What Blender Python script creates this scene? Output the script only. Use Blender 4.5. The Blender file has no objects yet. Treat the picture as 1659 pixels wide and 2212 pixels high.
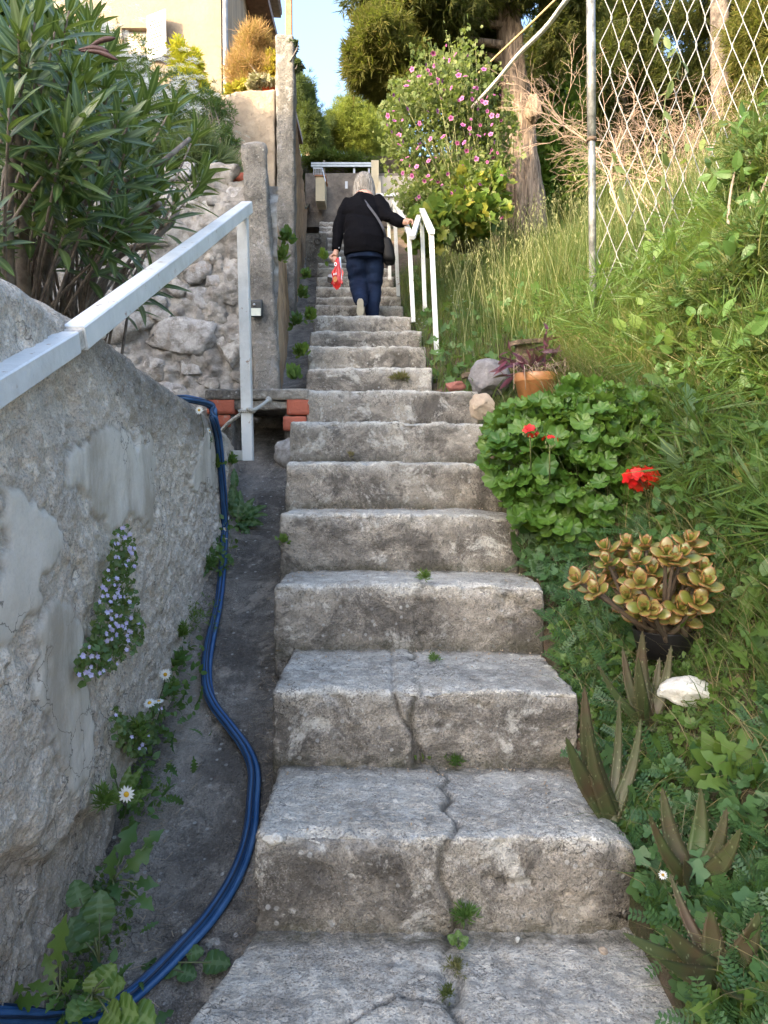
import bpy, bmesh, math, random
import numpy as np
from mathutils import Vector, Matrix

random.seed(7)
rng = np.random.default_rng(11)
C = bpy.context.scene.collection
scene = bpy.context.scene
PI = math.pi

# ------------------------------------------------------------------ camera
EYE = np.array([0.0, 0.0, 1.18]); PIT = 0.0452; FL = 1662.0; CX, CY = 829.5, 1106.0
cam = bpy.data.cameras.new('camera'); camo = bpy.data.objects.new('camera', cam); C.objects.link(camo)
cam.sensor_fit = 'VERTICAL'; cam.sensor_height = 36.0; cam.lens = 36.0 * FL / 2212.0
cam.clip_start = 0.05; cam.clip_end = 2000
camo.location = EYE; camo.rotation_euler = (PI / 2 - PIT, 0, 0)
scene.camera = camo

# ------------------------------------------------------------------ light
SUN_EL, SUN_AZ = math.radians(21), math.radians(45)       # light travels towards +x +y (from behind on the left)
w = bpy.data.worlds.new('World'); scene.world = w; w.use_nodes = True
nt = w.node_tree; nt.nodes.clear()
sky = nt.nodes.new('ShaderNodeTexSky'); sky.sky_type = 'NISHITA'; sky.sun_disc = False
sky.sun_elevation = SUN_EL; sky.sun_rotation = math.radians(225)
sky.air_density = 1.0; sky.dust_density = 5.0; sky.ozone_density = 1.9; sky.altitude = 100
bg = nt.nodes.new('ShaderNodeBackground'); bg.inputs[1].default_value = 0.15
wo = nt.nodes.new('ShaderNodeOutputWorld')
nt.links.new(sky.outputs[0], bg.inputs[0]); nt.links.new(bg.outputs[0], wo.inputs[0])
sun = bpy.data.lights.new('sun', 'SUN'); suno = bpy.data.objects.new('sun', sun); C.objects.link(suno)
sun.energy = 2.0; sun.angle = math.radians(0.6); sun.color = (1.0, 0.80, 0.52)
sdir = Vector((math.cos(SUN_EL) * math.sin(SUN_AZ), math.cos(SUN_EL) * math.cos(SUN_AZ), -math.sin(SUN_EL)))
suno.rotation_euler = sdir.to_track_quat('-Z', 'Y').to_euler(); suno.location = (-8, -8, 12)
vs = scene.view_settings
scene.display_settings.display_device = 'sRGB'
vs.view_transform = 'Standard'; vs.look = 'None'; vs.gamma = 1; vs.use_curve_mapping = False
vs.exposure = 2.6
scene.cycles.max_bounces = 8; scene.cycles.transparent_max_bounces = 8
scene.cycles.use_denoising = True

SHADE = [(-11, 9.3), (-8.3, 9.4), (-7.1, 9.8), (-6.2, 9.0), (-5.0, 8.7), (-4.5, 7.4), (-3.4, 6.4), (-2.5, 5.8), (-1.0, 4.9), (.6, 4.3), (1.3, 4.3)]
# ------------------------------------------------------------------ helpers
def ray(px, py):
    u = (px - CX) / FL; v = (CY - py) / FL
    return np.array([u, math.cos(PIT) + v * math.sin(PIT), -math.sin(PIT) + v * math.cos(PIT)])
def at(px, py, Y):
    d = ray(px, py); return EYE + d * (Y / d[1])
def plane_hit(px, py, n, c):
    d = ray(px, py); n = np.array(n, float)
    return EYE + d * ((c - n @ EYE) / (n @ d))

def _h(ix, iy, iz, s):
    h = (ix * 374761393 + iy * 668265263 + iz * 1274126177 + s * 974634777) & 0xffffffff
    h = ((h ^ (h >> 13)) * 1103515245) & 0xffffffff
    h = ((h ^ (h >> 15)) * 668265263) & 0xffffffff
    return ((h ^ (h >> 16)) & 0xffffff) / float(0xffffff)
def vnoise(P, s=0):
    P = np.asarray(P, float); i = np.floor(P).astype(np.int64); f = P - i; f = f * f * (3 - 2 * f)
    r = 0
    for dx in (0, 1):
        wx = f[:, 0] if dx else 1 - f[:, 0]
        for dy in (0, 1):
            wy = f[:, 1] if dy else 1 - f[:, 1]
            for dz in (0, 1):
                wz = f[:, 2] if dz else 1 - f[:, 2]
                r = r + wx * wy * wz * _h(i[:, 0] + dx, i[:, 1] + dy, i[:, 2] + dz, s)
    return r
def fbm(P, sc, oc=4, s=0, g=.5):
    P = np.asarray(P, float) * sc; a = 1; t = 0; r = 0
    for k in range(oc):
        r = r + a * (vnoise(P, s + k) - .5); t += a; a *= g; P = P * 2.03 + 7.1
    return r / t * 2

def rootloc(o):
    p = np.zeros(3)
    while o is not None:
        p = p + np.array(o.location); o = o.parent
    return p
def rawmesh(name, V, F, smooth=True, attrs=None, weld=0):
    if isinstance(F, np.ndarray): F = [F]
    F = [np.asarray(f, dtype=np.int64) for f in F if len(f)]
    me = bpy.data.meshes.new(name)
    V = np.asarray(V, dtype=np.float64)
    me.vertices.add(len(V)); me.vertices.foreach_set('co', V.ravel())
    tot = sum(f.size for f in F); npoly = sum(len(f) for f in F)
    me.loops.add(tot); me.loops.foreach_set('vertex_index', np.concatenate([f.ravel() for f in F]).astype(np.int32))
    starts = []; s = 0
    for f in F:
        starts.append(s + np.arange(len(f)) * f.shape[1]); s += f.size
    me.polygons.add(npoly); me.polygons.foreach_set('loop_start', np.concatenate(starts).astype(np.int32))
    me.update(calc_edges=True)
    if attrs:
        for k, a in attrs.items():
            at_ = me.attributes.new(k, 'FLOAT', 'POINT'); at_.data.foreach_set('value', np.asarray(a, dtype=np.float32))
    if weld:
        bm = bmesh.new(); bm.from_mesh(me); bmesh.ops.remove_doubles(bm, verts=bm.verts, dist=weld); bm.to_mesh(me); bm.free()
    me.polygons.foreach_set('use_smooth', np.full(len(me.polygons), smooth, dtype=bool))
    return me
def props(o, label=None, cat=None, group=None, kind=None):
    if label: o['label'] = label
    if cat: o['category'] = cat
    if group: o['group'] = group
    if kind: o['kind'] = kind
    return o
def mk(name, V, F, mat=None, parent=None, smooth=True, attrs=None, local=False, weld=0, **kw):
    V = np.asarray(V, float)
    if parent is not None and not local: V = V - rootloc(parent)
    me = rawmesh(name, V, F, smooth, attrs, weld)
    if mat: me.materials.append(mat)
    o = bpy.data.objects.new(name, me); C.objects.link(o); o.parent = parent
    return props(o, **kw)
def link(name, me, parent=None, M=None, **kw):
    o = bpy.data.objects.new(name, me); C.objects.link(o); o.parent = parent
    if M is not None:
        M = Matrix(M)
        if parent is not None: M = Matrix.Translation(Vector(-rootloc(parent))) @ M
        o.matrix_local = M
    return props(o, **kw)
def thing(name, label, cat, loc=(0, 0, 0), group=None, rotz=0):
    o = bpy.data.objects.new(name, None); C.objects.link(o); o.location = [float(a) for a in loc]; o.rotation_euler = (0, 0, rotz)
    o.empty_display_size = .1
    return props(o, label, cat, group)
def copy_thing(root, loc=None, rotz=None, scale=None, label=None):
    r = root.copy(); C.objects.link(r)
    if loc is not None: r.location = [float(a) for a in loc]
    if rotz is not None: r.rotation_euler = (0, 0, rotz)
    if scale is not None: r.scale = (scale,) * 3
    if label: r['label'] = label
    for ch in list(root.children):
        c = ch.copy(); C.objects.link(c); c.parent = r
        for g in ch.children:
            d = g.copy(); C.objects.link(d); d.parent = c
    return r

class MB:
    def __init__(s): s.V = []; s.F = {}; s.n = 0
    def add(s, V, F):
        V = np.asarray(V, float)
        if isinstance(F, np.ndarray): F = [F]
        for f in F:
            f = np.asarray(f, dtype=np.int64)
            if len(f): s.F.setdefault(f.shape[1], []).append(f + s.n)
        s.V.append(V); s.n += len(V); return s
    def get(s): return np.concatenate(s.V), [np.concatenate(f) for f in s.F.values()]
    def build(s, name, mat, parent=None, **kw):
        V, F = s.get(); return mk(name, V, F, mat, parent, **kw)

def box(lo, hi, c=None):
    lo = np.array(lo, float); hi = np.array(hi, float)
    V = np.array([[(lo, hi)[a][0], (lo, hi)[b][1], (lo, hi)[c_][2]] for a in (0, 1) for b in (0, 1) for c_ in (0, 1)])
    F = np.array([[0, 1, 3, 2], [4, 6, 7, 5], [0, 4, 5, 1], [2, 3, 7, 6], [0, 2, 6, 4], [1, 5, 7, 3]])
    return V, F
def beam(p, q, wx, wz, up=(0, 0, 1), bev=.12):
    """square tube with bevelled corners from p to q"""
    p = np.array(p, float); q = np.array(q, float); d = q - p; d /= np.linalg.norm(d)
    up = np.array(up, float); sx = np.cross(d, up); sx /= np.linalg.norm(sx); sz = np.cross(sx, d)
    b = bev; prof = [(-1 + b, -1), (1 - b, -1), (1, -1 + b), (1, 1 - b), (1 - b, 1), (-1 + b, 1), (-1, 1 - b), (-1, -1 + b)]
    V = [e + sx * x * wx / 2 + sz * z * wz / 2 for e in (p, q) for x, z in prof]
    F4 = np.array([[i, (i + 1) % 8, 8 + (i + 1) % 8, 8 + i] for i in range(8)])
    F8 = np.array([list(range(7, -1, -1)), list(range(8, 16))])
    return np.array(V), [F4, F8]
def smoothpath(P, n=6):
    P = np.asarray(P, float); out = []
    for i in range(len(P) - 1):
        p0 = P[max(i - 1, 0)]; p1 = P[i]; p2 = P[i + 1]; p3 = P[min(i + 2, len(P) - 1)]
        for t in np.arange(n) / n:
            out.append(.5 * ((2 * p1) + (-p0 + p2) * t + (2 * p0 - 5 * p1 + 4 * p2 - p3) * t * t + (-p0 + 3 * p1 - 3 * p2 + p3) * t ** 3))
    out.append(P[-1]); return np.array(out)
def tube(P, R, n=8, cap=True):
    P = np.asarray(P, float); m = len(P); R = np.ones(m) * R if np.isscalar(R) else np.asarray(R, float)
    T = np.gradient(P, axis=0); T /= np.linalg.norm(T, axis=1)[:, None] + 1e-12
    a = np.array([0, 0, 1.]) if abs(T[0][2]) < .9 else np.array([1., 0, 0])
    N = np.zeros_like(P); x = np.cross(T[0], a); N[0] = x / np.linalg.norm(x)
    for i in range(1, m):
        x = N[i - 1] - T[i] * (N[i - 1] @ T[i]); N[i] = x / (np.linalg.norm(x) + 1e-12)
    B = np.cross(T, N); th = np.arange(n) / n * 2 * PI
    V = P[:, None] + R[:, None, None] * (N[:, None] * np.cos(th)[None, :, None] + B[:, None] * np.sin(th)[None, :, None])
    V = V.reshape(-1, 3); i = np.arange(m - 1)[:, None] * n; j = np.arange(n)[None]; j2 = (j + 1) % n
    F = np.stack([i + j, i + j2, i + n + j2, i + n + j], -1).reshape(-1, 4); Fs = [F]
    if cap:
        V = np.concatenate([V, P[:1], P[-1:]]); c0 = m * n
        Fs.append(np.array([[c0, (k + 1) % n, k] for k in range(n)] + [[c0 + 1, (m - 1) * n + k, (m - 1) * n + (k + 1) % n] for k in range(n)]))
    return V, Fs
def lathe(prof, n=24, c=(0, 0, 0)):
    prof = np.asarray(prof, float); th = np.arange(n) / n * 2 * PI
    V = np.stack([prof[:, 0][:, None] * np.cos(th), prof[:, 0][:, None] * np.sin(th), np.repeat(prof[:, 1][:, None], n, 1)], -1).reshape(-1, 3) + np.array(c)
    i = np.arange(len(prof) - 1)[:, None] * n; j = np.arange(n)[None]; j2 = (j + 1) % n
    return V, np.stack([i + j, i + j2, i + n + j2, i + n + j], -1).reshape(-1, 4)
def gridF(nu, nv):
    i = np.arange(nu - 1)[:, None] * nv; j = np.arange(nv - 1)[None]
    return np.stack([i + j, i + j + 1, i + nv + j + 1, i + nv + j], -1).reshape(-1, 4)
def rbox(lo, hi, r, res, skip=()):
    """box with rounded edges, subdivided; returns V, N, F"""
    lo = np.array(lo, float); hi = np.array(hi, float); Vs = []; Fs = []; n0 = 0
    for ax in range(3):
        a, b = [(1, 2), (2, 0), (0, 1)][ax]
        for sg in (0, 1):
            if (ax, sg) in skip: continue
            na = max(2, int((hi[a] - lo[a]) / res) + 1); nb = max(2, int((hi[b] - lo[b]) / res) + 1)
            A, B = np.meshgrid(np.linspace(lo[a], hi[a], na), np.linspace(lo[b], hi[b], nb), indexing='ij')
            V = np.zeros((na * nb, 3)); V[:, a] = A.ravel(); V[:, b] = B.ravel(); V[:, ax] = (lo, hi)[sg][ax]
            F = gridF(na, nb); F = F[:, ::-1] if sg == 1 else F
            Vs.append(V); Fs.append(F + n0); n0 += len(V)
    V = np.concatenate(Vs); F = np.concatenate(Fs)
    c = np.clip(V, lo + r, hi - r); d = V - c; L = np.linalg.norm(d, axis=1)[:, None] + 1e-9; N = d / L
    return c + N * r, N, F[:, ::-1]
def ico(sub=2):
    bm = bmesh.new(); bmesh.ops.create_icosphere(bm, subdivisions=sub, radius=1)
    V = np.array([v.co[:] for v in bm.verts]); F = np.array([[v.index for v in f.verts] for f in bm.faces]); bm.free(); return V, F

def norm(a): return a / (np.linalg.norm(a, axis=-1, keepdims=True) + 1e-12)
def basis(D, Nn):
    """columns: side, along D, normal near Nn"""
    D = norm(np.asarray(D, float)); X = norm(np.cross(D, np.asarray(Nn, float))); Z = np.cross(X, D)
    return np.stack([X, D, Z], -1)
def rdir(n, up=0.0, spread=1.0):
    v = rng.normal(size=(n, 3)); v = norm(v) * spread; v[:, 2] += up; return norm(v)
def inst(V, F, R, T, S):
    V = np.asarray(V, float); n = len(T); S = np.ones(n) * S if np.isscalar(S) else S
    W = np.einsum('nij,vj->nvi', R, V) * S[:, None, None] + T[:, None]
    Fs = []
    for f in (F if isinstance(F, list) else [F]):
        f = np.asarray(f); Fs.append((f[None] + (np.arange(n) * len(V))[:, None, None]).reshape(-1, f.shape[1]))
    return W.reshape(-1, 3), Fs
def leaf_parts(root, name, V, F, R, T, S, mat, limit=300, label=None, attrs=None):
    n = len(T); S = np.ones(n) * S if np.isscalar(S) else np.asarray(S)
    order = np.argsort(-(S / (np.linalg.norm(T - EYE, axis=1))))
    me = rawmesh(name, V, F, True, attrs); me.materials.append(mat)
    for i in order[:limit]:
        M = np.eye(4); M[:3, :3] = R[i] * S[i]; M[:3, 3] = T[i]
        o = link(name, me, root, M.tolist())
        if label: o['label'] = label
    rest = order[limit:]
    if len(rest):
        W, Fs = inst(V, F, R[rest], T[rest], S[rest])
        ta = {k: np.tile(a, len(rest)) for k, a in attrs.items()} if attrs else None
        o = mk('small_' + name + '_mass', W, Fs, mat, root, attrs=ta); o['kind'] = 'stuff'

# ---- leaf templates (base at origin, along +y, face +z, length 1)
def t_lance(n=5, wd=.16, bend=.12, fold=.25):
    t = np.linspace(0, 1, n + 1); ww = wd * np.sin(PI * np.clip(t, 0, 1) ** .8) ** .8; ww[0] = wd * .12; ww[-1] = .001
    zc = -bend * t * t
    V = np.concatenate([np.stack([-ww, t, zc + ww * fold], 1), np.stack([0 * t, t, zc], 1), np.stack([ww, t, zc + ww * fold], 1)])
    m = n + 1; F = []
    for i in range(n):
        F += [[i, m + i, m + i + 1, i + 1], [m + i, 2 * m + i, 2 * m + i + 1, m + i + 1]]
    return V, np.array(F)
def t_round(k=18, lob=7, amp=.08, cup=.15, gap=.25, ruf=.04):
    """rounded lobed leaf, stalk notch at origin, spreading +y"""
    th = np.linspace(-PI + gap, PI - gap, k * 2 + 1); c = np.array([0, .42, 0]); Vs = [c[None]]; F = []
    for ri, rr in enumerate((.35, .7, 1.0)):
        e = 1 + (amp * np.cos(th * lob) if ri else 0) + (amp * .35 * np.cos(th * lob * 3) if ri == 2 else 0)
        r = .5 * rr * e
        z = cup * rr * rr * .5 + ruf * rr ** 2 * np.cos(th * lob)
        Vs.append(np.stack([np.sin(th) * r, c[1] + np.cos(th) * r, z], 1))
    m = len(th)
    for j in range(m - 1):
        F.append([0, 1 + j + 1, 1 + j, 1 + j])
    tri = np.array([[0, 1 + j + 1, 1 + j] for j in range(m - 1)])
    q = np.array([[1 + a * m + j, 1 + a * m + j + 1, 1 + (a + 1) * m + j + 1, 1 + (a + 1) * m + j] for a in (0, 1) for j in range(m - 1)])
    return np.concatenate(Vs), [tri, q]
def t_oval(wd=.32, bend=.15, cup=.2):
    return t_lance(5, wd, bend, cup)
def t_thistle(n=11, wd=.17):
    t = np.linspace(0, 1, n * 2 + 1); k = np.arange(n * 2 + 1)
    ww = wd * (np.sin(PI * t ** 1.3) ** .7 + .05) * np.where(k % 4 < 2, 1.0, .5); ww[-1] = .002; ww[0] = .015
    zc = .10 * np.sin(t * 2.5) - .28 * t * t
    V = np.concatenate([np.stack([-ww, t - ww * .3, zc + ww * .35 + .012 * np.sin(k * 1.7)], 1), np.stack([0 * t, t, zc], 1), np.stack([ww, t - ww * .3, zc + ww * .35 + .012 * np.cos(k * 2.1)], 1)])
    m = len(t); F = []
    for i in range(m - 1): F += [[i, m + i, m + i + 1, i + 1], [m + i, 2 * m + i, 2 * m + i + 1, m + i + 1]]
    return V, np.array(F)
def t_pinnate(n=8):
    mb = MB(); l, f = t_lance(2, .26, .05, .15)
    for i in range(n):
        y = .15 + .85 * i / n
        for s in (-1, 1):
            a = s * 1.15; c, sn = math.cos(a), math.sin(a); R = np.array([[c, sn, 0], [-sn, c, 0], [0, 0, 1.]])
            mb.add((l * .19) @ R.T + [0, y, -.12 * y * y], f)
    v, f2 = t_lance(4, .008, .12, 0); mb.add(v, f2); return mb.get()
def t_spray(n=7, seed=1, wd=.05, spread=.9, l0=.4):
    r = np.random.default_rng(seed); mb = MB()
    for i in range(n):
        a = r.uniform(-spread, spread); b = r.uniform(-.6, .6); L = r.uniform(l0, 1)
        d = np.array([math.sin(a), math.cos(a) * math.cos(b), math.sin(b)]); s = norm(np.cross(d, r.normal(size=3)))
        p = d * .05
        mb.add(np.array([p, p + d * L * .5 + s * wd, p + d * L, p + d * L * .5 - s * wd]), np.array([[0, 1, 2, 3]]))
    return mb.get()
def blades(B, H, Wd, lean, seg=4, droop=.3, lookup=None):
    n = len(B); az = rng.uniform(0, 2 * PI, n); ld = np.stack([np.cos(az), np.sin(az), 0 * az], 1)
    fa = rng.uniform(0, 2 * PI, n); sd = np.stack([np.cos(fa), np.sin(fa), 0 * fa], 1)
    t = np.linspace(0, 1, seg + 1)
    P = B[:, None] + H[:, None, None] * (np.array([0, 0, 1.])[None, None] * (t - droop * t ** 3 * lean[:, None] * 1.2)[:, :, None] + ld[:, None] * (lean[:, None] * t ** 1.8)[:, :, None])
    wv = (Wd[:, None] * (1 - t ** 1.5) + .0004)[:, :, None] * sd[:, None]
    V = np.stack([P - wv, P + wv], 2).reshape(-1, 3); m = 2 * (seg + 1)
    f = np.array([[2 * i, 2 * i + 1, 2 * i + 3, 2 * i + 2] for i in range(seg)])
    return V, (f[None] + (np.arange(n) * m)[:, None, None]).reshape(-1, 4)
def inpoly(P, poly):
    x, y = P[:, 0], P[:, 1]; r = np.zeros(len(P), bool); n = len(poly)
    for i in range(n):
        x1, y1 = poly[i]; x2, y2 = poly[(i + 1) % n]
        r ^= ((y1 > y) != (y2 > y)) & (x < (x2 - x1) * (y - y1) / (y2 - y1 + 1e-12) + x1)
    return r
def polysample(poly, n):
    poly = np.array(poly, float); lo, hi = poly.min(0), poly.max(0); out = np.zeros((0, 2))
    while len(out) < n:
        P = rng.uniform(lo, hi, (n * 3, 2)); out = np.concatenate([out, P[inpoly(P, poly)]])
    return out[:n]

# ------------------------------------------------------------------ materials
class M:
    def __init__(s, name):
        s.m = bpy.data.materials.new(name); s.m.use_nodes = True; s.t = s.m.node_tree; s.t.nodes.clear()
        s.out = s.t.nodes.new('ShaderNodeOutputMaterial'); s.b = s.t.nodes.new('ShaderNodeBsdfPrincipled')
        s.t.links.new(s.b.outputs[0], s.out.inputs[0]); s._co = None
    def put(s, sock, v):
        if hasattr(v, 'is_linked') or isinstance(v, bpy.types.NodeSocket): s.t.links.new(v, sock)
        else:
            if isinstance(v, (tuple, list)) and len(v) == 3 and len(sock.default_value) == 4: v = (*v, 1)
            sock.default_value = v
    def n(s, typ, ins=None, **kw):
        nd = s.t.nodes.new('ShaderNode' + typ)
        for k, v in kw.items(): setattr(nd, k, v)
        for k, v in (ins or {}).items(): s.put(nd.inputs[k], v)
        return nd
    def co(s, scale=None):
        if s._co is None: s._co = s.n('NewGeometry').outputs['Position']
        if scale is None: return s._co
        return s.n('Mapping', {0: s._co, 3: scale}).outputs[0]
    def obj(s): return s.n('TexCoord').outputs['Object']
    def noise(s, sc, det=5, rough=.55, vec=None, dist=0):
        return s.n('TexNoise', {'Vector': vec or s.co(), 'Scale': sc, 'Detail': det, 'Roughness': rough, 'Distortion': dist}).outputs[0]
    def vor(s, sc, vec=None, feat='F1', out=0, rnd=1):
        return s.n('TexVoronoi', {'Vector': vec or s.co(), 'Scale': sc, 'Randomness': rnd}, feature=feat).outputs[out]
    def ramp(s, f, stops, interp='LINEAR'):
        r = s.n('ValToRGB', {0: f}); e = r.color_ramp.elements; r.color_ramp.interpolation = interp
        while len(e) < len(stops): e.new(.5)
        for el, (p, c) in zip(e, stops):
            el.position = p; el.color = (*c, 1) if isinstance(c, (tuple, list)) else (c, c, c, 1)
        return r.outputs[0]
    def mix(s, f, a, b, mode='MIX'):
        nd = s.n('Mix', data_type='RGBA', blend_type=mode); s.put(nd.inputs[0], f); s.put(nd.inputs[6], a); s.put(nd.inputs[7], b); return nd.outputs[2]
    def math(s, op, a, b=0, c=None):
        nd = s.n('Math', operation=op); s.put(nd.inputs[0], a); s.put(nd.inputs[1], b)
        if c is not None: s.put(nd.inputs[2], c)
        return nd.outputs[0]
    def attr(s, name): return s.n('Attribute', attribute_name=name).outputs['Fac']
    def bump(s, h, dist=.01, st=1, prev=None):
        ins = {'Height': h, 'Distance': dist, 'Strength': st}
        if prev is not None: ins['Normal'] = prev
        return s.n('Bump', ins).outputs[0]
    def fin(s, col, rough=.9, spec=.3, normal=None, **kw):
        s.put(s.b.inputs['Base Color'], col); s.put(s.b.inputs['Roughness'], rough); s.put(s.b.inputs['Specular IOR Level'], spec)
        if normal is not None: s.put(s.b.inputs['Normal'], normal)
        for k, v in kw.items(): s.put(s.b.inputs[k], v)
        return s.m

def m_concrete(name, a, b, dark, worn, fleck=.75, stain=1.0, warm=0):
    m = M(name); big = m.noise(1.9, 6, .62); med = m.noise(7, 8, .7); fine = m.noise(60, 4, .6)
    col = m.mix(m.ramp(med, [(.38, 0.), (.62, 1.)]), a, b)
    blot = m.noise(3.3, 9, .72, dist=.3)
    col = m.mix(m.math('MULTIPLY', m.ramp(blot, [(.46, 0.), (.60, 1.)]), stain), col, dark)
    wear = m.math('MULTIPLY', m.attr('wear'), m.ramp(m.noise(14, 6, .7), [(.30, .25), (.62, 1.)]))
    col = m.mix(wear, col, worn)
    # aggregate: pebbles of several greys
    vd = m.vor(120); vc = m.vor(120, out=1)
    pc = m.ramp(vc, [(0, (.09, .085, .08)), (.45, (.26, .24, .21)), (.8, (.42, .40, .37)), (1, (.62, .61, .58))])
    pm = m.math('MULTIPLY', m.ramp(vd, [(.25, 1.), (.42, 0.)]), m.ramp(m.noise(9, 3), [(.35, .15), (.6, fleck)]))
    col = m.mix(m.math('MULTIPLY', pm, .7), col, pc)
    gr = m.noise(190, 3, .8); gm = m.ramp(m.noise(3.7, 6, .7), [(.40, .15), (.60, 1.)]); col = m.mix(m.math('MULTIPLY', gm, m.ramp(gr, [(.40, .55), (.50, 0.)])), col, (.06, .055, .05)); col = m.mix(m.math('MULTIPLY', gm, m.ramp(gr, [(.56, 0.), (.66, .6)])), col, (.62, .60, .56)); col = m.mix(m.math('MULTIPLY', m.math('MULTIPLY', m.ramp(m.noise(2.6, 9, .78, dist=.6), [(.50, 0.), (.57, 1.)]), stain), m.math('SUBTRACT', 1, m.math('MULTIPLY', m.attr('wear'), .75))), col, dark); col = m.mix(m.math('MULTIPLY', m.ramp(m.noise(4.4, 9, .75, dist=.4), [(.55, 0.), (.61, .8)]), .7), col, worn)
    v2 = m.vor(38); c2 = m.vor(38, out=1)
    pm2 = m.math('MULTIPLY', m.ramp(v2, [(.22, 1.), (.30, 0.)]), m.ramp(c2, [(.72, 0.), (.78, 1.)], 'LINEAR'))
    col = m.mix(m.math('MULTIPLY', pm2, .7), col, (.50, .49, .46))
    # pale and ochre lichen
    li = m.math('MULTIPLY', m.ramp(m.noise(21, 5, .7), [(.62, 0.), (.68, 1.)]), m.ramp(big, [(.45, 0.), (.6, 1.)]))
    col = m.mix(m.math('MULTIPLY', li, .5), col, (.47, .48, .44))
    oc = m.ramp(m.noise(5.7, 7, .75, vec=m.n('Mapping', {0: m.co(), 1: (3.1, 7.7, 2.2)}).outputs[0]), [(.70, 0.), (.735, 1.)])
    col = m.mix(m.math('MULTIPLY', oc, .55), col, (.36, .22, .06))
    ck = m.math('MULTIPLY', m.ramp(m.vor(3.1, vec=m.n('VectorMath', {0: m.co(), 1: m.n('TexNoise', {'Vector': m.co(), 'Scale': 6.0, 'Detail': 5.0}).outputs[1]}, operation='ADD').outputs[0], feat='DISTANCE_TO_EDGE'), [(0, 1.), (.006, .8), (.014, 0.)]), m.ramp(m.noise(1.7, 3), [(.46, 0.), (.54, 1.)]))
    col = m.mix(m.math('MULTIPLY', ck, .75), col, (.05, .045, .04)); col = m.mix(m.math('MULTIPLY', m.attr('crack'), .85), col, (.045, .04, .033))
    mo = m.math('MULTIPLY', m.attr('crevice_tone'), m.ramp(m.noise(12, 7, .75), [(.36, 0.), (.6, 1.)])); col = m.mix(m.math('MULTIPLY', mo, .8), col, (.085, .08, .05))
    h = m.math('ADD', m.math('MULTIPLY', fine, .5), m.math('MULTIPLY', m.ramp(vd, [(0, 1.), (.5, 0.)]), .5))
    nb = m.bump(h, .009, 1.0); nb = m.bump(med, .05, .9, nb)
    nb = m.bump(m.ramp(m.noise(26, 6, .7), [(.3, 0.), (.5, 1.)]), .008, .8, nb)
    return m.fin(col, .93, .25, nb)
def m_leaf(name, c1, c2, c3=None, tr=.35, rough=.45, spec=.4, vein=None):
    m = M(name); r = m.math('FRACT', m.math('ADD', m.n('NewGeometry').outputs['Random Per Island'], m.n('ObjectInfo').outputs['Random']))
    st = [(0, c1), (.6, c2), (1, c3 or c2)]
    col = m.ramp(r, st)
    col = m.mix(m.ramp(m.noise(14, 4), [(.35, 0.), (.7, .35)]), col, c1)
    if vein is not None:
        v = m.ramp(m.attr('mid'), [(vein[1], 0.), (vein[1] + .12, 1.)]); col = m.mix(m.math('MULTIPLY', v, .7), col, vein[0])
    tl = m.n('BsdfTranslucent', {'Color': m.mix(.55, col, (.35, .45, .05), 'MIX')})
    m.fin(col, rough, spec)
    mx = m.n('MixShader', {0: tr}); m.t.links.new(m.b.outputs[0], mx.inputs[1]); m.t.links.new(tl.outputs[0], mx.inputs[2]); m.t.links.new(mx.outputs[0], m.out.inputs[0])
    return m.m
def m_plain(name, col, rough=.6, spec=.4, var=.15, sc=8, bumpd=0, metal=0, bs=40):
    m = M(name); d = tuple(c * (1 - var * 2.2) for c in col); l = tuple(min(1, c * (1 + var)) for c in col)
    cc = m.mix(m.ramp(m.noise(sc, 6, .65), [(.35, 0.), (.65, 1.)]), d, l)
    nb = m.bump(m.noise(bs, 5, .6), bumpd, 1) if bumpd else None
    return m.fin(cc, rough, spec, nb, Metallic=metal)
# ------------------------------------------------------------------ layout of the flight of steps
NOS = {1: 1805, 2: 1490, 3: 1262, 4: 1108, 5: 997, 6: 910, 7: 842, 8: 793, 9: 746, 10: 713, 11: 681, 12: 659, 13: 639, 14: 618, 15: 595, 16: 577,
       17: 567, 18: 553, 19: 540, 20: 526, 21: 512, 22: 500, 23: 489, 24: 479}
SD = {1: 1.944, 2: 2.42, 3: 2.995, 4: 3.457, 5: 3.96}; SZ = {0: 0.0}
for k, y in NOS.items():
    d = ray(800, y); s = d[2] / d[1]
    if k in SD: SZ[k] = EYE[2] + s * SD[k]
    else: SZ[k] = .25 * k; SD[k] = (SZ[k] - EYE[2]) / s
XLR = {1: (545, 1405), 2: (583, 1262), 3: (590, 1185), 4: (603, 1110), 5: (617, 1062), 6: (628, 1045), 7: (662, 1035), 8: (661, 935), 9: (666, 921), 10: (671, 913),
       11: (677, 889), 12: (682, 872), 13: (683, 867), 14: (683, 859), 15: (685, 852), 16: (686, 845)}
SX = {}
for k in SD:
    if k in XLR: SX[k] = tuple((x - CX) / FL * SD[k] for x in XLR[k])
    else: SX[k] = (SX[16][0] - .075 * (SD[k] - SD[16]), SX[16][0] - .075 * (SD[k] - SD[16]) + .93)
SX[4] = (SX[4][0], .62); SX[5] = (SX[5][0], .62); SX[6] = (SX[6][0], .62)
kd = sorted(SD)
def stairz(y): return np.interp(y, [-3, 1.3] + [SD[k] for k in kd] + [30], [-.35, 0.0] + [SZ[k] - .12 for k in kd] + [SZ[24] + 4])
def stairr(y): return np.interp(y, [0, 1.9] + [SD[k] for k in kd[1:]] + [30], [.62, .66] + [SX[k][1] for k in kd[1:]] + [-.6])
def stairl(y): return np.interp(y, [0, 1.9] + [SD[k] for k in kd[1:]] + [30], [-.33, -.33] + [SX[k][0] for k in kd[1:]] + [-2.4])
def chz(y): return .446 * y - 1.0

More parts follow.
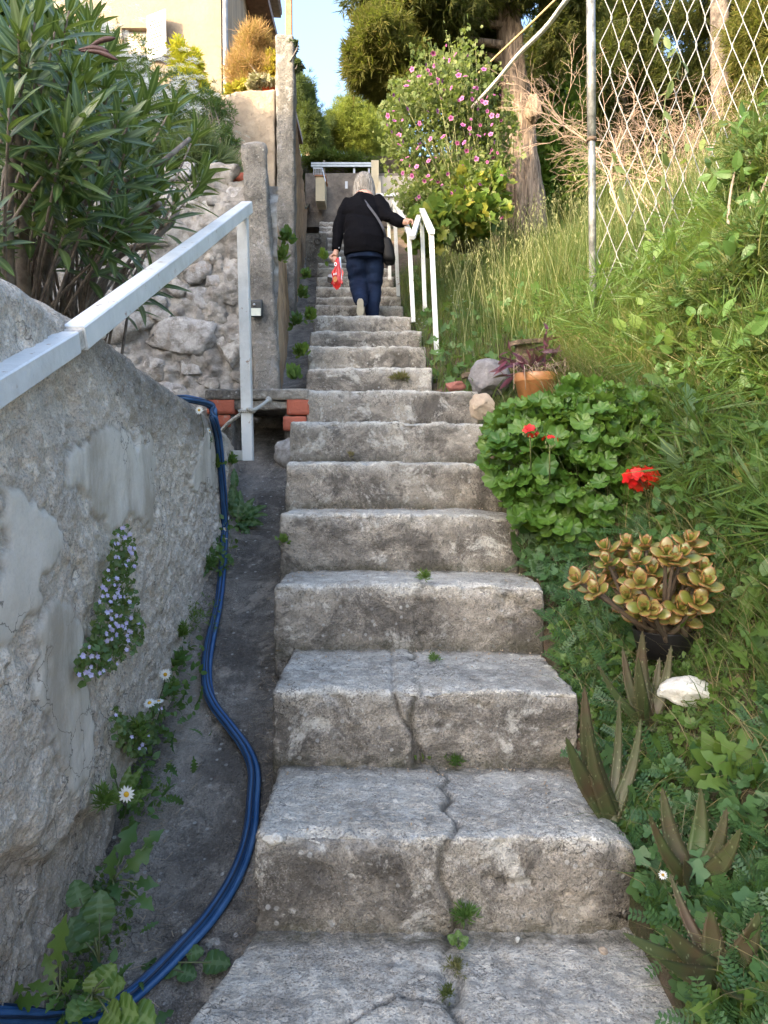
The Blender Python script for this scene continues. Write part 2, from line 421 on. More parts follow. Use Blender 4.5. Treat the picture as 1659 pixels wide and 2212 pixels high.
WARM = dict()
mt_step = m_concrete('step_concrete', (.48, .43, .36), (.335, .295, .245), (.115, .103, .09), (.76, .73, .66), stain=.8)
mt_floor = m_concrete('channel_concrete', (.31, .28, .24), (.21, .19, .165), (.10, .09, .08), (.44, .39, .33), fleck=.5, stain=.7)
mt_pier = m_concrete('pier_concrete', (.36, .33, .29), (.25, .23, .20), (.13, .12, .105), (.42, .41, .4), stain=.6)

# ------------------------------------------------------------------ staircase
stair = thing('staircase', 'worn flight of old concrete garden steps climbing away between the channel and the weeds', 'steps', (0, 1.9, 0))
stair['kind'] = 'structure'
SEAM = {0: .16, 1: .175, 2: .10, 3: .13, 4: .095, 5: .07, 6: .06, 7: .2, 8: .12, 9: .1, 10: .1, 11: .05}
def crackd(P, pts, width):
    """distance to a polyline in the plane given by two coordinates"""
    best = np.full(len(P), 9.)
    for a, b in zip(pts[:-1], pts[1:]):
        a = np.array(a); b = np.array(b); ab = b - a; t = np.clip(((P - a) @ ab) / (ab @ ab), 0, 1)
        best = np.minimum(best, np.linalg.norm(P - (a + t[:, None] * ab), axis=1))
    return best
for k in [0] + kd:
    if k == 0:
        lo = np.array([-.40, 1.0, -.35]); hi = np.array([.67, SD[1] + .1, 0.0]); res = .009
    else:
        nxt = SD.get(k + 1, SD[k] + 1.6)
        lo = np.array([SX[k][0], SD[k], SZ[k - 1] - .12]); hi = np.array([SX[k][1], nxt + .12, SZ[k]])
        res = {1: .007, 2: .008, 3: .01, 4: .011, 5: .012, 6: .014}.get(k, .02 if k < 12 else .035)
    r = .016 if k > 8 else .02
    V, N, F = rbox(lo, hi, r, res, skip=((1, 1), (2, 0)))
    rs = np.random.default_rng(100 + k)
    if k == 0:  # flares towards the camera on the left
        f = np.clip((V[:, 0] + .40) / 1.0, 0, 1); V[:, 0] += (1 - f) * (V[:, 1] - 1.94) * .28 * 1.0 + (1-f)*.06
    if k == 1:  # big rounded right corner
        dx = np.clip(V[:, 0] - (hi[0] - .16), 0, None); V[:, 2] -= dx ** 2 * 2.2 * (V[:, 2] > 0.05); V[:, 1] += dx ** 2 * 1.6 * (V[:, 1] < lo[1] + .1)
    if 2 <= k <= 6:
        dx = np.clip(V[:, 0] - (hi[0] - .25), 0, None); V[:, 2] -= dx * .06
    sx = SEAM.get(k, .1) + .02 * np.sin(V[:, 2] * 22 + k) + .012 * np.sin(V[:, 1] * 40 + k * 2) + .012 * fbm(V, 18, 2, k)
    e = np.abs(V[:, 0] - sx); gw = .009 if k < 12 else .006
    gro = np.exp(-(e / gw) ** 2) * (.016 if k < 12 else .008)
    right = (V[:, 0] > sx)
    gro = gro * (np.clip(vnoise(V * 4.5, 40 + k) * 2.2 - .5, 0, 1) if k not in (0, 1, 2) else np.clip(vnoise(V * 6, 40 + k) * 2 + .1, .25, 1)) * {3: .9, 4: .35, 5: .5, 6: .25, 7: .3}.get(k, .6 if k > 2 else 1)
    D = .010 * fbm(V, 5, 4, 3 + k) + .0095 * fbm(V, 30, 4, 9 + k, .68)
    D = D - gro * (.35 + .9 * vnoise(V * 11, 5))
    rough = np.where(right, 1.0, .45)
    hol = fbm(V, 13, 3, 31 + k); D = D - rough * .028 * np.clip(hol - .22, 0, 1) * 2.2 * (N[:, 1] < -.3)
    D = D + np.where(right, -.006, 0) * (k > 0)
    # chipped nosing
    nose = np.exp(-((V[:, 1] - lo[1]) / .05) ** 2) * np.exp(-((V[:, 2] - hi[2]) / .05) ** 2) if k else 0
    D = D - nose * .028 * np.clip(fbm(V, 12, 4, 50 + k) + .05, 0, 1) * 2
    if k == 0:
        Pt = V[:, :2]
        cr = [(-.36, 1.47), (-.25, 1.55), (-.1, 1.60), (.03, 1.70), (.10, 1.69), (.15, 1.66)]
        D = D - .012 * np.exp(-(crackd(Pt, cr, 1) + .006 * fbm(V, 40, 2, 3)) ** 2 / .006 ** 2) * (N[:, 2] > .5)
        D = D - .03 * np.exp(-((V[:, 0] - .155 - .01 * np.sin(V[:, 1] * 30)) / .02) ** 2) * np.clip(fbm(V, 8, 2, 5) + .35, 0, 1)
    if k == 1:
        D = D - .02 * np.exp(-(crackd(V[:, [0, 2]], [(.26, .14), (.33, .12), (.38, .13)], 1) / .012) ** 2)
    if k == 2:
        D = D - .014 * np.exp(-(crackd(V[:, [0, 2]], [(.03, .50), (.05, .42), (.09, .36), (.10, .26)], 1) / .008) ** 2)
    if k == 9:
        D = D - .018 * np.exp(-(crackd(V[:, [0, 2]], [(.02, SZ[9]), (.06, SZ[9] - .07), (.14, SZ[9] - .12)], 1) / .01) ** 2)
    crk = np.clip(gro / .016, 0, 1) * (.35 + .65 * vnoise(V * 13, 5)); crevice_tone = np.exp(-((V[:, 1] - hi[1] + .12) / .03) ** 2) * (V[:, 2] > hi[2] - .05) + (np.exp(-((V[:, 2] - SZ.get(k - 1, -9)) / .035) ** 2) if k else 0) + crk * .6  # darker tone at riser foot and tread back, and along cracks
    if k == 0: crk = np.maximum(crk, np.exp(-((crackd(V[:, :2], cr, 1) + .004 * fbm(V, 40, 2, 3)) / .005) ** 2))
    if k == 2: crk = np.maximum(crk, np.exp(-(crackd(V[:, [0, 2]], [(.03, .50), (.05, .42), (.09, .36), (.10, .26)], 1) / .005) ** 2))
    V = V + N * D[:, None]
    tilt = rs.normal(0, .006); V[:, 2] += (V[:, 0]) * tilt
    wear = np.clip(N[:, 2], 0, 1) ** 1.5 * .75 + (np.exp(-((V[:, 1] - lo[1]) / .035) ** 2) * np.exp(-((V[:, 2] - hi[2]) / .04) ** 2) * .9 if k else 0)
    wear = np.clip(wear - .5 * np.exp(-((V[:, 1] - hi[1] + .12) / .05) ** 2), 0, 1)
    mk('step', V, F, mt_step, stair, attrs={'wear': wear, 'crack': crk, 'crevice_tone': np.clip(crevice_tone, 0, 1)}, weld=1e-4)

# drain channel floor
ys = np.arange(.9, 13.2, .02); us = np.linspace(0, 1, 46)
Y, U = np.meshgrid(ys, us, indexing='ij'); Y = Y.ravel(); U = U.ravel()
XLc = -1.05 - .03 * Y; XRc = stairl(Y) + .12
X = XLc + (XRc - XLc) * U; Z = chz(Y) + .05 * (2 * U - 1) ** 2
P = np.stack([X, Y, Z], 1); D = .022 * fbm(P, 3, 3, 8) + .007 * fbm(P, 22, 4, 4)
P[:, 2] += D
P[:, 2] -= .012 * np.exp(-((P[:, 1] - 3.35 - .05 * np.sin(P[:, 0] * 14)) / .012) ** 2)
P[:, 2] -= .012 * np.exp(-((P[:, 1] - 2.02 - .05 * np.sin(P[:, 0] * 9)) / .012) ** 2)
wear = np.clip(1 - np.abs(U - .42 - .06 * np.sin(Y * 3)) / .13, 0, 1)
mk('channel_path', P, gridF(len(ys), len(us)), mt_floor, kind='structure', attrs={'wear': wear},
   label='dark sloping concrete drain channel beside the steps')

# ------------------------------------------------------------------ left parapet wall
def wallx(y): return -.80 - .04 * (y - 2)
def wall_hit(px, py):
    d = ray(px, py); u = d[0] / d[1]; y = -.72 / (u + .04); p = EYE + d * (y / d[1]); return p
top = [wall_hit(px, py)[1:] for px, py in [(0, 545), (60, 575), (110, 615), (170, 655), (250, 715), (330, 785), (385, 830), (440, 872), (485, 918)]]
top = [(.5, 1.80)] + [tuple(a) for a in top] + [(4.75, 1.36), (4.95, 1.3)]
ty = np.array([a[0] for a in top]); tz = np.array([a[1] for a in top])
PATCH = [[(140, 960), (200, 930), (320, 940), (335, 1010), (320, 1120), (250, 1135), (215, 1110), (190, 1060), (140, 1050)],
         [(0, 1080), (70, 1050), (110, 1100), (130, 1170), (90, 1230), (60, 1300), (0, 1330)],
         [(95, 1320), (170, 1310), (185, 1380), (170, 1450), (190, 1560), (180, 1640), (150, 1720), (120, 1690), (100, 1600), (80, 1500)],
         [(410, 1010), (440, 930), (468, 960), (470, 1060), (440, 1070), (410, 1040)],
         [(0, 1250), (100, 1270), (90, 1340), (40, 1370), (0, 1350)]]
PP = [np.array([wall_hit(*p)[1:] for p in q]) for q in PATCH]
LOWL = np.array([wall_hit(*p)[1:] for p in [(0, 1863), (36, 1867), (82, 1831), (97, 1856), (143, 1849), (158, 1760), (200, 1750), (235, 1745), (300, 1640), (330, 1560)]])
yy = np.concatenate([np.arange(.9, 1.5, .03), np.arange(1.5, 4.95, .0085)]); nv = 250
Yg, Tg = np.meshgrid(yy, np.linspace(0, 1, nv), indexing='ij')
Yf = Yg.ravel(); zb = chz(Yf) - .15; zt = np.interp(Yf, ty, tz) + .012 * fbm(np.stack([Yf, 0 * Yf, 0 * Yf], 1), 9, 3, 2); Zf = zb + (zt - zb) * Tg.ravel()
P2 = np.stack([Yf, Zf], 1); Pn = np.stack([Yf, Zf, 0 * Yf], 1)
wob = np.stack([fbm(Pn, 7, 5, 61, .7), fbm(Pn, 7, 5, 62, .7)], 1) * .11
patch = np.zeros(len(Yf))
for q in PP: patch = np.maximum(patch, inpoly(P2 + wob, q).astype(float))
pg = patch.reshape(len(yy), nv)
for _ in range(2): pg = (pg + np.roll(pg, 1, 0) + np.roll(pg, -1, 0) + np.roll(pg, 1, 1) + np.roll(pg, -1, 1)) / 5
patch = pg.ravel()
low = (Zf < np.interp(Yf, LOWL[:, 0], LOWL[:, 1], right=-9) + .03 * fbm(Pn, 8, 3, 77)).astype(float)
lg = low.reshape(len(yy), nv)
for _ in range(2): lg = (lg + np.roll(lg, 1, 0) + np.roll(lg, -1, 0) + np.roll(lg, 1, 1) + np.roll(lg, -1, 1)) / 5
low = lg.ravel()
holes = np.clip(fbm(Pn, 6, 4, 15) - .22, 0, 1) * (1 - patch)
D = .03 * fbm(Pn, 2.2, 3, 21) + (.014 * fbm(Pn, 16, 4, 22, .6) + .006 * fbm(Pn, 55, 2, 23)) * (1 - .85 * patch) + .006 * patch - .03 * low - .05 * holes
edge = np.exp(-(np.abs(patch - .5) / .3) ** 2) * (patch > .02) * (patch < .98)
D = D - .010 * edge * vnoise(Pn * 9, 3)
rt = np.clip((Zf - zt + .09) / .09, 0, 1)      # rounded top
Xf = wallx(Yf) + D - .10 * rt ** 2.5
V = np.stack([Xf, Yf, Zf], 1); F = gridF(len(yy), nv)
# top and back
nb_ = 6; Vt = []
for j in range(1, nb_ + 1): Vt.append(np.stack([(wallx(yy) - .10 - .28 * j / nb_), yy, np.interp(yy, ty, tz) + .02 * math.sin(j * .5) - (.9 if j == nb_ else 0)], 1))
Vt = np.stack([V.reshape(len(yy), nv, 3)[:, -1]] + Vt, 1); F2 = gridF(len(yy), nb_ + 1)
m = M('rough_render'); 
co = m.n('Mapping', {0: m.co(), 3: (1, 1, 1)}).outputs[0]
base = m.mix(m.ramp(m.noise(4, 6, .65), [(.35, 0.), (.65, 1.)]), (.78, .68, .56), (.66, .56, .45))
vd = m.vor(95); vc = m.vor(95, out=1)
base = m.mix(m.math('MULTIPLY', m.ramp(vd, [(.25, 1.), (.45, 0.)]), .55), base, m.ramp(vc, [(0, (.44, .40, .35)), (.5, (.62, .57, .50)), (1, (.80, .76, .70))]))
grime = m.ramp(m.noise(2.1, 8, .7, dist=.5), [(.50, 0.), (.66, .6)]); base = m.mix(grime, base, (.44, .39, .33))
zz = m.n('SeparateXYZ', {0: m.co()}).outputs[2]
lich = m.math('MULTIPLY', m.ramp(m.math('ADD', zz, m.math('MULTIPLY', m.noise(3, 6, .65), .9)), [(1.62, 0.), (2.0, 1.)]), .0)
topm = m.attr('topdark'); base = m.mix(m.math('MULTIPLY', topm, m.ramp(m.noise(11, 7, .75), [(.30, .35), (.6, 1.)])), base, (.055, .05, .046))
base = m.mix(m.math('MULTIPLY', m.attr('low'), .6), base, (.40, .31, .235))
sm = m.mix(m.ramp(m.noise(6, 6, .6), [(.35, 0.), (.65, 1.)]), (.56, .51, .435), (.66, .61, .53))
sm = m.mix(m.ramp(m.noise(2.8, 7, .7, vec=m.n('Mapping', {0: m.co(), 1: (3, 2, 1), 3: (1, 1, .35)}).outputs[0]), [(.46, 0.), (.60, .85)]), sm, (.36, .31, .245))
pa = m.attr('patch'); col = m.mix(pa, base, sm)
ck = m.math('MULTIPLY', m.ramp(m.vor(2.6, vec=m.n('VectorMath', {0: m.co(), 1: m.n('TexNoise', {'Vector': m.co(), 'Scale': 5.0, 'Detail': 6.0}).outputs[1]}, operation='ADD').outputs[0], feat='DISTANCE_TO_EDGE'), [(0, 1.), (.006, .8), (.014, 0.)]), m.ramp(m.noise(1.3, 3), [(.47, 0.), (.53, 1.)]))
col = m.mix(m.math('MULTIPLY', ck, .8), col, (.09, .075, .06)); col = m.mix(m.math('MULTIPLY', m.attr('edge'), .7), col, (.13, .11, .09))
h = m.math('MULTIPLY', m.math('ADD', m.noise(70, 5, .65), m.math('MULTIPLY', m.ramp(vd, [(0, 1.), (.5, 0.)]), .6)), m.math('SUBTRACT', 1.05, pa))
g2 = m.noise(150, 3, .8); g3 = m.math('SUBTRACT', 1, m.math('MULTIPLY', pa, .8))
col = m.mix(m.math('MULTIPLY', m.ramp(g2, [(.40, .6), (.50, 0.)]), g3), col, (.30, .27, .235)); col = m.mix(m.math('MULTIPLY', m.ramp(g2, [(.55, 0.), (.66, .55)]), g3), col, (.68, .65, .60))
nb = m.bump(h, .006, .7); nb = m.bump(m.ramp(m.noise(22, 7, .72), [(.3, 0.), (.55, 1.)]), .006, m.math('SUBTRACT', 1, m.math('MULTIPLY', pa, .85)), nb)
mt_wall = m.fin(col, .95, .2, nb)
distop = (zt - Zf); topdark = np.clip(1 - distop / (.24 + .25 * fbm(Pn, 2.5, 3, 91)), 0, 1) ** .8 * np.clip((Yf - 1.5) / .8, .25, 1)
wl = thing('parapet_wall', 'rough grey rendered parapet wall with peeling smooth plaster patches left of the channel', 'wall', (-.85, 2.5, 0))
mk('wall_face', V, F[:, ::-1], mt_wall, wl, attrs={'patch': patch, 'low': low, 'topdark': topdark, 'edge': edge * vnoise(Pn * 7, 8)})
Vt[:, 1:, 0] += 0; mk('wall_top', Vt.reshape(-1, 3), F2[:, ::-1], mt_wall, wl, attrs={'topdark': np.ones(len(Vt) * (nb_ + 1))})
# end face of the wall
e0 = V.reshape(len(yy), nv, 3)[-1][::6]; e = np.stack([e0, e0 + [-.42, .02, 0]], 1).reshape(-1, 3)
mk('wall_end', e, gridF(len(e0), 2), mt_wall, wl)

# ------------------------------------------------------------------ ground on the right, terraces
def bank(x, y):
    dx = np.clip(x - stairr(y) - .02, 0, None); a = np.interp(y, [0, 3, 5.2, 8, 20], [1.6, 1.9, .80, .22, .08])
    q = a * dx ** 2; lim = .30; sl = np.interp(y, [0, 3, 5.2, 8, 20], [1.15, 1.15, .75, .35, .15])
    d0 = sl / (2 * a); return np.where(dx < d0, q, a * d0 ** 2 + sl * (dx - d0)) - .06 * np.exp(-dx / .1)
def G(x, y): return stairz(y) + np.minimum(bank(x, y), 2.2)
xs = np.concatenate([[0.0], np.linspace(.004, 3.5, 120), np.linspace(3.6, 60, 60)]); ysg = np.concatenate([np.linspace(-3, 1, 12), np.arange(1.05, 11, .06), np.linspace(11.1, 90, 60)])
Yg, Xo = np.meshgrid(ysg, xs, indexing='ij'); Yf = Yg.ravel(); Xf = stairr(Yf) - .012 + Xo.ravel()
Zf = stairz(Yf) + np.minimum(bank(Xf, Yf), 2.2)
Zf = np.where(Xo.ravel() < .001, Zf - .4, Zf)
Zf = np.where(Yf > 15, np.minimum(Zf, stairz(15.) + 1.2 + .35 * (Yf - 15) + 0), Zf)
P = np.stack([Xf, Yf, Zf], 1); P[:, 2] += .03 * fbm(P, 4, 4, 5) + .015 * fbm(P, 15, 3, 6)
m = M('hill_soil'); c = m.mix(m.ramp(m.noise(6, 7, .7), [(.4, 0.), (.6, 1.)]), (.10, .068, .045), (.17, .125, .09))
c = m.mix(m.ramp(m.noise(1.7, 6, .7), [(.45, 0.), (.62, 1.)]), c, (.045, .06, .022))
mt_soil = m.fin(c, .95, .2, m.bump(m.noise(40, 6, .7), .02, 1))
mk('hillside_ground', P, gridF(len(ysg), len(xs)), mt_soil, kind='structure')
# valley floor below and behind the camera
V, F = box((-60, -60, -.9), (60, 1.0, -.55)); mk('lower_ground', V, F, mt_soil, kind='structure', smooth=False)
V, F = box((-3, -6, -.549), (5, .98, -.36)); mk('lower_bounce_slab', V, F, m_plain('pale_bounce_slab', (.42, .39, .35), .9), kind='structure', smooth=False)  # unseen pale slab added behind the camera to bounce light forward
# soil behind the parapet and terraces on the left
def sheet(name, pts, kind='structure', mat=None, n=24, amp=.04):
    A, B, Cc, Dd = [np.array(p, float) for p in pts]; s, t = np.meshgrid(np.linspace(0, 1, n), np.linspace(0, 1, n), indexing='ij'); s = s.ravel()[:, None]; t = t.ravel()[:, None]
    V = (A * (1 - s) + B * s) * (1 - t) + (Dd * (1 - s) + Cc * s) * t; V[:, 2] += amp * fbm(V, 3, 3, 4)
    return mk(name, V, gridF(n, n), mat or mt_soil, kind=kind)
sheet('planting_soil', [(-1.15, .5, 1.5), (-7, .5, 1.7), (-7, 5.9, 1.9), (-1.15, 5.9, 1.45)])
sheet('terrace_soil', [(-1.0, 6.1, 3.35), (-9, 6.1, 3.5), (-9, 9.0, 4.6), (-1.25, 9.0, 3.7)])
sheet('garden_soil', [(-1.2, 9.2, 5.4), (-16, 9.2, 5.2), (-16, 12.6, 5.4), (-1.3, 12.6, 5.6)])
sheet('upper_soil', [(-1.25, 12.6, 5.5), (-16, 12.6, 5.3), (-16, 22, 6.5), (-2.0, 22, 9)])

# ------------------------------------------------------------------ rubble wall of stones set in mortar
YW = 5.9
m = M('stone'); rnd = m.n('ObjectInfo').outputs['Random']
c = m.ramp(rnd, [(0, (.40, .37, .33)), (.35, (.50, .47, .43)), (.7, (.44, .43, .43)), (1, (.56, .53, .48))])
c = m.mix(m.ramp(m.noise(9, 8, .7), [(.42, 0.), (.6, 1.)]), c, (.22, .20, .175))
c = m.mix(m.ramp(m.noise(5, 6, .7, vec=m.n('Mapping', {0: m.co(), 1: (4, 1, 9)}).outputs[0]), [(.58, 0.), (.68, .6)]), c, (.34, .25, .17))
c = m.mix(m.ramp(m.noise(17, 6, .7), [(.58, 0.), (.66, .7)]), c, (.66, .65, .63))
mt_stone = m.fin(c, .85, .3, m.bump(m.noise(14, 9, .72), .03, 1, m.bump(m.vor(9, feat='DISTANCE_TO_EDGE'), .02, .5)))
m = M('mortar'); c = m.mix(m.ramp(m.noise(8, 8, .7), [(.4, 0.), (.62, 1.)]), (.42, .395, .36), (.22, .20, .18))
mt_mortar = m.fin(c, .95, .2, m.bump(m.noise(22, 8, .7), .03, 1))
rub = thing('rubble_wall', 'rubble retaining wall of pale limestone lumps in mortar behind the oleander', 'wall', (-1.8, YW, 1.5))
x0, x1, z0, z1 = -4.2, -.80, 1.2, 3.45
nx, nz = 210, 150
Xg, Zg = np.meshgrid(np.linspace(x0, x1, nx), np.linspace(z0, z1, nz), indexing='ij'); Xf = Xg.ravel(); Zf = Zg.ravel(); Pn = np.stack([Xf, Zf, 0 * Xf], 1)
Yf = YW - .02 - .12 * fbm(Pn, 2.6, 5, 33, .65) - .04 * fbm(Pn, 14, 3, 34); Zt = Zf + (Zf > z1 - .2) * .12 * fbm(Pn, 2, 2, 9)
mk('mortar_bed', np.stack([Xf, Yf, Zt], 1), gridF(nx, nz), mt_mortar, rub)
V, F = box((x0, YW + .12, z0), (x1 - .15, YW + .3, z1 - .05)); mk('wall_core', V, F, mt_mortar, rub, smooth=False)
IV, IF = ico(3)
stones = []
rs = np.random.default_rng(5); tries = 0
while len(stones) < 150 and tries < 9000:
    tries += 1; x = rs.uniform(x0 + .1, -1.05); z = rs.uniform(1.45, z1 + .03); rr = rs.uniform(.17, .27) if tries < 500 else rs.uniform(.07, .17)
    if z > 3.1: rr = min(rr, .13)
    if all((x - a) ** 2 / 1.2 + (z - b) ** 2 > (.76 * (rr + c_)) ** 2 for a, b, c_ in stones): stones.append((x, z, rr))
for i, (x, z, rr) in enumerate(stones):
    P = IV.copy(); q = norm(P + .9 * np.stack([fbm(P, 1.1, 2, 200 + i), fbm(P, 1.1, 2, 300 + i), fbm(P, 1.1, 2, 400 + i)], 1))
    # facet by a few random planes
    for j in range(7):
        n = norm(rs.normal(size=3) + np.array([0, -.5, 0])); h = rs.uniform(.42, .8); dd = P @ n - h; P = P - np.clip(dd, 0, None)[:, None] * n
    P = P * (1 + .5 * fbm(q, 1.7, 5, 500 + i, .6)[:, None])
    a = rs.uniform(-.5, .5); Rm = np.array([[math.cos(a), 0, math.sin(a)], [0, 1, 0], [-math.sin(a), 0, math.cos(a)]])
    P = (P * np.array([rr * rs.uniform(1, 1.3), rr * .38, rr * rs.uniform(.75, 1.0)])) @ Rm.T + np.array([x, YW + .0 - rr * rs.uniform(-.08, .05), z])
    mk('stone', P, IF, mt_stone, rub, smooth=True)

# pier and side walls
m = M('streaked_render'); ms = m.n('Mapping', {0: m.co(), 3: (1.2, 1.6, .16)}).outputs[0]
c = m.mix(m.ramp(m.noise(3.5, 8, .7, vec=ms), [(.38, 0.), (.64, 1.)]), (.52, .36, .22), (.27, .185, .115))
c = m.mix(m.ramp(m.noise(9, 6, .7, vec=ms), [(.55, 0.), (.7, .6)]), c, (.50, .41, .30))
mt_brown = m.fin(c, .95, .2, m.bump(m.noise(18, 8, .7), .025, 1))
def slabwall(name, lo, hi, res, mat, parent, r=.03, amp=.02, fn=None, skip=()):
    V, N, F = rbox(lo, hi, r, res, skip=skip)
    V = V + N * (amp * fbm(V, 3, 4, 71) + amp * .4 * fbm(V, 16, 3, 72))[:, None]
    if fn: V = fn(V)
    return mk(name, V, F, mat, parent, attrs={'wear': np.clip(N[:, 2], 0, 1) * .3}, weld=1e-4)
pA = thing('concrete_pier_wall', 'rough grey concrete pier ending the retaining wall, its long side running up the channel', 'wall', (-.95, 5.8, 1.5))
def batter(V): V = V.copy(); V[:, 0] += np.clip(3.6 - V[:, 2], 0, 3) * .05 * (V[:, 0] > -1.1) - .0 ; V[:, 0] -= (V[:, 1] - 5.7) * .075; return V
slabwall('pier', (-1.04, 5.72, 1.3), (-.86, 5.95, 3.62), .02, mt_pier, pA, .03, .03, batter)
slabwall('side_wall', (-1.05, 5.951, 1.3), (-.875, 9.1, 3.58), .035, mt_brown, pA, .03, .03, batter)
pB = thing('tall_terrace_wall', 'tall rendered terrace wall with a cracked pillar, its streaked brown side above the channel', 'wall', (-1.1, 9.2, 4))
def shB(V): V = V.copy(); V[:, 0] -= (V[:, 1] - 9.0) * .07; return V
m = M('sand_render'); c = m.mix(m.ramp(m.noise(3, 8, .7), [(.38, 0.), (.62, 1.)]), (.46, .37, .27), (.32, .25, .185))
c = m.mix(m.ramp(m.noise(13, 7, .75), [(.56, 0.), (.66, .5)]), c, (.16, .125, .10))
mt_sand = m.fin(c, .95, .2, m.bump(m.noise(16, 8, .72), .03, 1))
def frB(V): V = V.copy(); t = np.clip((-1.2 - V[:, 0]) / 1.0, 0, 1); V[:, 2] -= t * .08 * (V[:, 2] > 5); c_ = np.exp(-((V[:, 2] - 4.87 - .02 * np.sin(V[:, 0] * 9)) / .02) ** 2) * .025; V[:, 1] += c_ * (V[:, 1] < 9.1); return V
slabwall('front_face', (-2.9, 9.0, 3.2), (-1.242, 9.25, 5.62), .03, mt_sand, pB, .03, .03, frB)
slabwall('pillar', (-1.24, 8.985, 3.0), (-1.03, 9.24, 6.22), .025, mt_pier, pB, .03, .02)
def stepB(V):
    V = shB(V); zt = np.interp(V[:, 1], [9, 9.9, 10, 11.4, 11.5, 13, 14.4], [6.15, 6.1, 5.85, 5.8, 5.9, 6.0, 6.1]); 
    V[:, 2] = np.where(V[:, 2] > 4.0, 4.0 + (V[:, 2] - 4.0) * (zt - 4.0) / 2.15, V[:, 2]); return V
slabwall('side_face', (-1.22, 9.245, 2.6), (-1.05, 14.3, 6.15), .05, mt_brown, pB, .03, .04, stepB)
V, F = tube(smoothpath([(-1.06, 11.9, 4.35), (-1.0, 11.8, 4.35), (-.98, 11.6, 4.33)], 3), .055, 12, cap=False); 
V, F = lathe([(.04, 0), (.055, 0), (.055, .35), (.04, .35), (.04, 0)], 18); V = V @ np.array([[1, 0, 0], [0, 0, 1], [0, -1, 0]]).T; 
dp = at(686.5, 521, 11.5)
o = mk('drain_pipe', V + dp + [0, .0, 0], F, m_plain('pipe_grey', (.12, .11, .10), .6)); props(o, 'short round grey drain pipe poking out of the channel beside the upper steps', 'pipe')
V, F = box((dp[0] - .18, dp[1] + .02, dp[2] - .5), (dp[0] + .12, dp[1] + .3, dp[2] + .12)); o = mk('pipe_block', V, F, mt_floor, smooth=False); props(o, 'dark concrete block around the drain pipe end', 'block')

# slab bridging the channel, on bricks
YS = SD[7]
br = thing('channel_bridge', 'thin concrete slab on red bricks bridging the drain channel beside the seventh step', 'footbridge', (-.85, YS, 1.6))
xl = (445 - CX) / FL * YS; V, N, F = rbox((xl, YS - .005, 1.685), (-.49, YS + .75, 1.757), .012, .014)
V = V + N * (.008 * fbm(V, 20, 3, 3))[:, None]; mk('slab', V, F, mt_step, br, attrs={'wear': np.clip(N[:, 2], 0, 1) * .5}, weld=1e-4)
V, N, F = rbox((-.99, YS + .012, 1.625), (-.60, YS + .7, 1.684), .01, .014); V = V + N * (.018 * fbm(V, 12, 3, 8))[:, None]; mk('rough_underside', V, F, mt_step, br, weld=1e-4, attrs={'wear': 0 * V[:, 0]})
m = M('red_brick'); c = m.mix(m.ramp(m.noise(8, 6, .7), [(.35, 0.), (.65, 1.)]), (.50, .145, .085), (.38, .11, .07)); c = m.mix(m.ramp(m.noise(25, 6, .7), [(.62, 0.), (.7, .8)]), c, (.35, .30, .26))
mt_brick = m.fin(c, .85, .3, m.bump(m.noise(60, 5, .6), .006, 1))
for (xa, xb, ya, yb, dy) in [(446, 506, 863, 894, 0), (470, 497, 896, 922, .01), (619, 668, 862, 896, .0), (611, 661, 899, 930, -.02)]:
    a = at(xa, yb, YS + dy); b = at(xb, ya, YS + dy)
    V, N, F = rbox((a[0], YS + dy, a[2]), (b[0], YS + dy + .25, b[2]), .006, .02); V = V + N * (.003 * fbm(V, 30, 2, 3))[:, None]; mk('brick', V, F, mt_brick, br, weld=1e-4)
slabwall('left_support', (-1.3, YS + .03, 1.2), (-.99, YS + .7, 1.62), .03, mt_floor, br, .02, .02)
slabwall('right_support', (-.66, YS + .06, 1.1), (-.50, YS + .7, 1.60), .03, mt_floor, br, .02, .02)
V, F = ico(3); V = V * (1 + .3 * fbm(V, 1.5, 3, 3)[:, None]) * [.14, .12, .11] + [-.60, YS + .05, 1.33]; props(mk('rock', V, F, mt_stone), 'dark grey rock lying in the shadow under the channel bridge', 'rock')

# ------------------------------------------------------------------ house on the upper left
m = M('house_render'); c = m.mix(m.ramp(m.noise(1.6, 7, .7), [(.38, 0.), (.62, 1.)]), (.275, .222, .165), (.235, .188, .138))
mt_house = m.fin(c, .95, .2, m.bump(m.noise(14, 8, .7), .02, .8))
hs = thing('house', 'cream rendered house with a brown stained side wall above the terrace', 'house', (-4, 12, 5))
YH = 12.0; xr = (487 - CX) / FL * YH
def hp(px, py): return at(px, py, YH)
wx0, wz1 = hp(262, 60)[0], hp(262, 60)[2]; wx1, wz0 = hp(322, 130)[0], hp(322, 170)[2]
def quadwall(name, cells, mat, parent):
    mb = MB()
    for (a, b, c_, d) in cells: mb.add(*box((a, YH, c_), (b, YH + .3, d)))
    return mb.build(name, mat, parent, smooth=False)
HT = 10.5
quadwall('front_wall', [(-9, wx0, 4.8, HT), (wx1, xr, 4.8, HT), (wx0, wx1, wz1, HT), (wx0, wx1, 4.8, wz0)], mt_house, hs)
A = np.array([[xr, YH + .302, 4.8], [xr, YH + .302, 13.2], [xr - .75, 22.5, 14.3], [xr - .75, 22.5, 5]])
V = np.concatenate([A, A - [.3, 0, 0]]); F = np.array([[0, 1, 2, 3], [7, 6, 5, 4], [0, 4, 5, 1], [3, 2, 6, 7], [1, 5, 6, 2]])
V[1, 2] = V[5, 2] = HT + 1.6
mk('side_wall', V, F, mt_brown, hs, smooth=False)
fr = m_plain('window_white', (.78, .78, .76), .5); gl = m_plain('dark_glass', (.03, .035, .04), .08, .5)
mb = MB(); 
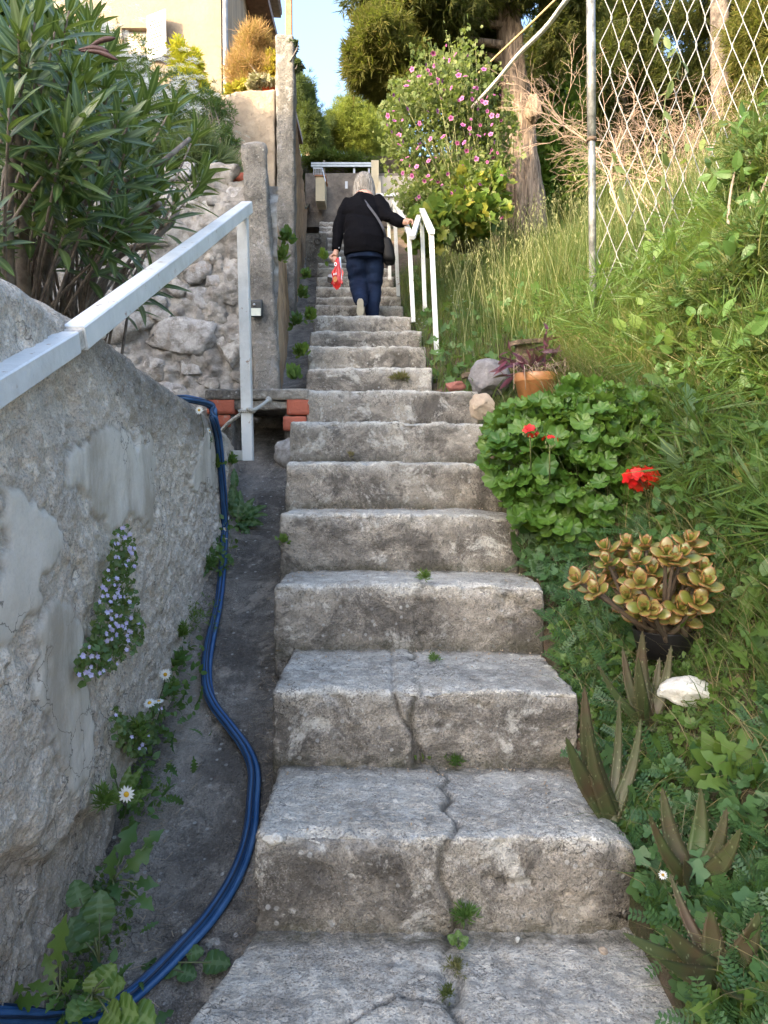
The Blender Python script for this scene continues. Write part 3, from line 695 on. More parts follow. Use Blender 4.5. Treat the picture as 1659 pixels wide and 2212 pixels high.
for a, b, c_, d in [(wx0, wx0 + .04, wz0, wz1), (wx1 - .04, wx1, wz0, wz1), (wx0 + .04, wx1 - .04, wz1 - .04, wz1), (wx0 + .04, wx1 - .04, wz0, wz0 + .04)]: mb.add(*box((a, YH + .12, c_), (b, YH + .18, d)))
wn = mb.build('window', fr, hs, smooth=False)
V, F = box((wx0, YH + .2, wz0), (wx1, YH + .21, wz1)); mk('pane', V, F, gl, wn, smooth=False)
mb = MB(); n = 9
for i in range(n):
    z = wz1 - .06 - i * .035; mb.add(*box((wx0 + .01, YH + .08, z - .014), (wx1 - .01, YH + .1, z + .014)))
o = mb.build('roller_blind', m_plain('blind', (.58, .47, .36), .7), wn, smooth=False)
mt_wp = m_plain('shutter_paint', (.80, .80, .79), .5)
a = hp(320, 132); b = hp(367, 37); sh = thing('shutter', None, None, a); sh.parent = hs; sh.location = Vector(sh.location) - hs.location
ang = math.radians(28)
def shp(V):  # hinge at left edge, swung out
    V = np.array(V); return np.stack([V[:, 0] * math.cos(ang), -V[:, 0] * math.sin(ang) - .03 + V[:, 1], V[:, 2]], 1)
Wd = (b[0] - a[0]) / math.cos(ang) * .97; Hh = b[2] - a[2]; mb = MB()
for q in [((0, 0, 0), (.05, .03, Hh)), ((Wd - .05, 0, 0), (Wd, .03, Hh)), ((.05, 0, Hh - .05), (Wd - .05, .03, Hh)), ((.05, 0, 0), (Wd - .05, .03, .05))]:
    v, f = box(*q); mb.add(v, f)
V, F = mb.get(); mk('frame', shp(V), F, mt_wp, sh, smooth=False, local=True)
n = int(Hh / .05)
for i in range(n - 2):
    z = .055 + i * .05; v = np.array([(.05, .004, z), (Wd - .05, .004, z), (Wd - .05, .026, z + .046), (.05, .026, z + .046), (.05, .010, z), (Wd - .05, .010, z), (Wd - .05, .032, z + .046), (.05, .032, z + .046)])
    mk('slat', shp(v), np.array([[0, 1, 2, 3], [7, 6, 5, 4], [0, 4, 5, 1], [2, 6, 7, 3]]), mt_wp, sh, smooth=False, local=True)
V, F = tube([(xr + .045, YH + .06, 4.8), (xr + .045, YH + .06, 11)], .045, 12); mk('downpipe', V, F, m_plain('zinc', (.30, .31, .32), .5), hs)
# roof edge along the side wall with tile ends
mt_tile = m_plain('roof_tile', (.25, .15, .10), .85)
P0 = np.array([xr + .1, YH - .2, HT + 1.65]); P1 = np.array([xr - .64, 22.6, 14.36]); V, F = beam(P0, P1, .35, .12); rf = mk('roof_edge', V, F, m_plain('eave', (.20, .165, .13), .9), hs, smooth=False)
V, F = box((-9, YH - .3, HT), (xr + .2, 22, HT + .15)); mk('roof', V, F, mt_tile, hs, smooth=False)
for i in range(40):
    t = (i + .5) / 40; p = P0 * (1 - t) + P1 * t + [0, 0, .09]; V, F = tube([p - [.25, 0, 0], p + [.2, 0, -.02]], .10, 8); mk('roof_tile', V, F, mt_tile, rf)
# wooden post beside the pillar
a = at(624.5, 110, 9.35); V, F = beam((a[0], 9.35, 5.9), (a[0], 9.35, 8.6), .075, .075, up=(0, 1, 0)); o = mk('wooden_post', V, F, m_plain('post_wood', (.33, .165, .10), .8, bumpd=.003), smooth=False); props(o, 'reddish brown square post rising above the cracked pillar', 'post')

# unseen wall added behind the camera, top cut to shade the lower garden
shade_root = thing('shade_caster', 'unseen wall added behind the viewer to shade the lower steps', 'house', (-8, -8, 0))
def pq(q, a, z): return ((a + q) / math.sqrt(2), (a - q) / math.sqrt(2), z)
prof = SHADE
m_caster = m_plain('shade_caster_render', (.70, .64, .54), .9, var=.05)
V = [pq(q, a, z) for a in (-6.0, -7.5) for q, z in [(prof[0][0], -.8)] + prof + [(prof[-1][0], -.8)]]; n = len(prof) + 2
F4 = np.array([[i, (i + 1) % n, n + (i + 1) % n, n + i] for i in range(n)])
mk('shade_caster_wall', V, [F4, np.array([list(range(n))]), np.array([list(range(2 * n - 1, n - 1, -1))])], m_caster, shade_root, smooth=False)
# ------------------------------------------------------------------ far end of the steps
def pxbox(x0, x1, y0, y1, Y, th):
    a = at(x0, y1, Y); b = at(x1, y0, Y); return (a[0], Y, a[2]), (b[0], Y + th, b[2])
m = M('old_dark_wall'); c = m.mix(m.ramp(m.noise(2.5, 8, .7), [(.4, 0.), (.62, 1.)]), (.30, .25, .20), (.13, .11, .095)); mt_old = m.fin(c, .95, .2, m.bump(m.noise(10, 8, .7), .03, 1))
mt_cream = m_plain('cream_render', (.62, .53, .36), .9, var=.06, sc=3, bumpd=.004)
V, F = box(*pxbox(660, 905, 374, 490, 16.2, .4)); props(mk('retaining_wall', V, F, mt_old, smooth=False), 'dark stained retaining wall closing off the top of the steps', 'wall')
V, F = box(*pxbox(745.5, 751, 391.5, 407, 16.19, .008)); props(mk('paper_notice', V, F, m_plain('paper', (.75, .76, .78), .7, var=.03), smooth=False), 'small white paper notice stuck on the dark wall at the top of the steps', 'notice')
V, F = box(*pxbox(682, 701.5, 380, 434, 15.6, .5)); cp = thing('cream_pier', 'cream rendered pier on the left at the top of the steps', 'pillar', at(691, 434, 15.6)); mk('pier_body', V, F, mt_cream, cp, smooth=False)
V, F = box(*pxbox(680, 704, 377.5, 380, 15.57, .56)); mk('cap', V, F, m_plain('terracotta_cap', (.45, .2, .1), .8), cp, smooth=False)
# leaning cap plank beside pier
wpm = m_plain('white_paint', (.62, .64, .66), .45, .5, var=.05, sc=20)
bl = thing('white_balustrade', 'short white metal balustrade on the cream pier at the top of the steps', 'railing', at(687, 376, 15.7))
for i, x in enumerate([678, 682.5, 687, 691.5, 695]):
    V, F = beam(at(x, 377, 15.7), at(x, 364, 15.7), .012, .012, up=(0, 1, 0)); mk('baluster', V, F, wpm, bl, smooth=False)
V, F = beam(at(676, 363.5, 15.7), at(696, 363.5, 15.7), .02, .025); mk('top_rail', V, F, wpm, bl, smooth=False)
V, F = beam(at(696, 363.5, 15.7), at(703, 392, 15.2), .02, .025); mk('sloping_rail', V, F, wpm, bl, smooth=False)
zn = m_plain('galvanised', (.42, .44, .45), .45, .5, var=.08, metal=.6)
gr = thing('guardrail', 'galvanised road guardrail above the dark retaining wall', 'guardrail', at(740, 356, 17.5))
for y0, y1 in ((350.5, 354.5), (355.5, 360)):
    V, F = box(*pxbox(672, 804, y0, y1, 17.5, .05)); mk('rail', V, F, zn, gr, smooth=False)
for x in (700, 765, 797):
    V, F = box(*pxbox(x - 2, x + 2, 346 if x == 700 else 351, 374, 17.56, .06)); mk('post', V, F, m_plain('timber_grey', (.35, .28, .2), .9) if x == 700 else zn, gr, smooth=False)
V, F = box(*pxbox(802, 818, 346, 418, 15.9, .28)); props(mk('cream_gatepost', V, F, mt_cream, smooth=False), 'tall cream gatepost at the right of the upper steps', 'gatepost')
a = at(812, 420, 15.6); b = at(824, 420, 15.6); t_ = at(821, 382, 15.85); V = np.array([a, b, t_, a + [0, .25, 0], b + [0, .25, 0], t_ + [0, .05, 0]]); F = [np.array([[0, 1, 2], [5, 4, 3]]), np.array([[0, 3, 4, 1], [1, 4, 5, 2], [2, 5, 3, 0]])]
props(mk('cream_buttress', V, F, mt_cream, smooth=False), 'cream triangular buttress against the gatepost', 'buttress')
V, F = box(*pxbox(818, 905, 380, 470, 16.1, .09)); props(mk('pale_terrace_wall', V, F, m_plain('pale_render', (.50, .44, .36), .9, var=.06), smooth=False), 'pale terrace wall behind the mallow bush at the top of the steps', 'wall')
V, F = box(*pxbox(812, 858, 417.5, 423.5, 15.0, .5)); props(mk('white_ledge', V, F, wpm, smooth=False), 'flat white ledge right of the woman below the pale wall', 'ledge')
V, F = box(*pxbox(815, 856, 423.5, 465, 15.05, .3)); props(mk('pale_parapet', V, F, m_plain('bluish_render', (.42, .42, .42), .9, var=.06), smooth=False), 'pale grey parapet under the white ledge', 'parapet')
V, F = box(*pxbox(684, 700, 375, 470, 14.6, .3)); V[:, 0] -= .12

# ------------------------------------------------------------------ railings
m = M('painted_tube'); c = m.mix(m.ramp(m.noise(5, 6, .6), [(.35, 0.), (.65, 1.)]), (.60, .61, .60), (.72, .72, .70))
c = m.mix(m.ramp(m.noise(16, 9, .75), [(.61, 0.), (.65, .9)]), c, (.26, .13, .06)); c = m.mix(m.ramp(m.noise(3.5, 8, .75), [(.48, 0.), (.66, .5)]), c, (.42, .41, .38)); mt_tube = m.fin(c, .42, .5, m.bump(m.noise(30, 4), .003, 1))
def rp(px, py, Y): return at(px, py, Y)
rl = thing('left_handrail', 'long white square tube handrail hung off the parapet wall in the left foreground', 'handrail', rp(533, 990, 4.4))
pj = rp(152, 738, 1.97); ptop = rp(532, 449, 4.42); p0 = rp(-130, 912, 1.28)
sl = norm(ptop - pj); s0 = norm(pj - p0)
V, F = beam(p0, pj - s0 * .015, .056, .056); mk('lower_rail', V, F, mt_tube, rl, smooth=False)
V, F = beam(pj - s0 * .03, pj + sl * .045, .050, .050); mk('joint_sleeve', V, F, m_plain('chipped_joint', (.55, .50, .44), .6, var=.25, sc=40), rl, smooth=False)
V, F = beam(pj + sl * .03, ptop + sl * .03, .062, .062); mk('upper_rail', V, F, mt_tube, rl, smooth=False)
V, F = beam(rp(524, 462, 4.42), rp(536, 995, 4.42), .060, .060, up=(0, 1, 0)); mk('post', V, F, mt_tube, rl, smooth=False)
V, F = beam(rp(531, 984, 4.42) - [0, 0, 0], rp(490, 984, 4.5), .05, .058); mk('foot_bracket', V, F, mt_tube, rl, smooth=False)
V, F = tube([rp(118, 714, 2.02), rp(160, 716, 1.99)], .009, 8); V2, F2 = tube([rp(110, 716, 2.05), rp(119, 714, 2.02)], .011, 8)
mk('rail_peg', V, F, mt_tube, rl); mk('rusty_peg_end', V2, F2, m_plain('rust', (.14, .06, .035), .9), rl)
for px, py, d in ((78, 806, 1.78), (222, 722, 2.3)):
    a = rp(px, py - 10, d); mb = MB(); v, f = tube(smoothpath([a, a + [.004, 0, -.018], a + [-.008, 0, -.024], a + [-.014, 0, -.014]], 4), .006, 6); mb.add(v, f); mb.build('weld_hook', mt_tube, rl)
def rail_set(name, label, segs, posts, w=.045):
    t = thing(name, label, 'handrail', posts[0][1], group='white handrails beside the upper steps')
    for a, b in segs: V, F = beam(a, b, w * 1.15, w * .75); mk('rail', V, F, mt_tube, t, smooth=False)
    for a, b in posts: V, F = beam(a, b, w * .9, w * .9, up=(0, 1, 0)); mk('post', V, F, mt_tube, t, smooth=False)
    return t
apex = rp(910.5, 451, 7.9); nr = rp(931.5, 499, 6.4); j1 = rp(889, 512, 7.42); f1 = rp(852, 436, 8.75); j2 = rp(840, 480, 9.6)
rail_set('right_handrail', 'nearer white handrail right of the steps, standing in the tall grass', [(apex, nr - norm(apex - nr) * .05), (apex + [.0, .02, 0], j1 + [.01, 0, 0])], [(nr - [0, 0, .02], rp(943.5, 765, 6.4)), (apex - [0, 0, .03], rp(918, 672, 7.9))])
rail_set('right_handrail', 'farther white handrail held by the woman climbing the steps', [(f1, j1 - norm(f1 - j1) * .02), (f1 + [0, .02, 0], j2)], [(rp(883, 496, 7.5), rp(893, 696, 7.5)), (f1 - [0, 0, .03], rp(860.5, 640, 8.75)), (j2, rp(842, 604, 9.6))])

# solar wall lamp on the pier
a = at(554, 666, 5.70); lp = thing('solar_wall_lamp', 'small black solar wall lamp on the concrete pier behind the white post', 'wall lamp', a)
V, N, F = rbox(*pxbox(541, 567, 647, 684, 5.66, .045), .006, .01); mk('housing', V, F, m_plain('black_plastic', (.018, .022, .025), .35, .5), lp, weld=1e-4)
V, F = box(*pxbox(542.5, 563, 665.5, 682, 5.652, .01)); mk('diffuser', V, F, m_plain('diffuser', (.62, .64, .55), .4, var=.05), lp, smooth=False)
V, F = ico(2); mk('sensor', V * .009 + at(549, 658, 5.652), F, m_plain('sensor', (.6, .6, .62), .3), lp)

# rope
m = M('rope'); wv = m.n('TexWave', {'Vector': m.co(), 'Scale': 55.0, 'Distortion': 1.5}, bands_direction='DIAGONAL').outputs[1]
mt_rope = m.fin(m.mix(wv, (.50, .47, .40), (.70, .68, .62)), .9, .2, m.bump(wv, .004, 1))
rpth = smoothpath([rp(470, 940, 4.75), rp(492, 915, 4.6), rp(515, 898, 4.5), rp(530, 888, 4.47), rp(537, 884, 4.37), rp(546, 886, 4.37), rp(552, 884, 4.45), rp(566, 875, 4.7), rp(579, 865, 4.95)], 5)
t = thing('rope', 'white rope tied round the foot of the white post', 'rope', rpth[10]); V, F = tube(rpth, .011, 8); mk('strand', V, F, mt_rope, t)
V, F = ico(2); mk('knot', V * [.02, .018, .022] * (1 + .3 * fbm(V, 2, 2, 1))[:, None] + rp(580, 864, 4.95), F, mt_rope, t)
V, F = tube([rp(517, 888, 4.382), rp(549, 889, 4.382), rp(551, 888, 4.46), rp(517, 887, 4.46), rp(517, 888, 4.382)], .009, 8); mk('loop', V, F, mt_rope, t)

# blue hose bundle
def floor_hit(px, py, lift=.035):
    d = ray(px, py); t = (EYE[2] - (-1.0 + lift)) / (.446 * d[1] - d[2]); return EYE + d * t
def wlh(px, py, o):
    d = ray(px, py); y = (-.72 + o) / (d[0] / d[1] + .04); return EYE + d * (y / d[1])
hp_ = [wall_hit(424, 866) + [-.12, .1, .02], wall_hit(432, 869) + [-.05, 0, .015], wall_hit(446, 880) + [.02, 0, .01]] + [wlh(px, py, .035) for px, py in [(462, 905), (472, 950), (479, 1020), (484, 1090)]]
hp_ += [floor_hit(px, py) for px, py in [(485, 1160), (481, 1230), (471, 1310), (454, 1385), (446, 1440), (449, 1490), (466, 1530), (500, 1575), (533, 1622), (549, 1670), (546, 1735), (541, 1790), (526, 1850), (497, 1915), (450, 1985), (395, 2045), (330, 2110), (268, 2162), (205, 2192), (150, 2199)]] + [at(90, 2198, 1.70), at(30, 2192, 1.62), at(-60, 2186, 1.52)]
hpth = smoothpath(np.array(hp_), 8); hpth[:, 2] += 0
hs_ = thing('hose_bundle', 'long bundle of blue hoses snaking down the channel from the parapet', 'hose', hpth[60])
m = M('blue_hose'); mt_hose = m.fin(m.mix(m.ramp(m.noise(7, 5, .6), [(.4, 0.), (.65, 1.)]), (.014, .072, .20), (.05, .12, .25)), .42, .5)
mt_hose2 = m_plain('dark_hose', (.010, .025, .06), .45, .5)
T = norm(np.gradient(hpth, axis=0)); up = np.array([0, 0, 1.]); Sd = norm(np.cross(T, up + [0.2, 0, 0])); Up = np.cross(Sd, T)
sL = np.concatenate([[0], np.cumsum(np.linalg.norm(np.diff(hpth, axis=0), axis=1))])
for i in range(5):
    a = sL * .9 + i * 2 * PI / 5 + .5 * np.sin(sL * 2.2 + i); rr = .0120
    P = hpth + Sd * (rr * 1.15 * np.cos(a))[:, None] + Up * (rr * .8 * np.sin(a))[:, None]
    V, F = tube(P, .0090 if i != 2 else .0045, 8); mk('hose', V, F, mt_hose if i != 2 else mt_hose2, hs_)
    off = Sd * (.0100 * np.cos(a + .8))[:, None] + Up * (.0100 * np.sin(a + .8))[:, None]
    if i != 2: V, F = tube(P + off * .75, .0042, 5); mk('stripe', V, F, mt_hose2, hs_)

# fence post, chain link mesh, cables
fg = m_plain('fence_steel', (.27, .28, .28), .5, .5, var=.3, sc=10, metal=.35)
ft = at(1280, 700, 5.2); fz = G(ft[0], 5.2) - .2
fn = thing('chain_link_fence', 'galvanised tube post with tall diamond wire mesh on the weedy bank', 'fence', (ft[0], 5.2, fz))
tp = at(1275, -160, 5.2); jn = at(1278, 302, 5.2)
V, F = tube([(ft[0] + .01, 5.2, fz), jn, jn + [0, 0, .001]], .0245, 14); mk('lower_post', V, F, fg, fn)
V, F = tube([jn, tp], .029, 14); mk('upper_post', V, F, fg, fn)
V, F = tube([jn - [.0, .0, .012], jn + [0, 0, .012]], .034, 14); mk('clamp', V, F, m_plain('rusty_clamp', (.10, .07, .05), .8), fn)
mw = m_plain('mesh_wire', (.24, .24, .23), .5, .5, var=.1); p_ = .0625; hz = .17
for k in range(34):
    x_ = ft[0] + .03 + k * p_; zb_ = max(G(x_, 5.2) - .05, 1.9); nrow = int((6.4 - zb_) / hz) + 1; pts = []
    for j in range(nrow):
        z = 6.4 - j * hz; s = (j + k) % 2; xx = x_ + (s * 1.04 - .02) * p_; 
        for dz, dy in ((.012, .004), (-.012, -.004)): pts.append((xx + .004 * math.sin(j * 3 + k), 5.2 + dy + .02 * math.sin(k * .7 + j * .4), z + dz))
    V, F = tube(pts, .0036, 5, cap=False); mk('wire', V, F, mw, fn)
for z in (5.9, ):
    V, F = tube([(ft[0], 5.215, z), (ft[0] + 2.4, 5.215, z)], .003, 5); mk('tension_wire', V, F, mw, fn)
cb = smoothpath([at(1020, 232, 8.6), at(1070, 178, 8.1), at(1120, 118, 7.4), at(1180, 58, 6.6), at(1232, -10, 5.9), at(1330, -120, 5.2)], 6); V, F = tube(cb, .020, 8)
props(mk('white_hose', V, F, m_plain('white_hose', (.68, .66, .62), .6)), 'thick white hose slung diagonally past the cypress trunk', 'hose')
cb = smoothpath([at(1000, 190, 9.6), at(1100, 95, 9.0), at(1150, 48, 8.6), at(1260, -60, 8)], 6); V, F = tube(cb, .012, 6)
props(mk('thin_cable', V, F, m_plain('tan_cable', (.45, .34, .17), .7)), 'thin tan cable crossing above the white hose at the cypress', 'cable')

# ------------------------------------------------------------------ stones, pots and crate on the right
def ghit(px, py, lift=0.0):
    d = ray(px, py); t = np.arange(.8, 40, .01); P = EYE + d[None] * t[:, None]; g = G(P[:, 0], P[:, 1]) + lift
    i = np.argmax(P[:, 2] < g); return P[i] if (P[:, 2] < g).any() else at(px, py, 9)
def rock(name, px, py, rx, ry, Y, mat, label, seed, fl=.8):
    P, F = ico(4); r_ = np.random.default_rng(seed)
    for j in range(9):
        n = norm(r_.normal(size=3)); h = r_.uniform(.6, .9); P = P - np.clip(P @ n - h, 0, None)[:, None] * n
    P = P * (1 + .22 * fbm(P, 1.6, 4, seed)[:, None] + .05 * fbm(P, 7, 3, seed + 3)[:, None])
    s = Y / FL; P = P * [rx * s * 1.12, rx * s * fl, ry * s * 1.12] + at(px, py, Y)
    return props(mk(name, P, F, mat), label, 'rock')
def stonemat(name, a, b, c): 
    m = M(name); q = m.mix(m.ramp(m.noise(9, 8, .7), [(.4, 0.), (.62, 1.)]), a, b); q = m.mix(m.ramp(m.noise(19, 7, .75), [(.58, 0.), (.68, .8)]), q, c)
    return m.fin(q, .85, .3, m.bump(m.noise(22, 9, .7), .02, 1))
g1 = stonemat('grey_stone', (.24, .23, .24), (.15, .145, .15), (.35, .34, .33)); g2 = stonemat('tan_stone', (.48, .38, .28), (.36, .28, .21), (.55, .5, .42))
g3 = stonemat('red_stone', (.34, .14, .10), (.26, .10, .08), (.4, .22, .17)); g4 = stonemat('white_stone', (.74, .73, .69), (.60, .57, .50), (.42, .33, .22))
rock('grey_boulder', 1057, 818, 40, 42, 5.15, g1, 'dark grey boulder leaning beside the terracotta pot', 1)
rock('tan_rock', 1043, 876, 27, 28, 4.75, g2, 'tan rounded rock on the edge of the steps below the grey boulder', 2)
rock('tan_rock', 1066, 945, 22, 32, 4.3, g2, 'tan upright rock half hidden at the left edge of the geranium', 3)
rock('red_stone', 981, 834, 22, 12, 5.25, g3, 'flat reddish stone at the right end of the slab step', 4)
rock('white_limestone', 1478, 1500, 58, 34, 2.32, g4, 'white limestone rock lying on the soil among the aloes', 5)
rock('white_limestone', 1535, 1478, 46, 20, 2.42, g4, 'smaller white limestone lump at the right behind the main one', 6)
rock('grey_boulder', 1540, 925, 66, 45, 3.5, g1, 'grey boulder sunk in the bank right of the geranium', 7)
rock('grey_boulder', 1525, 1020, 45, 50, 3.3, g1, 'lower grey boulder in the bank above the daisies', 8)
rock('pebble', 1303, 2055, 10, 8, 1.78, g2, 'small brown pebble on the lowest paving at the right', 9, 1)
rock('pebble', 590, 1814, 22, 14, 1.93, g4, 'white pebble set in the nosing of the first step at the left', 10, .6)
rock('pebble', 1118, 2030, 5, 6, 1.9, g4, 'tiny white chip on the lowest paving near the seam', 12, 1)
# terracotta pot
def pot(name, px, ytop, rpx, hpx, Y, mat, label, rim=.16, taper=.72, tilt=0, band=True):
    s = Y / FL; R_ = rpx * s; H = hpx * s; c = at(px, ytop, Y); base = c - [0, 0, H]
    t = thing(name, label, 'plant pot', base); t.rotation_euler = (0, tilt, 0)
    prof = [(0, 0), (R_ * taper, 0), (R_ * (taper + (1 - taper) * .8), H * (1 - rim) - .004)]
    if band: prof += [(R_ * .985, H * (1 - rim)), (R_ * 1.0, H * (1 - rim) + .006), (R_ * 1.02, H - .006), (R_ * 1.0, H), (R_ * .93, H), (R_ * .9, H - .02)]
    else: prof += [(R_ * .98, H - .006), (R_, H), (R_ * .96, H), (R_ * .93, H - .02)]
    prof += [(R_ * taper * .95, H * .3)]
    V, F = lathe(prof, 36); mk('body', V, F, mat, t, local=True)
    V, F = lathe([(R_ * .9, H - .035), (R_ * .5, H - .028), (.0001, H - .025)], 24); V[:, 2] += .01 * fbm(V, 30, 2, 2); mk('potting_soil', V, F, mt_soil, t, local=True)
    return t, base + [0, 0, H], R_
m = M('terracotta_glaze'); mt_terra = m.fin(m.mix(m.ramp(m.noise(7, 6, .65), [(.35, 0.), (.65, 1.)]), (.42, .19, .075), (.30, .13, .05)), .35, .5)
tpot, tpt, tpr = pot('terracotta_pot', 1160, 808, 49, 84, 4.85, mt_terra, 'brown glazed terracotta pot holding the purple plant', .22, .66)
bpot, bpt, bpr = pot('black_pot', 1433, 1358, 66, 60, 2.5, m_plain('black_pot_plastic', (.012, .011, .012), .45, .4), 'black plastic pot under the jade plant', .12, .8, band=False)
opot, opt_, opr = pot('orange_pot', 572, 190, 27, 26, 9.35, m_plain('orange_pot', (.62, .11, .035), .6, var=.1), 'bright orange pot standing on the terrace wall beside the cracked pillar', .3, .8)
mt_ob = m_plain('orange_tile', (.52, .13, .07), .8, var=.12, bumpd=.004)
for q, lb in (((499, 508, 358, 388), 'orange hollow brick standing at the left of the pair on the terrace'), ((509, 527, 372, 390), 'low orange brick lying at the right of the pair on the terrace')):
    V, N, F = rbox(*pxbox(*q, 6.4, .2), .008, .03); V = V + N * (.006 * fbm(V, 12, 3, 4))[:, None]; props(mk('orange_brick', V, F, mt_ob, weld=1e-4), lb, 'brick')
# timber crate
m = M('weathered_wood'); wv = m.noise(9, 6, .7, vec=m.n('Mapping', {0: m.co(), 3: (.6, 4, 5)}).outputs[0])
mt_wood = m.fin(m.mix(m.ramp(wv, [(.35, 0.), (.65, 1.)]), (.23, .17, .12), (.11, .08, .06)), .9, .2, m.bump(wv, .01, 1))
cr = thing('timber_crate', 'weathered slatted timber crate behind the terracotta pot', 'crate', at(1180, 795, 5.25))
def plank(name, p, q, wx, wz, par): V, F = beam(p, q, wx, wz, bev=.06); mk(name, V, F, mt_wood, par, smooth=False)
plank('end_block', at(1116, 765, 5.25), at(1160, 763, 5.28), .05, .13, cr); plank('top_board', at(1110, 741, 5.2), at(1243, 731, 5.5), .11, .03, cr)
for y in (752, 762, 772, 783): plank('slat', at(1165, y, 5.3), at(1244, y - 7, 5.62), .02, .02, cr)
plank('post', at(1163, 790, 5.3), at(1163, 745, 5.3), .03, .03, cr); plank('post', at(1242, 790, 5.6), at(1242, 730, 5.6), .03, .03, cr)
o = mk('loose_plank', *beam(at(1000, 812, 5.45), at(1110, 800, 5.5), .14, .03, bev=.06), mt_wood, smooth=False); props(o, 'weathered plank lying behind the grey boulder', 'plank')

# ------------------------------------------------------------------ the woman
def remesh(name, mb, vox, mat, parent, smooth=3, disp=None, attrs=None):
    V, F = mb.get(); V = V - rootloc(parent); me = rawmesh('tmp', V, F); o = bpy.data.objects.new('tmp', me); C.objects.link(o)
    r = o.modifiers.new('r', 'REMESH'); r.mode = 'VOXEL'; r.voxel_size = vox
    s = o.modifiers.new('s', 'SMOOTH'); s.iterations = smooth; s.factor = .5
    dg = bpy.context.evaluated_depsgraph_get(); me2 = bpy.data.meshes.new_from_object(o.evaluated_get(dg)); bpy.data.objects.remove(o); bpy.data.meshes.remove(me)
    if disp:
        n = len(me2.vertices); co = np.zeros(n * 3); me2.vertices.foreach_get('co', co); co = co.reshape(-1, 3); nn = np.zeros(n * 3); me2.vertices.foreach_get('normal', nn); nn = nn.reshape(-1, 3)
        co = co + nn * disp(co)[:, None]; me2.vertices.foreach_set('co', co.ravel()); me2.update()
    me2.materials.clear(); me2.materials.append(mat); me2.polygons.foreach_set('use_smooth', np.ones(len(me2.polygons), dtype=bool)); me2.name = name
    o = bpy.data.objects.new(name, me2); C.objects.link(o); o.parent = parent; return o
YP = 7.8
def W(cx, cy, dy=0): return at(648 + .179 * cx, 324 + .179 * cy, YP + dy)
def rings(R, n=28):
    """R: list of (centre, rx, ry)"""
    th = np.arange(n) / n * 2 * PI; V = np.concatenate([np.stack([c[0] + rx * np.cos(th), c[1] + ry * np.sin(th), np.full(n, c[2])], 1) for c, rx, ry in R])
    m_ = len(R); i = np.arange(m_ - 1)[:, None] * n; j = np.arange(n)[None]; j2 = (j + 1) % n
    F = np.stack([i + j, i + j2, i + n + j2, i + n + j], -1).reshape(-1, 4); V = np.concatenate([V, [R[0][0]], [R[-1][0]]]); c0 = m_ * n
    return V, [F, np.array([[c0, (k + 1) % n, k] for k in range(n)] + [[c0 + 1, (m_ - 1) * n + k, (m_ - 1) * n + (k + 1) % n] for k in range(n)])]
def limb(pts, rad, n=14, k=5): P = smoothpath(pts, k); R_ = np.interp(np.linspace(0, len(pts) - 1, len(P)), range(len(pts)), rad); return tube(P, R_, n)
pr = thing('person', 'grey-haired person in black shirt and blue jeans climbing with one hand on the rail', 'person', (W(790, 2000)[0], YP, SZ[11]))
skin = m_plain('skin', (.52, .30, .22), .55, .4, var=.06)
hd = W(775, 420, .30); b = MB()
V, F = ico(3); head = V * [.072, .092, .105]; head[:, 2] += np.where(head[:, 2] < -.04, (head[:, 2] + .04) * .3, 0)
b.add(head + hd, F); b.add(*limb([hd + [0, .075, .01], hd + [0, .103, -.012], hd + [0, .09, -.03]], [.012, .016, .012], 8, 3))
for s in (-1, 1):
    V, F = ico(2); b.add(V * [.014, .022, .032] + hd + [s * .075, -.005, -.005], F); b.add(V * [.02, .012, .008] + hd + [s * .028, .085, .02], F)
V, F = ico(2); b.add(V * [.028, .012, .008] + hd + [0, .086, -.05], F)
b.add(*limb([hd + [0, -.01, -.06], W(775, 540, .26)], [.052, .055]))
b.add(*limb([W(775, 560, .25), W(770, 800, .15), W(785, 1200, .02)], [.10, .11, .13], 16))
sL_, eL, wL = W(590, 630, .2), W(478, 880, .13), W(437, 1225, .04); sR_, eR, wR = W(930, 610, .2), W(1050, 790, .06), W(1262, 880, -.10)
b.add(*limb([sL_, eL, wL], [.048, .04, .027])); b.add(*limb([sR_, eR, wR], [.048, .04, .027]))
# left hand curled round the packet
pl = W(418, 1282, .03); b.add(*limb([wL, (wL + pl) / 2, pl], [.027, .033, .034], 12))
for i, (dx, dz) in enumerate([(-.028, -.062), (-.012, -.074), (.006, -.07), (.022, -.058)]):
    q = pl + [dx * .8, 0, -.012]; b.add(*limb([q, q + [dx * .25, -.025, dz * .45], q + [dx * .2 + .012, -.012, dz * .85]], [.0105, .0095, .008], 8, 4))
b.add(*limb([pl + [-.03, -.01, .01], pl + [-.045, -.03, -.02], pl + [-.02, -.04, -.045]], [.012, .011, .009], 8, 4))
# right hand on the rail
ha = W(1300, 862, -.14); b.add(*limb([wR, (wR + ha) / 2 + [0, 0, .004], ha], [.027, .032, .034], 12))
for i in range(4):
    q = ha + [.012, .028 - i * .019, .005]; b.add(*limb([q, q + [.028, 0, .0], q + [.038, -.002, -.026], q + [.026, -.003, -.042]], [.0105, .010, .009, .008], 8, 4))
b.add(*limb([ha + [-.012, -.028, 0], ha + [-.005, -.045, -.02], ha + [.006, -.04, -.045]], [.012, .011, .009], 8, 4))
hipL, knL, anL = W(690, 1260, .02), W(705, 1590, .10), W(738, 1830, -.10); hipR, knR, anR = W(880, 1260, .04), W(888, 1610, .12), W(868, 1975, .10)
for a_, k_, n_ in ((hipL, knL, anL), (hipR, knR, anR)): b.add(*limb([a_, k_, n_], [.085, .06, .04]))
remesh('body', b, .0065, skin, pr, 2)
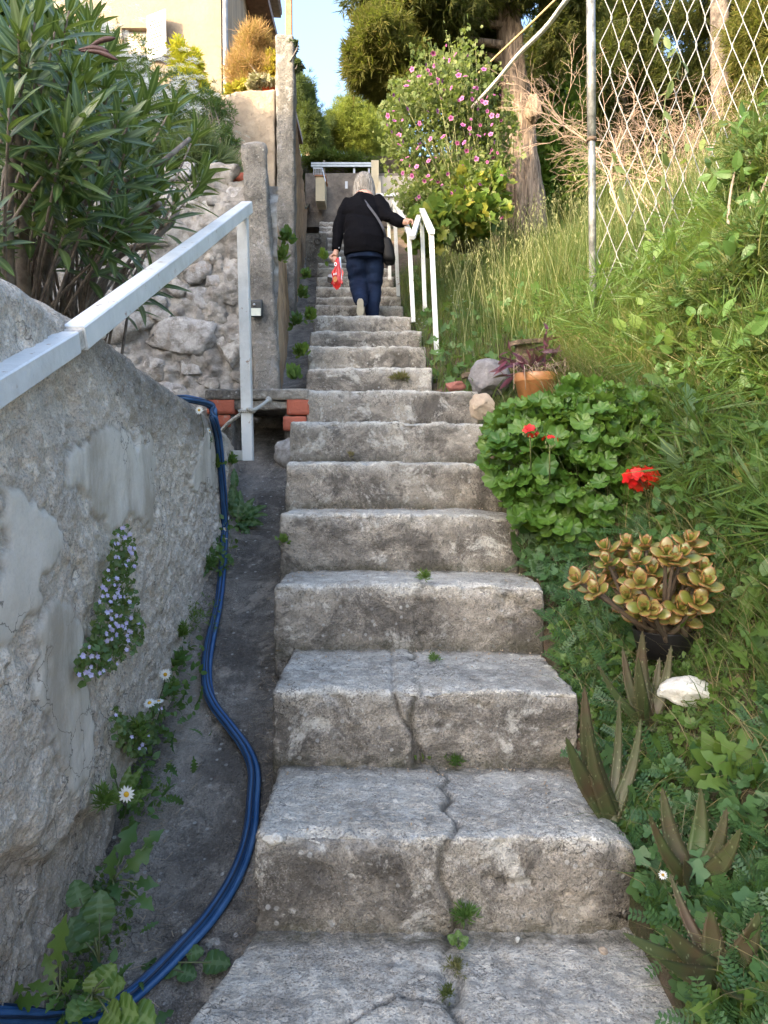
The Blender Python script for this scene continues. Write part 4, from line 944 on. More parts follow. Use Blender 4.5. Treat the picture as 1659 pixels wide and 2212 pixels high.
# eyes
for s in (-1, 1):
    V, F = ico(2); mk('eye', V * .011 + hd + [s * .028, .083, .012], F, m_plain('eye', (.6, .58, .55), .2), pr)
# shirt
m = M('black_cotton'); mt_shirt = m.fin(m.mix(m.ramp(m.noise(300, 2), [(.4, 0.), (.6, 1.)]), (.003, .003, .004), (.006, .006, .008)), .95, .05, m.bump(m.noise(14, 6, .6), .02, .7))
b = MB()
def cc(cx, cy, dy): return W(cx, cy, dy)
b.add(*rings([(cc(784, 1275, .0), .205, .16), (cc(784, 1200, .0), .212, .17), (cc(782, 1080, .01), .212, .175), (cc(772, 960, .05), .192, .16), (cc(764, 860, .09), .182, .15), (cc(757, 720, .15), .185, .14), (cc(752, 630, .19), .180, .125), (cc(760, 580, .215), .145, .115), (cc(768, 545, .235), .095, .09), (cc(775, 512, .25), .062, .066), (cc(776, 495, .255), .060, .064)]))
b.add(*limb([sL_ + [.02, 0, .0], (sL_ + eL) / 2 + [.005, 0, 0], eL, (eL + wL) / 2, wL + [0, 0, .012]], [.078, .075, .066, .055, .043], 16))
b.add(*limb([sR_ - [.01, 0, 0], (sR_ + eR) / 2, eR, (eR + wR) / 2 + [0, 0, -.006], wR], [.078, .076, .068, .06, .044], 16))
def folds(P):
    t = P[:, 2]; return .010 * np.sin(P[:, 0] * 26 + 6 * vnoise(P * 5, 3) + t * 9) * vnoise(P * 4, 8) + .012 * fbm(P * [1, 1, 2.2], 6, 3, 9) - .012 * np.exp(-((t - 1.03 + .25 * P[:, 0]) / .02) ** 2) * (np.abs(P[:, 0]) < .24)
remesh('shirt', b, .0085, mt_shirt, pr, 3, folds)
# cuff button
V, F = ico(2); mk('cuff_button', V * .008 + W(472, 1180, -.01), F, m_plain('button', (.5, .5, .52), .3), pr)
m = M('denim'); mt_den = m.fin(m.mix(m.ramp(m.noise(5, 6, .6), [(.4, 0.), (.65, 1.)]), (.005, .010, .028), (.009, .020, .052)), .9, .2, m.bump(m.noise(18, 5, .6), .01, .7))
b = MB(); b.add(*rings([(W(785, 1330, .01), .185, .145), (W(785, 1250, .01), .185, .15), (W(785, 1150, .01), .17, .14), (W(785, 1050, .03), .15, .13)]))
b.add(*limb([hipL + [-.01, 0, 0], W(690, 1430, .06), knL, W(715, 1700, .02), anL, W(740, 1850, -.11)], [.112, .11, .100, .088, .07, .062], 18))
b.add(*limb([hipR, W(888, 1430, .08), knR, W(880, 1800, .11), W(872, 1960, .10), W(872, 2025, .10)], [.112, .108, .092, .08, .074, .074], 18))
remesh('jeans', b, .009, mt_den, pr, 3, lambda P: .010 * fbm(P * [1, 1, 2.4], 7, 3, 5) + .008 * np.sin(P[:, 2] * 70 + 8 * vnoise(P * 5, 1)) * np.exp(-((P[:, 2] - .42) / .12) ** 2) * vnoise(P * 6, 2) - .002)
# hair
m = M('grey_hair'); st = m.noise(8, 6, .7, vec=m.n('Mapping', {0: m.co(), 3: (14, 14, 1.2)}).outputs[0])
mt_hair = m.fin(m.ramp(st, [(.34, (.10, .085, .07)), (.48, (.26, .235, .205)), (.66, (.50, .47, .43))]), .5, .4, m.bump(st, .02, 1))
b = MB(); V, F = ico(4); b.add(V * [.092, .10, .112] + hd + [0, -.012, .014], F)
b.add(*rings([(hd + [.0, -.02, -.135], .104, .075), (hd + [.0, -.022, -.10], .112, .088), (hd + [0, -.018, -.04], .108, .098), (hd + [0, -.01, .03], .096, .10), (hd + [0, 0, .08], .07, .075)]))
def hairf(P): q = P - (hd - rootloc(pr)); a = np.arctan2(q[:, 1], q[:, 0]); face = (q[:, 1] > .045) & (q[:, 2] < .05); return .005 * np.sin(a * 34 + 5 * vnoise(P * 9, 2)) + .006 * fbm(P * [1, 1, .25], 40, 2, 4) - face * .035
remesh('hair', b, .006, mt_hair, pr, 2, hairf)
for i in range(60):   # loose ends
    a = rng.uniform(PI * .95, PI * 2.05); r0 = .108; p = hd + [r0 * math.cos(a), -.02 + .085 * math.sin(a), -.08]; 
    if i == 0: hb = MB()
    hb.add(*tube([p, p + [math.cos(a) * .006, math.sin(a) * .004, -.04], p + [math.cos(a) * rng.uniform(-.005, .014), 0, -.062 - rng.uniform(0, .02)]], [.006, .004, .001], 5))
o = hb.build('hair_ends', mt_hair, pr)
# shoes
mt_sole = m_plain('shoe_sole', (.52, .47, .36), .8, var=.08); mt_shoe = m_plain('shoe_upper', (.6, .57, .5), .7)
def shoe(toe, heel, nrm, w=.043):
    toe = np.array(toe); heel = np.array(heel); d = heel - toe; L = np.linalg.norm(d); d /= L; n = norm(np.array(nrm, float)); n = norm(n - d * (n @ d)); s = np.cross(d, n)
    t = np.linspace(0, 1, 15); wd = w * (np.sin(PI * np.clip(t * .96 + .02, 0, 1)) ** .35) * (1 - .22 * np.exp(-((t - .6) / .18) ** 2))
    ou = np.concatenate([toe + d * (t * L)[:, None] + s * wd[:, None], (toe + d * (t * L)[:, None] - s * wd[:, None])[::-1]]); k = len(ou)
    V = np.concatenate([ou, ou - n * .028]); F = [np.array([list(range(k))]), np.array([list(range(2 * k - 1, k - 1, -1))]), np.array([[i, k + i, k + (i + 1) % k, (i + 1) % k] for i in range(k)])]
    o = mk('shoe', V, F, mt_sole, pr, smooth=False); up_ = []
    for j, (sc_, hh) in enumerate([(.96, 0), (.93, .03), (.75, .06), (.35, .075)]): c_ = ou.mean(0); up_.append((ou - c_) * sc_ + c_ - n * (.028 + hh))
    mk('upper', np.concatenate(up_), gridF(4, k), mt_shoe, o)
t0 = W(726, 2030, -.13); t0[2] = SZ[11] + .015
shoe(t0, W(728, 1800, -.20), (0, -1, .08), .040)
t1 = np.array([anR[0] + .01, YP + .30, SZ[11] + .012]); shoe(t1, t1 + [0, -.25, 0], (0, 0, -1))
# handbag and strap
hbk = thing('handbag', 'black handbag hanging at the right hip of the woman on a thin strap', 'bag', W(1075, 1350, .0)); mt_bag = m_plain('black_leather', (.005, .005, .006), .6, .25)
b = MB(); V, N, F = rbox((-.06, -.12, -.13), (.06, .10, .11), .04, .02); V[:, 0] *= 1 - .35 * (V[:, 2] > 0) * (V[:, 2] / .11); V[:, 0] += V[:, 2] * -.15
mk('bag_body', V + W(1062, 1215, .04) + N * (.006 * fbm(V, 12, 2, 3))[:, None], F, mt_bag, hbk, weld=1e-4)
sp = smoothpath([W(1050, 1120, .0), W(1010, 960, -.10), W(935, 820, -.075), W(840, 690, -.02), W(760, 590, .07), W(705, 535, .16), W(700, 520, .25), W(740, 600, .34)], 6)
T_ = norm(np.gradient(sp, axis=0)); n_ = norm(np.cross(T_, np.array([[0, -1, 0]]))); V = np.concatenate([sp + n_ * .011, sp - n_ * .011, sp + n_ * .011 + [0, .006, 0], sp - n_ * .011 + [0, .006, 0]]); k = len(sp)
F = np.array([[i, i + 1, k + i + 1, k + i] for i in range(k - 1)] + [[2 * k + i, 3 * k + i, 3 * k + i + 1, 2 * k + i + 1] for i in range(k - 1)]); mk('strap', V, F, m_plain('strap', (.035, .037, .05), .6), hbk)
# snack packet
pk = thing('snack_packet', 'half empty red snack packet in the left hand of the woman', 'packet', W(450, 1500, 0)); na, nb2 = 14, 30
S_, T_ = np.meshgrid(np.linspace(-1, 1, na), np.linspace(0, 1, nb2), indexing='ij'); S_ = S_.ravel(); T_ = T_.ravel(); wd = .014 + .040 * np.clip(T_ * 2.2, 0, 1) + .006 * np.sin(T_ * 17) - .012 * (T_ > .93)
top_, bot_ = W(462, 1300, -.03), W(445, 1690, -.03); ax = top_[None] * (1 - T_)[:, None] + bot_[None] * T_[:, None]; Pn = np.stack([S_, T_, 0 * S_], 1)
red = m_plain('red_foil', (.62, .015, .012), .3, .6, var=.12, sc=30); silver = m_plain('silver_foil', (.55, .56, .58), .25, .5, metal=.7)
pf = lambda sg: ax + np.stack([S_ * wd, sg * (-.016) * np.cos(S_ * PI / 2) * np.sin(PI * np.clip(T_, .05, .97)) + .012 * fbm(Pn, 4, 3, 2), .03 * np.abs(S_) * (T_ > .85) + .006 * fbm(Pn, 5, 2, 7)], 1)
V = pf(1); mk('front', V, gridF(na, nb2), red, pk); V = pf(-1); mk('back', V, gridF(na, nb2), silver, pk)
a = W(478, 1330, -.03); mk('torn_foil_edge', np.array([W(470, 1290, -.035), W(495, 1290, -.03), W(505, 1420, -.03), W(512, 1560, -.03), W(496, 1640, -.03), W(492, 1450, -.04)]), np.array([[0, 1, 2, 3, 4, 5]]), silver, pk, smooth=False)
th = np.arange(24) / 24 * 2 * PI
def disc(cx, cy, r1, r0, dy, mat, nm, col=None):
    c_ = W(cx, cy, dy); V = np.concatenate([c_ + np.stack([r1 * np.cos(th), 0 * th, 1.35 * r1 * np.sin(th)], 1), c_ + np.stack([r0 * np.cos(th), 0 * th, 1.35 * r0 * np.sin(th)], 1)]); i = np.arange(24); F = np.stack([i, (i + 1) % 24, 24 + (i + 1) % 24, 24 + i], 1); mk(nm, V, F, mat, pk, smooth=False)
wht = m_plain('white_print', (.75, .75, .74), .5, var=.03)
disc(428, 1378, .015, .007, -.066, wht, 'letter_o'); disc(424, 1560, .021, .0005, -.066, m_plain('crisp_print', (.6, .22, .06), .5), 'crisp_picture')
for cx, cy in ((408, 1500), (424, 1496), (438, 1492)): V, F = box(W(cx - 5, cy + 12, -.066), W(cx + 5, cy - 12, -.064)); mk('lettering', V, F, wht, pk, smooth=False)
A = [W(398, 1490, .0), W(345, 1500, .02), W(330, 1590, .03), W(385, 1615, .0)]; V = np.array(A + [a_ + [0, .03, 0] for a_ in A]); F = np.array([[0, 1, 2, 3], [7, 6, 5, 4], [0, 4, 5, 1], [1, 5, 6, 2], [2, 6, 7, 3], [3, 7, 4, 0]])
bx = thing('small_box', 'small white and black box held behind the red packet', 'box', A[0]); mk('box_body', V, F, m_plain('box_card', (.45, .46, .52), .5), bx, smooth=False)
A = [W(388, 1540, -.01), W(332, 1530, .01), W(330, 1590, .02), W(385, 1615, -.01)]; mk('dark_panel', np.array(A), np.array([[0, 1, 2, 3]]), m_plain('box_dark', (.04, .035, .03), .5), bx, smooth=False)
# ================================================================== vegetation
def ellip(px, py, rx, ry, Y, rY):
    s = Y / FL; return at(px, py, Y), np.array([rx * s, rY, ry * s])
def proj(P):
    d = P - EYE; f = d[:, 1] * math.cos(PIT) - d[:, 2] * math.sin(PIT); v = d[:, 1] * math.sin(PIT) + d[:, 2] * math.cos(PIT)
    return np.stack([CX + FL * d[:, 0] / f, CY - FL * v / f], 1)
def cloud(ells, n, nclump=.06, clump=.16, shell=.55):
    """points and outward directions through several ellipsoids, gathered in clumps"""
    vol = np.array([e[1].prod() ** .67 for e in ells]); cnt = np.maximum(1, (vol / vol.sum() * n).astype(int)); P = []; D = []
    for (c, r), k in zip(ells, cnt):
        nc = max(4, int(k * nclump)); cd = norm(rng.normal(size=(nc, 3))); cr = (shell + (1 - shell) * rng.random(nc)) * rng.uniform(.8, 1.12, nc)
        ci = rng.integers(0, nc, k); off = rng.normal(size=(k, 3)) * clump
        q = cd[ci] * cr[ci][:, None] + off; P.append(c + q * r); D.append(norm(q * r + 1e-6))
    return np.concatenate(P), np.concatenate(D)
def rand_basis(D, jit=.6, up=0):
    D = norm(D + rng.normal(size=D.shape) * jit + np.array([0, 0, up])); return basis(D, rng.normal(size=D.shape))
def foliage(name, parent, tmpl, P, D, S, mat, jit=.6, up=0, kind='stuff', **kw):
    W_, F_ = inst(tmpl[0], tmpl[1], rand_basis(D, jit, up), P, S); o = mk(name, W_, F_, mat, parent, smooth=False, **kw)
    if kind: o['kind'] = kind
    return o
def trunk(pts, rad, name, mat, parent, n=14, k=6, ridg=.12):
    P = smoothpath(pts, k); R_ = np.interp(np.linspace(0, len(pts) - 1, len(P)), range(len(pts)), rad); V, F = tube(P, R_, n)
    cen = np.repeat(P, n, 0); d = V[:len(cen)] - cen; V[:len(cen)] = cen + d * (1 + ridg * fbm(V[:len(cen)] * [1, 1, .25], 9, 3, 4))[:, None]
    return mk(name, V, F, mat, parent)

L_grass = m_leaf('grass_leaf', (.055, .095, .024), (.095, .13, .034), (.21, .19, .08), .45, .5, .3)
L_grass2 = m_leaf('dark_grass_leaf', (.05, .10, .03), (.08, .13, .04), (.18, .16, .08), .35, .5, .3)
L_dry = m_leaf('straw', (.30, .23, .12), (.24, .20, .10), (.36, .30, .17), .3, .7, .2)
L_weed = m_leaf('weed_leaf', (.055, .125, .032), (.085, .165, .045), (.11, .19, .05), .35, .45, .4)
L_fresh = m_leaf('fresh_leaf', (.085, .17, .035), (.12, .20, .045), (.15, .22, .05), .45, .45, .4)

# ---- tall grass on the upper slope
def scatter_xy(n, x0, x1, y0, y1, fn=None):
    X = rng.uniform(x0, x1, n * 2); Y = rng.uniform(y0, y1, n * 2); k = fn(X, Y) if fn else np.ones(len(X), bool); X = X[k][:n]; Y = Y[k][:n]; return np.stack([X, Y, G(X, Y) - .01], 1)
def beside(mn=.0, mx=9): return lambda X, Y: (X > stairr(Y) + mn) & (X < stairr(Y) + mx)
def patchy(X, Y, sc=2.2, s=3): return vnoise(np.stack([X, Y, 0 * X], 1) * sc, s)
B = scatter_xy(15000, .2, 4.5, 5.3, 10.5, lambda X, Y: (X > stairr(Y) + .03) & (patchy(X, Y) > .25)); near = np.clip((B[:, 0] - stairr(B[:, 1])) / .5, .35, 1)
V, F = blades(B, rng.uniform(.28, .72, len(B)) * near * (.6 + .8 * patchy(B[:, 0], B[:, 1], 1.3, 9)), rng.uniform(.002, .0045, len(B)), rng.uniform(.05, .6, len(B)), 5)
mk('tall_grass', V, F, L_grass, kind='stuff')
B = scatter_xy(5200, .2, 4.5, 5.0, 10.5, beside(.0)); V, F = blades(B, rng.uniform(.1, .35, len(B)), rng.uniform(.003, .008, len(B)), rng.uniform(.2, .9, len(B)), 4); mk('short_grass', V, F, L_grass2, kind='stuff')
# oat heads
B = scatter_xy(420, .6, 3.2, 5.4, 9.5, beside(.15)); H = rng.uniform(.6, 1.05, len(B)); mb = MB()
V, F = blades(B, H, np.full(len(B), .0016), rng.uniform(.05, .35, len(B)), 5); tips = V.reshape(len(B), -1, 3)[:, -2:].mean(1); mb.add(V, F)
v, f = t_lance(3, .09, .1, .2); Tt = np.repeat(tips, 9, 0) - np.array([0, 0, 1]) * rng.uniform(0, .16, (len(B) * 9, 1)) + rng.normal(0, .012, (len(B) * 9, 3)); Vv, Ff = inst(v, f, rand_basis(np.tile([0, 0, -1.], (len(Tt), 1)), .35), Tt, rng.uniform(.02, .035, len(Tt))); mb.add(Vv, Ff)
mb.build('oat_grass', m_leaf('oat_straw', (.30, .32, .15), (.38, .36, .19), (.24, .28, .12), .4, .6, .2), kind='stuff')
# grass on the right bank, thin and tangled
B = scatter_xy(15000, 1.0, 3.6, 1.9, 5.4, lambda X, Y: (X > stairr(Y) + .42) & (patchy(X, Y, 1.6, 5) > .28))
V, F = blades(B, rng.uniform(.14, .5, len(B)), rng.uniform(.0012, .003, len(B)), rng.uniform(.3, 1.25, len(B)), 5); mk('tangled_grass', V, F, L_grass, kind='stuff')
B = scatter_xy(6000, .9, 3.4, 1.9, 5.4, lambda X, Y: (X > stairr(Y) + .35)); V, F = blades(B, rng.uniform(.1, .42, len(B)), rng.uniform(.001, .002, len(B)), rng.uniform(.4, 1.4, len(B)), 5); mk('dry_grass', V, F, L_dry, kind='stuff')
# low grass close to the steps
B = scatter_xy(17000, .55, 2.2, 1.15, 5.4, lambda X, Y: (X > stairr(Y) + .01) & (patchy(X, Y, 4, 7) > .36)); V, F = blades(B, rng.uniform(.04, .21, len(B)), rng.uniform(.001, .0028, len(B)), rng.uniform(.3, 1.3, len(B)), 4); mk('low_grass', V, F, L_grass2, kind='stuff')
# broad leafed ground cover: several leaf shapes
def cover(name, tmpl, n, rect, size, mat, mn=.02, mx=9, lift=.05, thr=.4, sc=2.5, seed=1, upn=1.0, rise=.12):
    X = rng.uniform(rect[0], rect[1], n * 4); Y = rng.uniform(rect[2], rect[3], n * 4); k = (X > stairr(Y) + mn) & (X < stairr(Y) + mx) & (patchy(X, Y, sc, seed) > thr); X = X[k][:n]; Y = Y[k][:n]
    hgt = rng.random(len(X)) ** 1.5 * rise; P = np.stack([X, Y, G(X, Y) + lift * .3 + hgt], 1)
    D = rdir(len(X), .25); Nn = rdir(len(X), upn, .7) + np.array([-.35, -.55, .2]); W_, F_ = inst(tmpl[0], tmpl[1], basis(D, Nn), P, rng.uniform(*size, len(X))); return mk(name, W_, F_, mat, kind='stuff')
tp_pin = t_pinnate(8); tp_oval = t_oval(.30); tp_rnd = t_round(9, 5, .14, .1, .3, .03); tp_th = t_thistle(); tp_lance = t_lance()
cover('vetch_ground_cover', tp_pin, 2600, (.55, 2.2, 1.25, 3.4), (.06, .11), m_leaf('vetch_leaf', (.04, .10, .04), (.06, .13, .045), None, .3), 0.0, .75, .03, .38, 3, 2, 1.2, .07)
cover('pellitory_ground_cover', tp_oval, 5200, (1.0, 2.6, 1.9, 3.7), (.035, .065), L_weed, .30, 9, .05, .33, 2.2, 3, 1.2, .22)
cover('cranesbill_ground_cover', tp_rnd, 1100, (.55, 1.8, 1.3, 4.6), (.035, .06), m_leaf('cranesbill_leaf', (.06, .14, .05), (.085, .17, .06), None, .35), .0, .42, .04, .34, 3, 6, 1.0, .12)
cover('thistle_ground_cover', tp_th, 520, (.9, 2.4, 1.3, 3.6), (.10, .20), L_fresh, .38, 9, .05, .36, 2, 8, 1.0, .16)
cover('bank_leaf_cover', tp_oval, 1500, (1.3, 3.6, 2.6, 5.4), (.05, .11), L_fresh, .7, 9, .08, .42, 1.7, 12, .8, .38)
cover('upper_leaf_cover', tp_rnd, 1500, (.3, 3.0, 5.3, 10), (.04, .09), L_weed, .02, 9, .05, .40, 1.8, 14, .8, .25)
cover('fennel_fronds', t_spray(16, 3, .012, 1.0, .4), 900, (1.1, 3.2, 2.0, 5.4), (.14, .30), m_leaf('fennel', (.06, .13, .03), (.09, .16, .035), (.12, .18, .04), .4), .5, 9, .05, .4, 1.9, 21, .6, .45)
V, F = ico(1); n = 2600; X = rng.uniform(.4, 2.4, n); Y = rng.uniform(1.1, 4.5, n); k = X > stairr(Y) + .0; P = np.stack([X, Y, G(X, Y) + .004], 1)[k]
W_, F_ = inst(V * [1, .8, .6], F, basis(rdir(len(P)), rdir(len(P))), P, rng.uniform(.003, .012, len(P))); mk('gravel', W_, F_, g2, kind='stuff')

# rampant extra cover close to the steps
cover('clover_carpet', tp_rnd, 2600, (.5, 1.6, 1.2, 3.0), (.02, .038), L_fresh, .0, .5, .03, .35, 4, 41, 1.2, .07)
cover('wiry_weeds', t_spray(12, 37, .02, 1.0, .4), 900, (.6, 2.2, 1.2, 3.2), (.05, .13), L_weed, .05, 1.2, .03, .4, 3, 43, 1.0, .05)
B = scatter_xy(1500, .62, 2.0, 1.2, 3.0, beside(.03, 1.1)); V, F = blades(B, rng.uniform(.08, .3, len(B)), rng.uniform(.0008, .0016, len(B)), rng.uniform(.5, 1.5, len(B)), 5); mk('straw_stalks', V, F, L_dry, kind='stuff')
def t_broad(n=16, wd=.36):
    t = np.linspace(0, 1, n + 1); k = np.arange(n + 1); ww = wd * np.sin(PI * np.clip(t, .01, .99) ** .75) ** .7 * (1 + .05 * (-1.0) ** k); ww[0] = .02; ww[-1] = .004
    cols = [np.stack([c * ww, t - .10 * abs(c) * ww + .03 * (abs(c) > .4) * np.sin(k * 1.9), -.22 * t * t + .18 * abs(c) * ww + .028 * abs(c) * np.cos(k * PI / 2 + abs(c)) + .02 * c * np.sin(t * 5)], 1) for c in (-1, -.5, 0, .5, 1)]
    V = np.concatenate(cols); m = n + 1; F = np.concatenate([np.array([[a * m + i, (a + 1) * m + i, (a + 1) * m + i + 1, a * m + i + 1] for i in range(n)]) for a in range(4)])
    md = np.concatenate([np.zeros(m), .8 * (k % 4 == 1), np.ones(m), .8 * (k % 4 == 1), np.zeros(m)]); return V, F, md
# ---- geranium
ga = np.array([(1050, 920), (1095, 870), (1180, 858), (1215, 835), (1270, 795), (1320, 830), (1400, 850), (1475, 880), (1495, 960), (1465, 1010), (1445, 1100), (1400, 1140), (1330, 1175), (1260, 1235), (1195, 1225), (1165, 1150), (1115, 1130), (1075, 1060), (1045, 1000)])
gc, gr_ = np.array([.93, 3.62, 1.12]), np.array([.58, .42, .50]); gbase = np.array([.92, 3.65, G(.92, 3.65)])
ger = thing('geranium', 'big geranium bush with scalloped green leaves and scarlet flower heads beside the steps', 'plant', gbase)
P = []; 
while len(P) < 820:
    q = norm(rng.normal(size=3)) * rng.uniform(.72, 1.05) * gr_ + gc
    if q[1] > gc[1] + .2: continue
    if inpoly(proj(q[None]), ga)[0] and q[2] > G(q[0], q[1]) - .02: P.append(q)
P = np.array(P); out = norm((P - gc) / gr_ ** 2); S = rng.uniform(.045, .10, len(P))
Nn = norm(out * .9 + np.array([-.1, -.45, .75]) + rng.normal(size=P.shape) * .28); D = norm(out * .6 + np.array([0, 0, -.35]) + rng.normal(size=P.shape) * .5)
tg = t_round(16, 7, .06, .30, .13, .075); m1 = np.zeros(len(tg[0])); m1[0] = 1; k_ = 33
th_ = np.linspace(-PI + .13, PI - .13, k_); vn = np.cos(th_ * 7) ** 8; m1[1:1 + k_] = .75 * vn; m1[1 + k_:1 + 2 * k_] = .6 * vn; m1[1 + 2 * k_:] = .2 * vn
L_ger = m_leaf('geranium_leaf', (.05, .125, .018), (.09, .185, .028), (.14, .235, .042), .35, .42, .45, vein=((.10, .20, .05), .45))
leaf_parts(ger, 'leaf', tg[0], tg[1], basis(D, Nn), P - D * S[:, None] * .42, S, L_ger, 300, attrs={'mid': m1})
mb = MB()
for i in range(0, len(P), 6):
    b0 = gc + (P[i] - gc) * .25; b0[2] -= .12; mb.add(*tube([b0, (b0 + P[i]) / 2 + [0, 0, .03], P[i]], .0028, 4))
for i in range(9):
    q = gc + rng.normal(size=3) * [.22, .16, .1]; mb.add(*tube([gbase, (gbase + q) / 2, q], [.012, .010, .007], 6))
mb.build('stem', m_plain('green_stem', (.12, .16, .06), .6), ger)
# darker core of old leaves so no hole shows
P = gc + norm(rng.normal(size=(320, 3))) * rng.uniform(.3, .68, (320, 1)) * gr_; S = rng.uniform(.07, .11, 320); W_, F_ = inst(tg[0], tg[1], basis(rdir(320), rdir(320, .6)), P, S); mk('inner_leaf_mass', W_, F_, L_ger, ger, kind='stuff', attrs={'mid': np.zeros(len(W_))})
m_red = m_leaf('scarlet_petal', (.62, .006, .008), (.75, .012, .014), (.5, .004, .006), .25, .5, .4)
def petal_flower(n=5, wd=.42, cup=.25, tmpl=None):
    mb = MB(); V, F = t_lance(4, wd, -cup, .1)
    for i in range(n):
        a = i * 2 * PI / n; c_, s_ = math.cos(a), math.sin(a); mb.add(V @ np.array([[c_, s_, 0], [-s_, c_, 0], [0, 0, 1.]]).T.T if False else V @ np.array([[c_, -s_, 0], [s_, c_, 0], [0, 0, 1.]]).T, F)
    return mb.get()
pf5 = petal_flower(5, .40, .15)
def ger_head(px, py, r, Y, n, opened=1.0):
    c = at(px, py, Y); r = r * Y / FL; q = norm(rng.normal(size=(n, 3)) + [0, -.5, .5]); P = c + q * r * .75 * rng.uniform(.7, 1.15, (n, 1)) * [1.15, 1, .72]
    hd_ = link('flower_head', rawmesh('flower_head', *inst(pf5[0], pf5[1], basis(np.cross(q, rng.normal(size=q.shape)), q), P - rootloc(ger), r * rng.uniform(.30, .44, n) * opened)), ger); hd_.data.materials.append(m_red)
    mb = MB(); V, F = ico(1)
    for i in range(9): d = norm(rng.normal(size=3) + [0, -.3, -1.2]); mb.add(V * [.004, .004, .008] + c + d * r * .75, F)
    mb.add(*tube([c - [0, 0, r * .4], c + [.02, .08, -.16]], .003, 5)); mb.build('bud', m_plain('flower_bud', (.16, .18, .06), .6), hd_)
ger_head(1385, 1035, 40, 3.08, 48); ger_head(1145, 931, 22, 3.1, 12, 1.2); ger_head(1187, 952, 20, 3.08, 6, .9)

# ---- jade plant in the black pot
jc = [(750, 270), (870, 245), (970, 250), (780, 390), (685, 460), (595, 440), (855, 455), (770, 440), (1000, 400), (1120, 330), (1250, 270), (1205, 225), (1130, 370), (1220, 350), (1120, 480), (1215, 450), (935, 550), (1050, 530), (1190, 580), (1320, 505), (1300, 590), (1110, 630), (935, 640), (1240, 420), (1170, 300), (920, 330), (1020, 470), (1080, 290), (1365, 515), (830, 300), (700, 500), (1010, 610), (1170, 520), (880, 590), (990, 330), (1060, 400), (1270, 380), (840, 380), (940, 450), (1080, 580), (1290, 450), (1000, 520), (1150, 590), (960, 590), (1240, 560), (900, 430), (1060, 640), (1180, 640), (870, 530), (1230, 500), (1330, 560), (1120, 400), (760, 340), (1000, 640)]
jd = thing('jade_plant', 'jade plant with plump reddish green leaves growing in the black pot', 'plant', bpt)
L_jade = M('jade_leaf'); r_ = L_jade.n('ObjectInfo').outputs['Random']; e = L_jade.attr('mid')
c = L_jade.ramp(r_, [(0, (.13, .16, .03)), (.5, (.20, .16, .04)), (1, (.11, .165, .03))]); c = L_jade.mix(L_jade.ramp(e, [(.0, .75), (.40, .15), (1, 0.)]), c, (.33, .095, .05)); L_jade = L_jade.fin(c, .32, .5)
t = np.linspace(0, 1, 7); ww = .36 * np.sin(PI * np.clip(t, .02, .985) ** 1.25) ** .6 + .02; th = np.arange(8) / 8 * 2 * PI
V = np.concatenate([np.stack([w_ * np.cos(th), np.full(8, tt), -.18 * tt * tt + .35 * tt * 0 + (.30 * w_) * np.sin(th) + .35 * (w_ * np.cos(th)) ** 2 + .35 * tt ** 2], 1) for tt, w_ in zip(t, ww)])
i = np.arange(6)[:, None] * 8; j = np.arange(8)[None]; F = np.stack([i + j, i + (j + 1) % 8, i + 8 + (j + 1) % 8, i + 8 + j], -1).reshape(-1, 4); ed = np.concatenate([(1 - np.abs(np.cos(th)) ** 3) * (1 - tt ** 6) for tt in t])
R_, T_, S_ = [], [], []; mb = MB()
for i, (cx, cy) in enumerate(jc):
    Y = 2.45 + rng.uniform(-.16, .14); c0 = at(1026 + .3815 * cx, 1092 + .3815 * cy, Y); ax = norm(c0 - (bpt + [0, 0, .02]) + [0, -.12, .12])
    for wh in range(4):
        a0 = wh * PI / 2 + rng.uniform(-.2, .2); sp_ = (1.35, 1.0, .6, .25)[wh]; sz = (.054, .050, .042, .030)[wh] * rng.uniform(.85, 1.15)
        X_ = norm(np.cross(ax, [.3, .9, .2])); Y_ = np.cross(ax, X_)
        for s in (0, PI):
            rad = X_ * math.cos(a0 + s) + Y_ * math.sin(a0 + s); d = norm(rad * math.sin(sp_) + ax * math.cos(sp_)); R_.append(basis(d[None], (ax - d * (ax @ d))[None] * 1.0 + 1e-6)[0]); T_.append(c0 + ax * (.006 * wh)); S_.append(sz)
    b0 = bpt + [rng.uniform(-.06, .06), rng.uniform(-.06, .06), -.02]; mb.add(*tube(smoothpath([b0, b0 * .5 + c0 * .5 + [0, 0, -.03 + rng.uniform(-.01, .02)], c0], 4), np.linspace(.010, .005, 9), 7))
leaf_parts(jd, 'leaf', V, F, np.array(R_), np.array(T_), np.array(S_), L_jade, 300, attrs={'mid': ed})
mb.build('branch', m_plain('jade_bark', (.11, .08, .055), .8, bumpd=.003), jd)

